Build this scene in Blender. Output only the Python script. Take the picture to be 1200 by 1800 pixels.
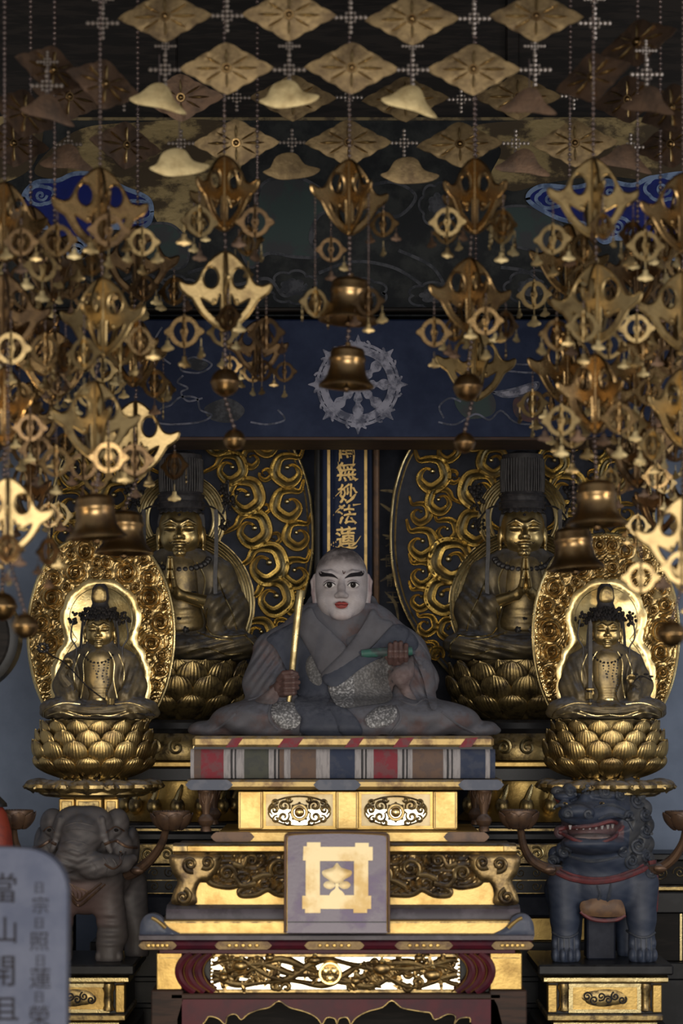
import bpy, bmesh, math, random
import numpy as np
from mathutils import Vector, Matrix
from mathutils.geometry import delaunay_2d_cdt, tessellate_polygon

# ---------------------------------------------------------------- camera
for _o in list(bpy.data.objects):
    bpy.data.objects.remove(_o)
SC = bpy.context.scene
COL = SC.collection
FPX, CAMD, HZ, ZC = 4000.0, 8.0, 1250.0, 1.60      # focal length in pixels, distance to the monk, horizon row, eye height
cam = bpy.data.cameras.new('camera')
camo = bpy.data.objects.new('camera', cam)
COL.objects.link(camo)
camo.location = (0, -CAMD, ZC)
camo.rotation_euler = (math.pi/2, 0, 0)
cam.sensor_fit = 'VERTICAL'
cam.sensor_height = 36.0
cam.lens = 36.0*FPX/1800.0
cam.shift_y = (HZ-900.0)/1800.0
cam.clip_start, cam.clip_end = 0.1, 60
cam.dof.use_dof = True
cam.dof.focus_distance = CAMD+0.30
cam.dof.aperture_fstop = 1.9
SC.camera = camo
SC.view_settings.view_transform = 'Standard'
SC.view_settings.look = 'None'
SC.view_settings.gamma = 1.0
SC.view_settings.use_curve_mapping = False
SC.view_settings.exposure = 0.74

# ---------------------------------------------------------------- light: a dim hall, daylight through its open front, added warm lamps out of view
world = bpy.data.worlds.new('hall')
SC.world = world
world.use_nodes = True
world.node_tree.nodes['Background'].inputs[0].default_value = (0.96, 0.95, 1.0, 1)
world.node_tree.nodes['Background'].inputs[1].default_value = 0.13


def area(name, loc, target, sx, sy, power, color):
    l = bpy.data.lights.new(name, 'AREA')
    l.shape = 'RECTANGLE'
    l.size, l.size_y = sx, sy
    l.energy = power
    l.color = color
    o = bpy.data.objects.new(name, l)
    COL.objects.link(o)
    o.location = loc
    o.rotation_euler = (Vector(target)-Vector(loc)).to_track_quat('-Z', 'Y').to_euler()
    return o


area('daylight_front_doors', (0.2, -10.0, 2.0), (0, 0, 1.4), 4.6, 2.6, 205, (1.0, 0.95, 0.88))
area('daylight_side_door', (5.5, -5.0, 1.8), (0, 0, 1.4), 1.2, 2.2, 34, (0.95, 0.97, 1.0))
area('low_front_fill', (-0.3, -3.4, 0.45), (0, -0.5, 1.0), 0.8, 0.4, 6, (1.0, 0.82, 0.56))  # unseen warm lamp added low in front to brighten the lower gold


def warm_fill(loc, power, color=(1.0, 0.78, 0.50), r=0.10):  # unseen warm lamps added at both sides for crisp gold highlights
    l = bpy.data.lights.new('side_fill', 'POINT')
    l.energy, l.color, l.shadow_soft_size = power, color, r
    o = bpy.data.objects.new('side_fill', l)
    COL.objects.link(o)
    o.location = loc


warm_fill((-2.1, -2.6, 1.75), 16)
warm_fill((2.1, -2.6, 1.75), 16)

# ---------------------------------------------------------------- helpers
rnd = random.Random(7)


def S(y):
    return (CAMD+y)/FPX


def W(px, py, y):
    s = S(y)
    return Vector(((px-600)*s, y, ZC+(HZ-py)*s))


class MB:
    """verts in pixel units: (u right, v away, p down)"""
    def __init__(self):
        self.v, self.f, self.n = [], [], 0

    def add(self, V, F):
        V = np.asarray(V, dtype=float).reshape(-1, 3)
        self.v.append(V)
        o = self.n
        self.f.extend([tuple(int(i)+o for i in f) for f in F])
        self.n += len(V)
        return self

    def verts(self):
        return np.concatenate(self.v) if self.v else np.zeros((0, 3))

    def grid(self, P, wrap_u=False, wrap_v=False, flip=False):
        """P[nu,nv,3]"""
        nu, nv = P.shape[:2]
        F = []
        for i in range(nu if wrap_u else nu-1):
            for j in range(nv if wrap_v else nv-1):
                a = i*nv+j
                b = ((i+1) % nu)*nv+j
                c = ((i+1) % nu)*nv+(j+1) % nv
                d = i*nv+(j+1) % nv
                F.append((a, b, c, d))
        return self.add(P.reshape(-1, 3), F)

    def box(self, u0, u1, v0, v1, p0, p1, b=0.0):
        if b <= 0:
            V = [(u, v, p) for u in (u0, u1) for v in (v0, v1) for p in (p0, p1)]
            F = [(0, 1, 3, 2), (4, 6, 7, 5), (0, 4, 5, 1), (2, 3, 7, 6), (0, 2, 6, 4), (1, 5, 7, 3)]
            return self.add(V, F)
        b = min(b, abs(u1-u0)*.49, abs(v1-v0)*.49, abs(p1-p0)*.49)
        V, idx = [], {}
        for iu, u in ((0, u0), (1, u1)):
            for iv, v in ((0, v0), (1, v1)):
                for ip, p in ((0, p0), (1, p1)):
                    su, sv, sp = (b if iu == 0 else -b), (b if iv == 0 else -b), (b if ip == 0 else -b)
                    for k, q in enumerate(((u, v+sv, p+sp), (u+su, v, p+sp), (u+su, v+sv, p))):
                        idx[(iu, iv, ip, k)] = len(V)
                        V.append(q)
        F = []
        for i in (0, 1):
            F.append([idx[(i, a, c, 0)] for a, c in ((0, 0), (0, 1), (1, 1), (1, 0))])
            F.append([idx[(a, i, c, 1)] for a, c in ((0, 0), (0, 1), (1, 1), (1, 0))])
            F.append([idx[(a, c, i, 2)] for a, c in ((0, 0), (0, 1), (1, 1), (1, 0))])
        for i in (0, 1):
            for j in (0, 1):
                F.append([idx[(i, j, 0, 0)], idx[(i, j, 1, 0)], idx[(i, j, 1, 1)], idx[(i, j, 0, 1)]])
                F.append([idx[(i, 0, j, 0)], idx[(i, 1, j, 0)], idx[(i, 1, j, 2)], idx[(i, 0, j, 2)]])
                F.append([idx[(0, i, j, 1)], idx[(1, i, j, 1)], idx[(1, i, j, 2)], idx[(0, i, j, 2)]])
                for k in (0, 1):
                    F.append([idx[(i, j, k, 0)], idx[(i, j, k, 1)], idx[(i, j, k, 2)]])
        return self.add(V, F)

    def tube(self, pts, r, n=8, caps=True, sq=1.0):
        P = np.asarray(pts, float)
        m = len(P)
        R = np.full(m, float(r)) if np.isscalar(r) else np.asarray(r, float)
        T = np.gradient(P, axis=0)
        T /= np.linalg.norm(T, axis=1)[:, None]+1e-9
        ref = np.array([0, 1., 0]) if abs(T[0][1]) < .9 else np.array([1., 0, 0])
        N = ref-T[0]*np.dot(ref, T[0])
        N /= np.linalg.norm(N)
        a = np.linspace(0, 2*np.pi, n, endpoint=False)
        out = np.zeros((m, n, 3))
        for i in range(m):
            N = N-T[i]*np.dot(N, T[i])
            N /= np.linalg.norm(N)+1e-9
            B = np.cross(T[i], N)
            out[i] = P[i]+R[i]*(np.cos(a)[:, None]*N*sq+np.sin(a)[:, None]*B)
        o = self.n
        self.grid(out, wrap_v=True)
        if caps:
            self.f.append(tuple(o+j for j in range(n)))
            self.f.append(tuple(o+(m-1)*n+j for j in range(n))[::-1])
        return self

    def lathe(self, prof, c=(0, 0, 0), n=24, sx=1.0, sy=1.0, a0=0.0, a1=2*math.pi):
        """prof: (radius, p) rows; axis vertical through c"""
        full = abs(a1-a0) > 6.28
        a = np.linspace(a0, a1, n, endpoint=not full)
        P = np.zeros((len(prof), n, 3))
        for i, (r, p) in enumerate(prof):
            P[i, :, 0] = c[0]+r*np.cos(a)*sx
            P[i, :, 1] = c[1]+r*np.sin(a)*sy
            P[i, :, 2] = c[2]+p
        return self.grid(P, wrap_v=full)

    def ball(self, c, r, n=12, m=8):
        r = (r, r, r) if np.isscalar(r) else r
        t = np.linspace(0.001, np.pi-.001, m)
        a = np.linspace(0, 2*np.pi, n, endpoint=False)
        P = np.zeros((m, n, 3))
        P[..., 0] = c[0]+r[0]*np.sin(t)[:, None]*np.cos(a)
        P[..., 1] = c[1]+r[1]*np.sin(t)[:, None]*np.sin(a)
        P[..., 2] = c[2]+r[2]*np.cos(t)[:, None]
        return self.grid(P, wrap_v=True)

    def torus(self, c, R, r, n=24, m=8, plane='front', rx=1.0, rz=1.0):
        a = np.linspace(0, 2*np.pi, n, endpoint=False)
        b = np.linspace(0, 2*np.pi, m, endpoint=False)
        P = np.zeros((n, m, 3))
        rr = R+r*np.cos(b)[None, :]
        x, y, h = rr*np.cos(a)[:, None], rr*np.sin(a)[:, None], r*np.sin(b)[None, :]+0*a[:, None]
        if plane == 'front':
            P[..., 0], P[..., 1], P[..., 2] = c[0]+x*rx, c[1]+h, c[2]+y*rz
        else:
            P[..., 0], P[..., 1], P[..., 2] = c[0]+x*rx, c[1]+y*rz, c[2]+h
        return self.grid(P, wrap_u=True, wrap_v=True)

    def prism(self, outline, v0, v1, holes=()):
        loops = [np.asarray(outline, float)]+[np.asarray(h, float) for h in holes]
        tri = tessellate_polygon([[Vector((a, b, 0)) for a, b in L] for L in loops])
        al = np.concatenate(loops)
        n = len(al)
        V = np.concatenate([np.column_stack([al[:, 0], np.full(n, v0), al[:, 1]]), np.column_stack([al[:, 0], np.full(n, v1), al[:, 1]])])
        F = [tuple(t) for t in tri]+[tuple(n+i for i in t)[::-1] for t in tri]
        o = 0
        for L in loops:
            k = len(L)
            for i in range(k):
                j = (i+1) % k
                F.append((o+i, o+j, n+o+j, n+o+i))
            o += k
        return self.add(V, F)

    def profile_x(self, prof, u0, u1, mitre=0.0):
        """moulding: prof = (v, p) rows closed, extruded along u; mitre > 0 tapers the ends with v"""
        P = np.asarray(prof, float)
        k = len(P)
        V = [(u0+mitre*(v), v, p) for v, p in P]+[(u1-mitre*(v), v, p) for v, p in P]
        F = [(i, (i+1) % k, k+(i+1) % k, k+i) for i in range(k)]+[tuple(range(k)), tuple(range(2*k-1, k-1, -1))]
        return self.add(V, F)

    def band(self, path, width, v=0.0, height=3.0, prof='round', back=1.0):
        """flat-backed raised band along a 2-D path (u, p); width and height per point"""
        P = np.asarray(path, float)
        m = len(P)
        Wd = np.full(m, float(width)) if np.isscalar(width) else np.asarray(width, float)
        H = np.full(m, float(height)) if np.isscalar(height) else np.asarray(height, float)
        Vb = np.full(m, float(v)) if np.isscalar(v) else np.asarray(v, float)
        T = np.gradient(P, axis=0)
        T /= np.linalg.norm(T, axis=1)[:, None]+1e-9
        N = np.column_stack([-T[:, 1], T[:, 0]])
        if prof == 'round':
            t = np.array([-1, -.92, -.6, 0, .6, .92, 1.])
            h = np.array([-back, .4, .82, 1, .82, .4, -back])
        elif prof == 'flat':
            t = np.array([-1, -.97, .97, 1.])
            h = np.array([-back, 1, 1, -back])
        elif prof == 'scroll':      # raised rims, dished then domed middle
            t = np.array([-1, -.95, -.84, -.7, -.62, -.3, 0, .3, .62, .7, .84, .95, 1.])
            h = np.array([-back, .55, .85, .6, .45, .75, .95, .75, .45, .6, .85, .55, -back])
        Q = np.zeros((m, len(t), 3))
        for j in range(len(t)):
            q = P+N*(Wd*t[j])[:, None]
            Q[:, j, 0], Q[:, j, 2] = q[:, 0], q[:, 1]
            Q[:, j, 1] = Vb-(H*h[j])
        o = self.n
        self.grid(Q)
        k = len(t)
        self.f.append(tuple(o+j for j in range(k)))
        self.f.append(tuple(o+(m-1)*k+j for j in range(k))[::-1])
        return self

    def relief(self, outline, v=0.0, thick=3.0, bulge=0.0, bw=8.0, step=6.0, holes=(), disp=None, skirt=2.0):
        """draped plate: outline in (u, p); v const or function(u, p) giving the surface it lies on"""
        loops = [dens(np.asarray(outline, float), step)]+[dens(np.asarray(h, float), step) for h in holes]
        O = loops[0]
        lo, hi = O.min(0), O.max(0)
        gx = np.arange(lo[0]+step*.5, hi[0], step)
        gy = np.arange(lo[1]+step*.5, hi[1], step)
        pts = [p for L in loops for p in L]
        edges, b = [], 0
        for L in loops:
            k = len(L)
            edges += [(b+i, b+(i+1) % k) for i in range(k)]
            b += k
        if len(gx) and len(gy):
            A, B = np.meshgrid(gx, gy)
            g = np.column_stack([A.ravel(), B.ravel()])
            ins = inside(g, loops[0])
            for L in loops[1:]:
                ins &= ~inside(g, L)
            g = g[ins]
            if len(g):
                d = bdist(g, loops)
                g = g[d > step*.45]
            pts += list(g)
        r = delaunay_2d_cdt([Vector((float(p[0]), float(p[1]))) for p in pts], edges, [], 2 if holes else 1, 1e-4)
        V2 = np.array([[q.x, q.y] for q in r[0]])
        F = [tuple(f) for f in r[2]]
        d = bdist(V2, loops)
        vb = v(V2[:, 0], V2[:, 1]) if callable(v) else np.full(len(V2), float(v))
        h = thick+(bulge*(1-(1-np.clip(d/bw, 0, 1))**2) if bulge else 0)
        if disp is not None:
            h = h+disp(V2[:, 0], V2[:, 1], d)
        V3 = np.column_stack([V2[:, 0], vb-h, V2[:, 1]])
        o = self.n
        self.add(V3, F)
        cnt = {}
        for f in F:
            for i in range(len(f)):
                a, c = f[i], f[(i+1) % len(f)]
                cnt[(min(a, c), max(a, c))] = cnt.get((min(a, c), max(a, c)), 0)+1
        be = [e for e, n in cnt.items() if n == 1]
        bi = sorted({i for e in be for i in e})
        mp = {i: k for k, i in enumerate(bi)}
        Vb = np.column_stack([V2[bi, 0], vb[bi]+skirt, V2[bi, 1]]) if bi else np.zeros((0, 3))
        o2 = self.n
        self.add(Vb, [])
        self.f.extend([(o+a, o+c, o2+mp[c], o2+mp[a]) for a, c in be])
        return self

    def xf(self, M, start=0):
        """apply 4x4 numpy matrix to all verts"""
        V = self.verts()
        V = V@M[:3, :3].T+M[:3, 3]
        self.v = [V]
        return self

    def to_mesh(self, name, s=1.0, origin=(0, 0, 0), smooth=True, recalc=True, angle=None):
        V = self.verts()-np.asarray(origin, float)
        V = V*np.array([s, s, -s])
        me = bpy.data.meshes.new(name)
        me.from_pydata(V.tolist(), [], self.f)
        if recalc:
            bm = bmesh.new()
            bm.from_mesh(me)
            bmesh.ops.recalc_face_normals(bm, faces=bm.faces)
            bm.to_mesh(me)
            bm.free()
        if smooth:
            me.polygons.foreach_set('use_smooth', np.ones(len(me.polygons), bool))
            if angle is not None or smooth == 'auto':
                me.set_sharp_from_angle(angle=math.radians(angle or 35))
        me.update()
        return me


def dens(L, step):
    out = []
    k = len(L)
    for i in range(k):
        a, b = L[i], L[(i+1) % k]
        n = max(1, int(np.linalg.norm(b-a)/step))
        for j in range(n):
            out.append(a+(b-a)*j/n)
    return np.array(out)


def inside(g, L):
    x, y = g[:, 0], g[:, 1]
    r = np.zeros(len(g), bool)
    k = len(L)
    for i in range(k):
        x0, y0 = L[i]
        x1, y1 = L[(i+1) % k]
        if y0 == y1:
            continue
        c = ((y0 > y) != (y1 > y)) & (x < (x1-x0)*(y-y0)/(y1-y0)+x0)
        r ^= c
    return r


def bdist(g, loops):
    d = np.full(len(g), 1e9)
    for L in loops:
        for i in range(len(L)):
            a, b = L[i], L[(i+1) % len(L)]
            ab = b-a
            t = np.clip(((g-a)@ab)/(ab@ab+1e-12), 0, 1)
            d = np.minimum(d, np.linalg.norm(g-(a+t[:, None]*ab), axis=1))
    return d


def smooth_line(pts, n=8, closed=False):
    """Catmull-Rom through points"""
    P = np.asarray(pts, float)
    k = len(P)
    out = []
    for i in range(k if closed else k-1):
        if closed:
            a, b, c, d = P[(i-1) % k], P[i], P[(i+1) % k], P[(i+2) % k]
        else:
            a, b, c, d = P[max(i-1, 0)], P[i], P[i+1], P[min(i+2, k-1)]
        for j in range(n):
            t = j/n
            out.append(.5*((2*b)+(-a+c)*t+(2*a-5*b+4*c-d)*t*t+(-a+3*b-3*c+d)*t**3))
    if not closed:
        out.append(P[-1])
    return np.array(out)


def circ(c, r, n=20, ry=None, a0=0.0, a1=2*math.pi, end=False):
    a = np.linspace(a0, a1, n, endpoint=end)
    return np.column_stack([c[0]+r*np.cos(a), c[1]+(ry or r)*np.sin(a)])


def spiral(c, R, turns=1.4, a0=0.0, d=1, r1=0.12, n=34, pw=0.8):
    t = np.linspace(0, 1, n)
    a = a0+d*t*turns*2*np.pi
    r = R*(1-(1-r1)*t**pw)
    return np.column_stack([c[0]+r*np.cos(a), c[1]+r*np.sin(a)])


def link(o, parent=None):
    COL.objects.link(o)
    if parent is not None:
        o.parent = parent
    return o


def tag(o, label=None, cat=None, group=None, kind=None):
    if label:
        o['label'] = label
    if cat:
        o['category'] = cat
    if group:
        o['group'] = group
    if kind:
        o['kind'] = kind
    return o


class Thing:
    """an Empty at the thing's base; parts are added in photo pixels at that depth"""
    def __init__(self, name, label, cat, u0, p0, y, group=None, kind=None):
        self.u0, self.p0, self.y, self.s = u0, p0, y, S(y)
        self.o = bpy.data.objects.new(name, None)
        self.o.empty_display_size = 0.05
        link(self.o)
        self.o.location = W(u0, p0, y)
        tag(self.o, label, cat, group, kind)

    def org(self):
        return (self.u0, 0, self.p0)

    def part(self, name, mb, mat, parent=None, smooth='auto', label=None, kind=None, recalc=True, angle=None):
        me = mb.to_mesh(name, self.s, self.org(), smooth, recalc, angle)
        me.materials.append(MAT[mat] if isinstance(mat, str) else mat)
        o = bpy.data.objects.new(name, me)
        link(o, parent or self.o)
        tag(o, label, kind=kind)
        return o

    def inst(self, name, me, at, rz=0.0, k=1.0, parent=None, label=None, rot=None, scale=None):
        """shared mesh in pixel units, placed at photo pixel (u, v, p)"""
        o = bpy.data.objects.new(name, me)
        link(o, parent or self.o)
        o.location = ((at[0]-self.u0)*self.s, at[1]*self.s, (self.p0-at[2])*self.s)
        o.rotation_euler = rot or (0, 0, rz)
        o.scale = [self.s*q for q in scale] if scale else (self.s*k,)*3
        tag(o, label)
        return o


def solo(name, label, cat, mb, mat, u0, p0, y, group=None, kind=None, smooth='auto', angle=None):
    me = mb.to_mesh(name, S(y), (u0, 0, p0), smooth, True, angle)
    me.materials.append(MAT[mat])
    o = bpy.data.objects.new(name, me)
    link(o)
    o.location = W(u0, p0, y)
    return tag(o, label, cat, group, kind)


def shared(name, mb, mat, smooth='auto', angle=None):
    me = mb.to_mesh(name, 1.0, (0, 0, 0), smooth, True, angle)
    me.materials.append(MAT[mat])
    return me


# ---------------------------------------------------------------- materials
MAT = {}


def material(name, col, col2=None, rough=0.5, metal=0.0, scale=8.0, mix=(0.45, 0.6), bump=0.0, bscale=60.0, dust=0.0, dustcol=(.16, .17, .2),
             rough2=None, spec=0.5, metal2=None, coat=0.0, detail=5.0, stretch=(1, 1, 1), attr=None):
    m = bpy.data.materials.new(name)
    m.use_nodes = True
    nt = m.node_tree
    N, L = nt.nodes, nt.links
    b = N['Principled BSDF']
    b.inputs['Roughness'].default_value = rough
    b.inputs['Metallic'].default_value = metal
    b.inputs['Specular IOR Level'].default_value = spec
    b.inputs['Coat Weight'].default_value = coat
    tc = N.new('ShaderNodeTexCoord')
    mp = N.new('ShaderNodeMapping')
    mp.inputs['Scale'].default_value = stretch
    geo = N.new('ShaderNodeNewGeometry')
    L.new(geo.outputs['Position'], mp.inputs['Vector'])

    def rgb(c):
        n = N.new('ShaderNodeRGB')
        n.outputs[0].default_value = (*c, 1)
        return n.outputs[0]

    def mixc(f, a, c):
        n = N.new('ShaderNodeMix')
        n.data_type = 'RGBA'
        L.new(f, n.inputs[0])
        L.new(a, n.inputs[6])
        L.new(c, n.inputs[7])
        return n.outputs[2]

    def noise(sc, det=detail):
        n = N.new('ShaderNodeTexNoise')
        n.inputs['Scale'].default_value = sc*1.8
        n.inputs['Detail'].default_value = det
        n.inputs['Roughness'].default_value = 0.62
        L.new(mp.outputs[0], n.inputs['Vector'])
        return n.outputs['Fac']

    def ramp(f, a, c):
        n = N.new('ShaderNodeMapRange')
        n.inputs[1].default_value, n.inputs[2].default_value = a, c
        n.interpolation_type = 'SMOOTHSTEP'
        L.new(f, n.inputs[0])
        return n.outputs[0]
    if attr:
        a = N.new('ShaderNodeAttribute')
        a.attribute_name = attr
        c = a.outputs['Color']
    else:
        c = rgb(col)
    if col2 is not None:
        f = ramp(noise(scale), *mix)
        c = mixc(f, c, rgb(col2))
        if rough2 is not None:
            r = N.new('ShaderNodeMapRange')
            r.inputs[3].default_value, r.inputs[4].default_value = rough, rough2
            L.new(f, r.inputs[0])
            L.new(r.outputs[0], b.inputs['Roughness'])
        if metal2 is not None:
            r = N.new('ShaderNodeMapRange')
            r.inputs[3].default_value, r.inputs[4].default_value = metal, metal2
            L.new(f, r.inputs[0])
            L.new(r.outputs[0], b.inputs['Metallic'])
    if dust > 0:      # settled dust lies on faces that look up
        sx = N.new('ShaderNodeSeparateXYZ')
        L.new(geo.outputs['Normal'], sx.inputs[0])
        d = ramp(sx.outputs['Z'], 0.25, 0.95)
        n2 = ramp(noise(25.0), 0.25, 0.65)
        mu = N.new('ShaderNodeMath')
        mu.operation = 'MULTIPLY'
        L.new(d, mu.inputs[0])
        L.new(n2, mu.inputs[1])
        mu2 = N.new('ShaderNodeMath')
        mu2.operation = 'MULTIPLY'
        L.new(mu.outputs[0], mu2.inputs[0])
        mu2.inputs[1].default_value = dust
        c = mixc(mu2.outputs[0], c, rgb(dustcol))
        if metal > 0:
            r = N.new('ShaderNodeMapRange')
            r.inputs[3].default_value, r.inputs[4].default_value = metal, 0.0
            L.new(mu2.outputs[0], r.inputs[0])
            L.new(r.outputs[0], b.inputs['Metallic'])
            r = N.new('ShaderNodeMapRange')
            r.inputs[3].default_value, r.inputs[4].default_value = rough, 0.9
            L.new(mu2.outputs[0], r.inputs[0])
            L.new(r.outputs[0], b.inputs['Roughness'])
    L.new(c, b.inputs['Base Color'])
    if bump > 0:
        bn = N.new('ShaderNodeBump')
        bn.inputs['Strength'].default_value = bump
        bn.inputs['Distance'].default_value = 0.004
        L.new(noise(bscale, 4), bn.inputs['Height'])
        L.new(bn.outputs[0], b.inputs['Normal'])
    MAT[name] = m
    return m


DUST = (.135, .145, .18)
material('gold', (.64, .52, .26), (.36, .27, .13), rough=.27, metal=1, scale=9, mix=(.42, .72), bump=.15, bscale=90, rough2=.5)
material('gold_bright', (.90, .70, .33), (.70, .50, .20), rough=.30, metal=1, scale=7, bump=.12, bscale=70)
material('gold_leaf', (.62, .42, .14), (.32, .20, .065), rough=.42, metal=.95, scale=6, mix=(.4, .75), bump=.2, bscale=60)
material('gold_dusty', (.56, .41, .17), (.24, .165, .075), rough=.31, metal=.95, scale=10, mix=(.42, .7), bump=.15, dust=.9, dustcol=DUST)
material('gold_old', (.40, .29, .12), (.11, .08, .045), rough=.36, metal=.9, scale=14, mix=(.42, .66), bump=.2, dust=.9, dustcol=DUST, rough2=.6)
material('gold_statue', (.48, .35, .15), (.20, .145, .075), rough=.36, metal=.9, scale=7, mix=(.4, .75), bump=.1, dust=.85, dustcol=DUST)
material('gold_skin', (.60, .45, .20), (.42, .30, .125), rough=.33, metal=.95, scale=9, mix=(.4, .8), bump=.06)
material('chest_gold', (.32, .235, .105), (.13, .10, .06), rough=.40, metal=.75, scale=9, mix=(.38, .68), bump=.12, dust=.8, dustcol=DUST)  # darker gold: the torso's shade and dark cloth are put into the colour
material('gold_robe', (.20, .155, .085), (.085, .072, .055), rough=.5, metal=.5, scale=8, mix=(.35, .65), bump=.2, dust=.95, dustcol=DUST)
material('brass', (.31, .20, .085), (.13, .08, .04), rough=.24, metal=1, scale=12, mix=(.4, .75), bump=.1, rough2=.5)
material('brass_pale', (.37, .265, .12), (.16, .105, .05), rough=.34, metal=1, scale=12, mix=(.45, .8), bump=.12)
material('brass_dark', (.17, .105, .05), (.08, .05, .028), rough=.30, metal=.95, scale=10, mix=(.4, .7), bump=.1)
material('bell_brass', (.42, .27, .12), (.17, .105, .06), rough=.30, metal=1, scale=9, mix=(.4, .75), bump=.05, rough2=.42)
material('plate_brass', (.235, .165, .08), (.115, .078, .042), rough=.5, metal=.85, scale=9, mix=(.38, .7), bump=.3, bscale=40)
material('plate_shade_brown', (.15, .092, .058), (.08, .055, .04), rough=.5, metal=.85, scale=9, mix=(.38, .7), bump=.3, bscale=40)  # plate_brass with shade in its colour, for plates turned away and dim leaves
material('leaf_brass', (.46, .36, .18), (.30, .22, .10), rough=.45, metal=.75, scale=14, mix=(.4, .75), bump=.15)
material('bead', (.17, .13, .12), rough=.25, metal=.8)
material('bead_bright', (.34, .29, .25), rough=.3, metal=.7)
material('black_metal', (.018, .016, .016), (.035, .03, .03), rough=.42, metal=.3, scale=30, dust=.25, dustcol=DUST)
material('black_hair', (.022, .02, .022), (.04, .036, .038), rough=.55, scale=20, dust=.2, dustcol=DUST)
material('navy', (.011, .018, .047), (.021, .031, .068), rough=.6, spec=.15, scale=5, mix=(.35, .7), bump=.1)
material('navy_back', (.011, .014, .026), (.022, .026, .042), rough=.6, spec=.25, scale=9, mix=(.4, .7))
material('dark_wood', (.008, .0068, .0062), (.017, .0135, .0115), rough=.6, spec=.2, scale=10, stretch=(.3, 1, 3))
material('black_lacquer', (.010, .010, .011), (.018, .018, .020), rough=.38, spec=.3, scale=6, dust=.6, dustcol=(.04, .043, .05))
material('dark_board', (.010, .012, .014), (.026, .029, .029), rough=.7, spec=.2, scale=7, mix=(.4, .65), bump=.3)
material('brown_wood', (.055, .030, .022), (.03, .019, .016), rough=.55, spec=.25, scale=10, stretch=(.3, 1, 3), bump=.1)
material('red_lacquer', (.085, .010, .020), (.045, .010, .020), rough=.42, spec=.25, scale=6, mix=(.35, .7), dust=.4, dustcol=(.06, .05, .065))
material('purple_lacquer', (.070, .034, .075), (.19, .145, .26), rough=.28, scale=6, mix=(.47, .72), bump=.1, rough2=.5)  # paler patches put the doors' hazy reflection into the lacquer colour
material('purple_dark', (.050, .038, .052), (.085, .07, .09), rough=.45, scale=8, dust=.7, dustcol=DUST)
material('blue_grey_paint', (.060, .075, .12), (.10, .11, .15), rough=.5, scale=9, dust=.5, dustcol=DUST)
material('cream_gold', (.88, .72, .42), (.66, .45, .17), rough=.5, metal=.35, scale=6, mix=(.42, .68), bump=.1)
material('plaster', (.26, .32, .44), (.21, .26, .36), rough=.9, scale=2.5, mix=(.35, .7))  # white wall in shadow, its blue-grey shade put into the base colour
material('paint_blue', (.004, .013, .15), (.004, .010, .085), rough=.6, spec=.2, scale=5, mix=(.35, .7))
material('paint_paleblue', (.15, .22, .36), (.06, .10, .20), rough=.7, scale=12)
material('paint_gold', (.26, .195, .085), (.075, .055, .032), rough=.5, metal=.5, scale=3.5, mix=(.44, .54), bump=.4, bscale=25, rough2=.8, stretch=(.8, 1, 1.3), detail=9)
material('paint_grey', (.055, .058, .068), (.018, .021, .028), rough=.85, scale=14, mix=(.38, .6))
material('paint_pale', (.27, .27, .33), (.07, .075, .11), rough=.85, scale=16, mix=(.40, .62))
material('paint_green', (.016, .035, .034), (.022, .025, .03), rough=.7, scale=7)
material('paint_maroon', (.060, .022, .025), (.03, .02, .024), rough=.7, scale=9)
material('paint_tarnish', (.25, .19, .095), (.09, .07, .045), rough=.6, metal=.5, scale=10)
material('gold_ink', (.62, .42, .15), (.45, .30, .11), rough=.5, metal=.5, scale=14)
material('ink', (.022, .022, .032), rough=.9)
material('stone_tablet', (.085, .102, .165), (.12, .138, .205), rough=.85, scale=6, mix=(.35, .7), bump=.2, detail=8)
material('face_white', (.44, .405, .42), (.36, .32, .325), rough=.55, scale=10, mix=(.4, .75), attr='paint', bump=.05)
material('painted', (.4, .4, .4), None, rough=.6, attr='paint', dust=.55, dustcol=DUST, bump=.15, bscale=80)
material('animal', (.4, .4, .4), None, rough=.55, attr='paint', dust=.6, dustcol=(.085, .095, .125), bump=.15, bscale=60)
material('white', (.62, .60, .60), rough=.4)
material('eye_dark', (.012, .010, .010), rough=.7, spec=.1)
material('eyebrow', (.022, .020, .024), rough=.9, spec=.1)
material('lip', (.30, .055, .05), (.24, .06, .055), rough=.7, spec=.2, scale=30)
material('robe', (.105, .104, .122), (.085, .083, .097), rough=.8, scale=9, mix=(.35, .7), bump=.2, bscale=70, dust=.8, dustcol=(.155, .165, .20))
material('robe_lap', (.105, .104, .122), (.105, .070, .070), rough=.8, scale=6, mix=(.45, .68), bump=.25, bscale=70, dust=.85, dustcol=(.15, .16, .20))
material('stole', (.034, .041, .064), (.050, .057, .080), rough=.75, scale=8, mix=(.35, .7), bump=.15, dust=.6, dustcol=(.14, .15, .19))
material('brocade', (.11, .11, .115), (.50, .50, .52), rough=.5, scale=70, mix=(.46, .66), bump=.4, bscale=90, dust=.3, dustcol=DUST)
material('brocade_dull', (.10, .098, .10), (.24, .235, .24), rough=.6, scale=70, mix=(.42, .70), bump=.4, bscale=60, dust=.3, dustcol=DUST)
material('hand_brown', (.105, .058, .052), (.075, .045, .042), rough=.5, scale=20, mix=(.4, .7))
material('sleeve_lining', (.20, .155, .155), (.11, .075, .075), rough=.7, scale=9, mix=(.4, .7), dust=.5, dustcol=(.2, .2, .22))
material('green_paint', (.030, .115, .092), (.035, .05, .05), rough=.6, scale=14, dust=.6, dustcol=(.12, .16, .17))
material('cloth_white', (.36, .34, .35), (.27, .255, .265), rough=.85, scale=16, stretch=(4, 1, .6))
material('cloth_red', (.22, .03, .045), (.17, .06, .07), rough=.8, scale=18)
material('cloth_green', (.075, .08, .065), (.06, .065, .06), rough=.8, scale=18)
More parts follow.
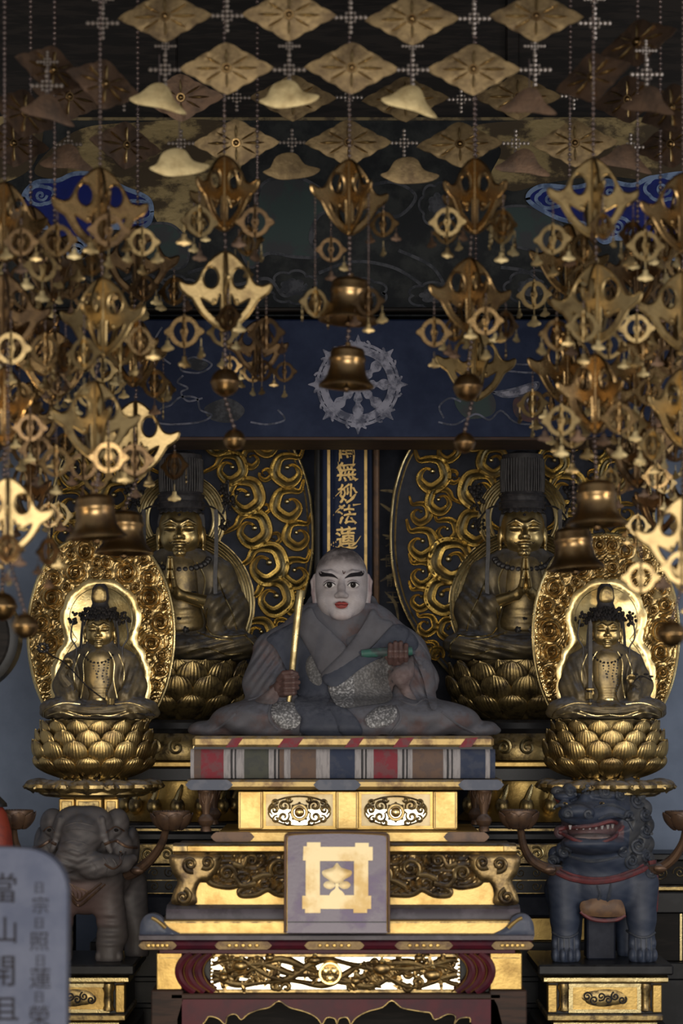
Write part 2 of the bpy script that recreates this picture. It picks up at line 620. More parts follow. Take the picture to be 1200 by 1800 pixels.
material('cloth_brown', (.15, .098, .075), (.12, .085, .075), rough=.8, scale=18)
material('cloth_navy', (.028, .04, .08), (.045, .055, .09), rough=.8, scale=18)
material('cloth_line', (.05, .05, .055), rough=.8)
material('red_paint', (.13, .026, .030), (.08, .026, .030), rough=.55, scale=14, dust=.6, dustcol=DUST)
material('orange_red', (.24, .035, .018), (.18, .03, .02), rough=.5, scale=12)
material('copper_brown', (.13, .075, .045), (.07, .045, .035), rough=.42, metal=.45, scale=14, mix=(.4, .7), dust=.8, dustcol=DUST)
material('tan_paint', (.17, .095, .05), (.12, .07, .045), rough=.6, scale=14, dust=.4, dustcol=DUST)


def text_mesh(ch, h, mat, depth=2.0, sx=1.0, shear=0.0, bold=0.0, wave=0.0):
    """one written character as a thin mesh in pixel units, centred"""
    cu = bpy.data.curves.new('character', 'FONT')
    cu.body = ch
    cu.size = h
    cu.extrude = depth/2
    cu.offset = bold
    cu.resolution_u = 3
    cu.shear = shear
    o = bpy.data.objects.new('character_source', cu)
    COL.objects.link(o)
    dg = bpy.context.evaluated_depsgraph_get()
    me = bpy.data.meshes.new_from_object(o.evaluated_get(dg))
    bpy.data.objects.remove(o)
    co = np.zeros(len(me.vertices)*3)
    me.vertices.foreach_get('co', co)
    co = co.reshape(-1, 3)
    if len(co):
        mid = (co.min(0)+co.max(0))/2
        co = co-mid
        if wave:      # brush wobble
            co[:, 0] += wave*np.sin(co[:, 1]*.42+1.3)+wave*.5*np.sin(co[:, 1]*1.1)
            co[:, 1] += wave*.8*np.sin(co[:, 0]*.38)
        new = np.column_stack([co[:, 0]*sx, -co[:, 2], co[:, 1]])
        me.vertices.foreach_set('co', new.ravel())
    me.materials.clear()
    me.materials.append(MAT[mat])
    me.name = 'character'
    me.update()
    return me
material('paint_line', (.13, .14, .19), (.04, .046, .07), rough=.85, scale=18, mix=(.38, .6))
material('cream_panel', (.97, .90, .70), rough=.22, metal=.9)
material('warm_lit_gold', (.66, .46, .17), (.42, .26, .08), rough=.40, metal=.8, scale=7, mix=(.40, .75), bump=.15, bscale=50)

# ================================================================ setting
def structure(name, mb, mat, label, cat, loc_y=0.0, smooth=False):
    o = solo(name, label, cat, mb, mat, 600, HZ, loc_y, kind='structure', smooth=smooth)
    return o


def world_box(x0, x1, y0, y1, z0, z1):
    mb = MB()
    mb.box(x0, x1, y0, y1, -z0, -z1)
    return mb


def wstruct(name, mb, mat, label, cat):
    me = mb.to_mesh(name, 1.0, (0, 0, 0), False, True)
    me.materials.append(MAT[mat])
    o = bpy.data.objects.new(name, me)
    link(o)
    return tag(o, label, cat, kind='structure')


wstruct('floor', world_box(-4, 4, -12, 1.8, -.05, 0), 'dark_wood', 'dark wooden floor of the hall under the altar', 'floor')
wstruct('wall_back', world_box(-4, 4, 1.6, 1.7, 0, 5.2), 'plaster', 'white plaster wall behind the altar, its blue-grey shade put into the colour', 'wall')
wstruct('ceiling', world_box(-4, 4, -3.2, 1.7, 4.9, 5.0), 'dark_wood', 'dark wooden ceiling over the altar', 'ceiling')

# ---- dark board above, painted frieze, navy beam
TR = Thing('trim_1', 'dark bare board above the painted frieze', 'beam', 600, 205, .42, kind='structure')
TR.part('board', MB().box(-700, 1900, 0, 60, -520, 212), 'dark_wood')
TR.part('gold_edge', MB().box(-700, 1900, -6, 10, 207, 214, 1), 'paint_tarnish')
for uu in (-60, 300, 900, 1260):
    TR.part('batten', MB().box(uu-12, uu+12, -14, 2, -520, 207, 3), 'dark_wood')

FR = Thing('trim_2', 'painted frieze with gold, blue and dark clouds behind the hanging ornaments', 'frieze', 600, 548, .34, kind='structure')
FR.part('board', MB().box(-700, 1900, 0, 40, 212, 556), 'dark_board')


def cloud_outline(pts, n=7):
    return smooth_line(pts, n, closed=True)


def paint(T, name, pts, mat, th=1.0, v=0.0, closed_smooth=True, outline=None, ow=3.0, step=14):
    o = cloud_outline(pts) if closed_smooth else np.asarray(pts, float)
    a = T.part(name, MB().relief(o, v, th, step=step, skirt=.4), mat, smooth=False)
    if outline:
        L = np.vstack([o, o[:2]])
        T.part('outline', MB().band(L, ow, v-th, .8, 'flat', back=.2), outline, parent=a, smooth=False)
    return a


def swirl_line(T, c, R, mat, a0=0., d=1, turns=1.6, w=2.5, v=0., parent=None):
    return T.part('swirl', MB().band(spiral(c, R, turns, a0, d, .1, 40), w, v, .8, 'flat', back=.2), mat, parent=parent, smooth=False)


def lobed(c, rx, ry, n, depth=.18, ph=0., pts=64):
    a = np.linspace(0, 2*np.pi, pts, endpoint=False)
    r = 1-depth+depth*np.sqrt(np.abs(np.sin((a+ph)*n/2)))
    return np.column_stack([c[0]+rx*r*np.cos(a), c[1]+ry*r*np.sin(a)])


paint(FR, 'gold_cloud', [(60, 300), (130, 232), (230, 216), (400, 216), (425, 290), (380, 330), (352, 330), (345, 385), (310, 412), (278, 392), (255, 352), (200, 322), (120, 318)], 'paint_gold', .8)
paint(FR, 'gold_cloud', [(845, 218), (1190, 214), (1250, 300), (1160, 318), (1060, 310), (960, 322), (900, 336), (862, 312), (880, 262)], 'paint_gold', .8)
paint(FR, 'gold_cloud', [(-40, 216), (70, 216), (50, 300), (-40, 320)], 'paint_gold', .8)
for pts, sw in (
    ([(40, 352), (62, 322), (102, 318), (132, 306), (176, 308), (216, 330), (262, 352), (262, 392), (228, 404), (196, 402), (170, 434), (140, 452), (104, 440), (92, 404), (56, 396)],
     [((72, 344), 14, 0, 1), ((208, 382), 12, 1, 1), ((240, 372), 16, 4, -1)]),
    ([(928, 352), (950, 328), (1010, 330), (1060, 318), (1110, 326), (1150, 312), (1230, 318), (1240, 452), (1170, 452), (1130, 440), (1100, 412), (1060, 426), (1030, 396), (980, 384)],
     [((966, 350), 14, 0, 1), ((1164, 332), 18, 0, 1), ((1084, 402), 16, 4.5, 1), ((1070, 340), 13, 2, -1)]),
    ([(132, 420), (150, 430), (146, 452), (118, 456), (112, 436)], [((132, 440), 8, 0, 1)])):
    a = paint(FR, 'blue_cloud', pts, 'paint_blue', 1.4, -.8, outline='paint_paleblue', ow=4)
    for c, R, a0, d in sw:
        FR.part('lobe', MB().band(np.vstack([lobed(c, R*1.75, R*1.2, 5, .14, a0), lobed(c, R*1.75, R*1.2, 5, .14, a0)[:2]]), 3.2, -2.4, .8, 'flat', back=.2), 'paint_paleblue', parent=a, smooth=False)
        swirl_line(FR, c, R*.8, 'paint_paleblue', a0, d, 1.3, 2.4, -2.6, parent=a)
paint(FR, 'dark_cloud', [(452, 345), (470, 318), (520, 312), (560, 330), (600, 360), (560, 380), (545, 420), (560, 450), (520, 452), (470, 446), (440, 470), (420, 420), (448, 395)], 'paint_green', 1.2, 0, outline='paint_grey', ow=3)
paint(FR, 'dark_cloud', [(250, 400), (300, 395), (330, 430), (322, 470), (270, 468), (244, 440)], 'paint_green', 1.2, 0, outline='paint_grey', ow=2.4)
paint(FR, 'dark_cloud', [(880, 370), (940, 366), (990, 400), (985, 440), (900, 430)], 'paint_green', 1.2, 0, outline='paint_grey', ow=2.4)
for L in ([(468, 325), (455, 350), (468, 380), (500, 388), (530, 385), (536, 410), (520, 432), (490, 440)], [(480, 330), (470, 352), (482, 370), (510, 376), (548, 380), (550, 415), (530, 445)],
          [(640, 330), (690, 320), (730, 345), (700, 380), (660, 372)], [(560, 480), (620, 460), (690, 470), (740, 500)], [(700, 440), (760, 470), (790, 520)],
          [(330, 480), (380, 470), (410, 500), (470, 490), (500, 520), (540, 500)], [(60, 500), (120, 480), (190, 500), (250, 480), (290, 500)], [(880, 470), (930, 480), (960, 520), (920, 545)], [(1080, 480), (1140, 470), (1180, 500)]):
    FR.part('painted_line', MB().band(smooth_line(L, 8), 3.0, 0, .8, 'flat', back=.2), 'paint_grey', smooth=False)
for c_, rx_, ry_, n_ in (((515, 505), 44, 30, 7), ((640, 515), 42, 26, 6), ((935, 505), 50, 30, 7), ((310, 510), 40, 26, 6), ((770, 360), 34, 40, 7), ((760, 520), 44, 24, 6)):
    g_ = FR.part('grey_flower', MB().band(np.vstack([lobed(c_, rx_, ry_, n_, .25), lobed(c_, rx_, ry_, n_, .25)[:2]]), 2.2, 0, .7, 'flat', back=.2), 'paint_grey', smooth=False)
    FR.part('flower_heart', MB().relief(lobed(c_, rx_*.55, ry_*.55, n_, .3, .4), 0, .5, step=10, skirt=.3), 'paint_grey', parent=g_, smooth=False)
FR.part('ledge', MB().box(-700, 1900, -34, 30, 546, 553, 2), 'dark_wood')

BM = Thing('trim_3', 'navy painted beam with a pale spoked wheel emblem above the statues', 'beam', 600, 770, .26, kind='structure')
BM.part('beam', MB().box(-700, 1900, 0, 140, 561, 771, 3), 'navy')
BM.part('beam_edge', MB().box(-700, 1900, -3, 146, 768, 774, 1), 'brown_wood')
wc = (629, 676)
wh = BM.part('wheel_ring', MB().band(np.vstack([circ(wc, 60, 48), circ(wc, 60, 48)[:1]]), 7, 0, 2.2, 'flat', back=.2), 'paint_pale', smooth=False)
BM.part('wheel_ring', MB().band(np.vstack([circ(wc, 71, 48), circ(wc, 71, 48)[:1]]), 2.6, 0, 1.7, 'flat', back=.2), 'paint_pale', parent=wh, smooth=False)
BM.part('wheel_hub', MB().relief(lobed(wc, 15, 15, 8, .2), 0, 1.4, step=5, skirt=.4), 'paint_pale', parent=wh, smooth=False)
for k in range(8):
    a = k*math.pi/4+math.pi/2
    ca, sa = math.cos(a), math.sin(a)

    def P(r, t):
        return (wc[0]+r*ca-t*sa, wc[1]+r*sa+t*ca)
    BM.part('wheel_spoke', MB().relief(smooth_line([P(12, -3), P(26, -8), P(33, -4), P(44, -10), P(56, -5), P(56, 5), P(44, 10), P(33, 4), P(26, 8), P(12, 3)], 4, True), 0, .9, step=5, skirt=.4), 'paint_pale', parent=wh, smooth=False)
    BM.part('wheel_flame', MB().relief(smooth_line([P(64, -9), P(74, -13), P(76, -5), P(88, 0), P(76, 5), P(74, 13), P(64, 9)], 4, True), 0, 1.3, step=5, skirt=.4), 'paint_pale', parent=wh, smooth=False)
for k in range(16):
    a = k*math.pi/8+.2
    c = (wc[0]+69*math.cos(a), wc[1]+69*math.sin(a))
    BM.part('wheel_curl', MB().band(spiral(c, 9, 1.2, a, 1, .2, 18), 1.9, 0, 2.0, 'flat', back=.2), 'paint_pale', parent=wh, smooth=False)
for L in ([(270, 742), (282, 720), (300, 712), (318, 698), (345, 700), (352, 720), (372, 730), (350, 742), (300, 746), (270, 742)],
          [(322, 660), (312, 672), (330, 682), (318, 690), (330, 705), (356, 700)], [(318, 640), (340, 628), (372, 640), (352, 655), (320, 652), (318, 640)],
          [(285, 575), (272, 600), (282, 625), (300, 640)], [(440, 742), (470, 746), (500, 738), (488, 720)],
          [(770, 742), (800, 746), (835, 728), (860, 738), (880, 722), (905, 742), (940, 746), (960, 740)], [(866, 690), (900, 684), (945, 672), (935, 690), (890, 698), (866, 690)],
          [(870, 632), (905, 640), (945, 642), (940, 655), (890, 652)], [(780, 735), (772, 715), (790, 700), (810, 706)], [(1050, 600), (1100, 590), (1130, 620), (1100, 650)],
          [(60, 640), (110, 610), (150, 640)], [(180, 660), (210, 690), (190, 730)]):
    BM.part('painted_line', MB().band(smooth_line(L, 8), 1.7, 0, .8, 'flat', back=.2), 'paint_line', smooth=False)
paint(BM, 'painted_cloud', [(872, 690), (900, 684), (942, 674), (934, 690), (895, 698)], 'paint_pale', .6, 0, step=8)
paint(BM, 'painted_cloud', [(322, 640), (342, 630), (366, 640), (350, 652)], 'paint_grey', .6, 0, step=8)
paint(BM, 'painted_cloud', [(360, 716), (400, 700), (430, 720), (410, 742), (372, 738)], 'paint_grey', .6, 0, step=8)
paint(BM, 'painted_cloud', [(800, 700), (860, 690), (868, 726), (820, 735)], 'paint_green', .6, 0, step=8)
paint(BM, 'painted_robe', [(905, 700), (950, 690), (962, 740), (930, 742), (905, 730)], 'paint_maroon', .6, 0, step=8)
for c in ((930, 705), (938, 722)):
    BM.part('painted_dot', MB().relief(circ(c, 5, 12), 0, 1.3, step=4, skirt=.3), 'paint_pale', smooth=False)
for k in range(7):
    a = k*2*math.pi/7
    BM.part('painted_petal', MB().relief(smooth_line([(130+6*math.cos(a), 672+6*math.sin(a)), (130+30*math.cos(a-.3), 672+30*math.sin(a-.3)), (130+46*math.cos(a), 672+46*math.sin(a)), (130+30*math.cos(a+.3), 672+30*math.sin(a+.3))], 5, True), 0, .8, step=6, skirt=.3), 'paint_grey', smooth=False)

# ---- dark back panel between the two mandorlas
BK = Thing('wall_inner', 'dark painted inner panel behind the central inscription', 'panel', 600, 1300, 1.25, kind='structure')
BK.part('panel', MB().box(225, 985, 0, 10, 690, 1800), 'navy_back')
for L in ([(668, 862), (690, 864), (712, 872)], [(668, 885), (684, 896), (698, 906)], [(668, 1022), (690, 1010), (708, 1000)], [(668, 984), (690, 982), (706, 986)], [(700, 850), (696, 880), (702, 900)], [(672, 940), (690, 946), (700, 960)], [(676, 1040), (694, 1060), (700, 1090)]):
    n = len(smooth_line(L, 6))
    BK.part('painted_leaf', MB().band(smooth_line(L, 6), 2.4*np.sin(np.linspace(.1, 3.0, n))+.4, 0, .8, 'flat', back=.2), 'paint_tarnish', smooth=False)
for ch, c in zip('大國龍王', ((688, 950), (688, 986), (690, 1020), (690, 1050))):
    BK.inst('character', text_mesh(ch, 24, 'paint_tarnish', 1.), (c[0], -1, c[1]))

# ================================================================ central inscription tablet
TB = Thing('inscribed_tablet', 'tall navy tablet with gold brush writing behind the monk statue', 'tablet', 610, 1290, .95)
TB.part('panel', MB().box(567, 653, 0, 12, 740, 1290), 'navy')
for a, b in ((575, 580), (640, 645)):
    TB.part('gold_line', MB().box(a, b, -1.2, 1, 740, 1290), 'gold_ink')
for a in (569, 584, 588, 649):
    TB.part('frame_rib', MB().tube([(a, -1.5, 740), (a, -1.5, 1290)], 1.6, 6), 'navy')
for a in (558, 661):
    TB.part('side_post', MB().tube([(a, 0, 740), (a, 0, 1290)], 6, 10), 'black_lacquer' if a < 600 else 'copper_brown')
glyphs = (('南', 609, 790, 34, 1.0), ('無', 609, 829, 36, 1.0), ('妙', 611, 868, 36, .95), ('法', 609, 905, 36, .95), ('蓮', 608, 946, 42, .9))
for ch, u, p, h, sx in glyphs:
    TB.inst('character', text_mesh(ch, h, 'gold_ink', 1.5, sx, .0, .55, 1.1), (u, -2, p), rot=(0, math.radians(-3), 0))
for L in ([(614, 851), (600, 862), (586, 876)], [(606, 888), (594, 896), (584, 908)], [(612, 962), (624, 956), (634, 942)], [(600, 838), (596, 826), (594, 812)], [(590, 952), (582, 958), (592, 962)], [(618, 842), (630, 842)], [(620, 888), (634, 886)], [(597, 796), (596, 812)], [(622, 800), (620, 822)]):
    q = smooth_line(L, 6)
    TB.part('brush_stroke', MB().band(q, 1.9*(1-np.linspace(0, .85, len(q))), -1, 1, 'flat', back=.3), 'gold_ink', smooth=False)
material('dark_gilt', (.17, .12, .06), (.08, .05, .035), rough=.45, metal=.8, scale=16, mix=(.4, .7), bump=.2)
material('cloud_gilt', (.27, .19, .085), (.075, .052, .034), rough=.36, metal=.9, scale=9, mix=(.40, .68), bump=.2, dust=.8, dustcol=DUST, rough2=.55)
material('gold_vine', (.42, .29, .12), (.18, .12, .06), rough=.36, metal=.95, scale=14, mix=(.4, .7), bump=.15)
material('rim_gold', (.50, .36, .15), (.20, .13, .07), rough=.5, metal=.7, scale=9, mix=(.42, .66), bump=.2, dust=.8, dustcol=DUST)
# ================================================================ central altar, from the statue's dais down
def lobed_bar(u0, u1, p0, p1, n=6):
    """bar with cusped pointed ends"""
    m, h = (p0+p1)/2, (p1-p0)/2
    w = h*1.1
    L = [(u0+w, p0), (u1-w, p0), (u1-w*.5, p0+h*.35), (u1-w*.35, p0+h*.55), (u1, m), (u1-w*.35, p1-h*.55), (u1-w*.5, p1-h*.35), (u1-w, p1), (u0+w, p1), (u0+w*.5, p1-h*.35), (u0+w*.35, p1-h*.55), (u0, m), (u0+w*.35, p0+h*.55), (u0+w*.5, p0+h*.35)]
    return np.array(L)


DA = Thing('statue_dais', 'low dais with striped cloth cushion and gold rims under the monk statue', 'dais', 603, 1388, -.30)
DA.part('top_board', MB().box(338, 868, 0, 290, 1294, 1314, 5), 'rim_gold')
for a, b in ((396, 424), (487, 530), (605, 636), (690, 724), (806, 836)):
    DA.part('red_inlay', MB().relief([(a, 1314), (a+12, 1298), (b+4, 1296), (b-8, 1313)], 0, 1.2, step=9, skirt=.5), 'cloth_red', smooth=False)
DA.part('groove', MB().box(340, 866, 3, 280, 1313, 1318), 'black_lacquer')
stripes = [(335, 341, 'white'), (341, 353, 'brown'), (353, 393, 'red'), (393, 405, 'white'), (406, 409, 'line'), (409, 412, 'white'), (413, 415, 'line'), (415, 429, 'white'), (429, 472, 'green'), (472, 481, 'white'), (482, 485, 'line'), (485, 488, 'white'), (489, 491, 'line'), (491, 499, 'brown'), (499, 510, 'white'), (510, 546, 'brown'), (546, 555, 'brown'), (555, 579, 'white'), (579, 623, 'navy'), (623, 634, 'white'), (635, 638, 'line'), (638, 641, 'white'), (642, 644, 'line'), (644, 656, 'white'), (656, 698, 'red'), (698, 706, 'white'), (707, 710, 'line'), (710, 713, 'white'), (714, 716, 'line'), (716, 724, 'white'), (724, 737, 'brown'), (737, 778, 'brown'), (778, 784, 'white'), (785, 788, 'line'), (788, 792, 'white'), (793, 795, 'line'), (795, 808, 'white'), (808, 852, 'navy'), (852, 860, 'white'), (860, 869, 'navy')]
cush = [(-3, 1317), (-9, 1324), (-11, 1342), (-9, 1360), (-3, 1368), (280, 1368), (280, 1317)]
for i, (a, b, c) in enumerate(stripes):
    mb = MB()
    w = rnd.uniform(-.8, .8)
    mb.profile_x(cush if c != 'line' else [(v+1.5 if v < 0 else v, p) for v, p in cush], a+.3, b+.5)
    DA.part('cloth_stripe', mb, 'cloth_'+c, smooth='auto', angle=50)
DA.part('lower_rim', MB().profile_x([(-14, 1370), (-19, 1374), (-19, 1382), (-12, 1388), (280, 1388), (280, 1370)], 330, 881), 'rim_gold')
for a, b in ((327, 410), (551, 634), (804, 884)):
    DA.part('rim_fitting', MB().relief(lobed_bar(a, b, 1370, 1388), -18.4, 2.0, step=8, skirt=3), 'blue_grey_paint', smooth=False)


def baluster(T, u, p0, p1, v, r, mat):
    h = p1-p0
    prof = [(0, p0), (r*1.15, p0), (r*1.2, p0+.04*h), (r*1.0, p0+.10*h), (r*.95, p0+.16*h), (r*.78, p0+.34*h), (r*.55, p0+.50*h), (r*.5, p0+.58*h), (r*.95, p0+.66*h), (r*1.15, p0+.74*h), (r*.9, p0+.84*h), (r*.6, p0+.88*h), (r*.75, p0+.94*h), (r*.8, p1), (0, p1)]
    a = T.part('post', MB().lathe(prof, (u, v, 0), 20), mat)
    for k in range(6):
        an = k*math.pi/3+.26
        mb = MB()
        q = smooth_line([(0, p0+.34*h), (-4, p0+.2*h), (-2.5, p0+.06*h), (0, p0+.02*h), (2.5, p0+.06*h), (4, p0+.2*h), (0, p0+.34*h)], 4)
        mb.band(q, .8, 0, 1.2, 'round')
        V = mb.verts()
        rr = r*(1.05-.25*(V[:, 2]-p0)/(.34*h))
        x, y = V[:, 0].copy(), V[:, 1].copy()
        th = an+x/r
        mb.v = [np.column_stack([u+(rr-y*1)*np.cos(th), v+(rr-y)*np.sin(th), V[:, 2]])]
        T.part('carved_leaf', mb, mat, parent=a)
    return a


for u in (361, 851):
    baluster(DA, u, 1389, 1462, 12, 12.5, 'copper_brown')
    baluster(DA, u, 1389, 1462, 262, 12.5, 'copper_brown')

ST = Thing('gold_stand', 'gold panelled stand with two scrollwork ovals under the dais', 'altar stand', 611, 1479, -.28)
ST.part('core', MB().box(420, 802, 8, 240, 1392, 1458), 'gold_leaf')
for a, b in ((418, 462), (590, 630), (761, 804)):
    pi_ = ST.part('pilaster', MB().box(a, b, 0, 14, 1391, 1457, 1.5), 'warm_lit_gold')
    for q_ in (a+3, b-4.5):
        ST.part('pilaster_line', MB().box(q_, q_+1.5, -.8, 2, 1393, 1455), 'dark_gilt', parent=pi_)
for a, b in ((462, 590), (630, 761)):
    m = (a+b)/2
    ST.part('panel_frame', MB().prism([(a+1, 1392), (b-1, 1392), (b-1, 1456), (a+1, 1456)], 3, 12, holes=[[(a+5, 1396), (b-5, 1396), (b-5, 1452), (a+5, 1452)]]), 'gold_leaf', smooth=False)
    ST.part('panel', MB().box(a+2, b-2, 7, 12, 1393, 1455), 'cream_gold')
    ov = ST.part('oval_rim', MB().tube([(x, 6, y) for x, y in np.vstack([lobed((m, 1426), 57, 26, 2, .06), lobed((m, 1426), 57, 26, 2, .06)[:1]])], 1.8, 6, caps=False), 'gold_old')
    mb = MB()
    ST.part('oval_ground', mb.relief(lobed((m, 1426), 55, 25, 2, .06), lambda u, p: 5+(1452-p)*.07, 0, step=10, skirt=.5), 'cream_panel', parent=ov, smooth=False)
    ST.part('rosette', MB().ball((m, 4, 1428), (9, 6, 9), 16, 8), 'gold_bright', parent=ov)
    ST.part('rosette_ring', MB().torus((m, 4, 1428), 13, 3.2, 24, 6), 'gold_old', parent=ov)
    for k in range(8):
        aa = k*math.pi/4
        ST.part('rosette_bead', MB().ball((m+16*math.cos(aa), 4, 1428+16*math.sin(aa)), 2.6, 8, 5), 'gold_old', parent=ov)
    for sx in (-1, 1):
        for c, R, a0, d, tr in (((27, -9), 11, 2.6, 1, 1.3), ((28, 10), 11, -2.4, -1, 1.3), ((44, -2), 9, 1.2, -1, 1.3), ((41, 14), 7, -2.0, 1, 1.2), ((42, -15), 7, 2.2, -1, 1.2), ((20, 20), 6, 0, 1, 1.1), ((18, -20), 6, 3, -1, 1.1)):
            q = spiral((m+sx*c[0], 1426+c[1]), R, tr, a0 if sx > 0 else math.pi-a0, d*sx, .2, 26)
            t = np.linspace(0, 1, len(q))
            ST.part('scroll', MB().band(q, 2.6*(.55+.6*np.sin(t*3.1)), 6, 4.5, 'round'), 'gold_old', parent=ov)
ST.part('strip', MB().box(385, 842, -28, 240, 1460, 1479, 2), 'warm_lit_gold')
for a, b in ((372, 448), (778, 858)):
    ST.part('strip_fitting', MB().relief(lobed_bar(a, b, 1461, 1478), -28, 2.2, step=8, skirt=3), 'copper_brown', smooth=False)

CT = Thing('carved_table', 'altar tier carved with gold clouds on curled legs behind the crest board', 'altar table', 606, 1616, -.46)
CT.part('top', MB().profile_x([(-22, 1482), (-30, 1486), (-30, 1494), (-20, 1501), (200, 1501), (200, 1489), (20, 1489), (14, 1482)], 306, 905), 'gold_old')
CT.part('top_edge', MB().box(330, 884, -31.5, -20, 1484, 1496, 2), 'gold_leaf')
CT.part('back_panel', MB().box(318, 894, 0, 190, 1500, 1592), 'warm_lit_gold')
half = [(365.7, 1551), (372, 1557), (385, 1561), (405, 1563), (420, 1559), (428, 1558), (430, 1564), (421, 1570), (424, 1577), (438, 1578), (452, 1575.7), (470.5, 1567), (484, 1574), (500, 1577), (540, 1574), (570, 1566)]
half2 = smooth_line(half, 4)
right = [(1212-a, b) for a, b in half2][::-1]
outl = np.vstack([[(340, 1501)], [(340, 1551)], half2, right, [(872, 1551)], [(872, 1501)]])
CSW = np.array([(443, 1512), (400, 1534), (492, 1526), (428, 1545), (540, 1535), (365, 1514), (465, 1552), (518, 1508), (575, 1515)], float)
CSW = np.vstack([CSW, np.column_stack([1212-CSW[:, 0], CSW[:, 1]])])


def cloud_ridge(u, p, d):
    du, dp = u[:, None]-CSW[None, :, 0], (p[:, None]-CSW[None, :, 1])*1.25
    dd = np.hypot(du, dp)
    j = np.argmin(dd, axis=1)
    i = np.arange(len(u))
    an = np.arctan2(dp[i, j], du[i, j])*np.where(CSW[j, 0] < 606, 1, -1)
    return 2.6*np.cos(dd[i, j]*2*np.pi/11+an)*np.clip(d/5, 0, 1)


CT.part('cloud_relief', MB().relief(outl, 0, 7, bulge=4, bw=10, step=2.8, disp=cloud_ridge), 'cloud_gilt')
for sx in (1, -1):
    def M_(u):
        return u if sx > 0 else 1212-u
    for c, R, a0, d, tail in (((443, 1512), 11, 3.0, 1, [(410, 1518), (425, 1522)]), ((400, 1534), 15, .5, -1, [(450, 1552), (425, 1556)]), ((492, 1526), 18, 2.4, 1, [(445, 1545), (462, 1538)]),
                              ((540, 1535), 16, 2.4, 1, [(500, 1558), (515, 1550)])):
        q = spiral((c[0], c[1]), R, 1.7, a0, d, .12, 36)
        q = np.vstack([smooth_line(tail+[tuple(q[0])], 6)[:-1], q])
        q[:, 0] = [M_(x) for x in q[:, 0]]
        t = np.linspace(0, 1, len(q))
        CT.part('cloud_scroll', MB().band(q, np.clip(6.4*(1-.72*t), 1.7, 9), -8, 7, 'round', back=.5), 'cloud_gilt')
    q = half2.copy()
    q[:, 0] = [M_(x) for x in q[:, 0]]
    q[:, 1] -= 4
    CT.part('cloud_edge', MB().band(q, 5.5, -5, 8, 'round', back=.5), 'cloud_gilt')
    leg = smooth_line([(304, 1501), (303, 1530), (313, 1548), (306, 1566), (304, 1588), (344, 1589), (345, 1570), (349, 1556), (356, 1548), (367, 1548), (384, 1528), (386, 1512), (381, 1501)], 5, True)
    leg[:, 0] = [M_(x) for x in leg[:, 0]]
    lg = CT.part('leg', MB().relief(leg, 0, 14, bulge=5, bw=9, step=5, skirt=6), 'cloud_gilt')
    for c, R, a0, d in (((336, 1518), 14, 1.2, 1), ((365, 1515), 12, 2.4, -1), ((323, 1575), 14, -1.4, 1)):
        q = spiral((c[0], c[1]), R, 1.8, a0, d, .1, 36)
        q[:, 0] = [M_(x) for x in q[:, 0]]
        CT.part('leg_curl', MB().band(q, np.linspace(5, 1.8, len(q)), -17, 7, 'round', back=.5), 'cloud_gilt', parent=lg)
CT.part('base_moulding', MB().profile_x([(-10, 1590), (-26, 1596), (-30, 1604), (-30, 1616), (200, 1616), (200, 1590)], 294, 912), 'purple_dark')

LT = Thing('lower_table', 'lower altar table with gold strip, red rail and pierced gold vine panel', 'altar table', 595, 1990, -.60)
LT.part('gold_strip', MB().box(276, 915, 0, 24, 1618, 1642, 1.5), 'warm_lit_gold')
LT.part('table_top', MB().box(276, 915, 22, 250, 1625, 1642, 1), 'purple_dark')
LT.part('strip_line', MB().box(284, 908, -1.5, 2, 1620, 1622.5), 'gold_old')
for sx in (1, -1):
    def M_(u):
        return u if sx > 0 else 1184-u
    cu = smooth_line([(246, 1641), (248, 1622), (256, 1609), (270, 1605), (284, 1611), (290, 1622), (300, 1632), (318, 1641)], 5)
    cu = np.vstack([cu, [(318, 1646)], [(246, 1646)]])
    cu[:, 0] = [M_(x) for x in cu[:, 0]]
    c1 = LT.part('curled_end', MB().relief(cu, -4, 8, bulge=7, bw=10, step=5, skirt=16), 'blue_grey_paint')
    q = smooth_line([(268, 1612), (276, 1616), (286, 1624), (292, 1630)], 5)
    q[:, 0] = [M_(x) for x in q[:, 0]]
    LT.part('curl_gold', MB().band(q, 3.6, -16, 5, 'round'), 'warm_lit_gold', parent=c1)
LT.part('table_edge', MB().profile_x([(-18, 1641), (-22, 1643), (-22, 1650), (250, 1650), (250, 1641)], 246, 936), 'purple_dark')
LT.part('red_rail', MB().profile_x([(-10, 1650), (-18, 1655), (-20, 1660), (-16, 1666), (-8, 1669), (250, 1669), (250, 1650)], 250, 933), 'red_lacquer')
LT.part('red_fillet', MB().box(280, 905, -4, 250, 1668, 1676, 1), 'red_lacquer')
for a, b in ((245, 312), (378, 478), (535, 640), (693, 795), (862, 936)):
    f = LT.part('rail_fitting', MB().relief(lobed_bar(a, b, 1653, 1667), -17.5, 2.6, step=7, skirt=3), 'dark_gilt', smooth=False)
    for k in range(5):
        u = a+(b-a)*(.26+.12*k)
        LT.part('rosette', MB().ball((u, -21, 1660), (4.2, 2.2, 3.6), 8, 5), 'gold_leaf', parent=f)
for a, b in ((275, 320), (861, 917)):
    LT.part('corner_block', MB().box(a, b, 0, 240, 1675, 1740, 1.5), 'gold_leaf')
    LT.part('block_line', MB().box(a+4, b-4, -1.2, 2, 1683, 1684.5), 'gold_old')
for a, b in ((266, 322), (860, 925)):
    LT.part('corner_foot', MB().box(a, b, -6, 240, 1740, 1990, 2), 'brown_wood')
LT.part('panel_back', MB().box(318, 862, 26, 30, 1674, 1746), 'black_lacquer')
LT.part('panel_ground', MB().relief([(370, 1674), (808, 1674), (808, 1746), (370, 1746)], lambda u, p: 20+(1746-p)*.125-9, 0, step=80, skirt=3), 'cream_panel', smooth=False)
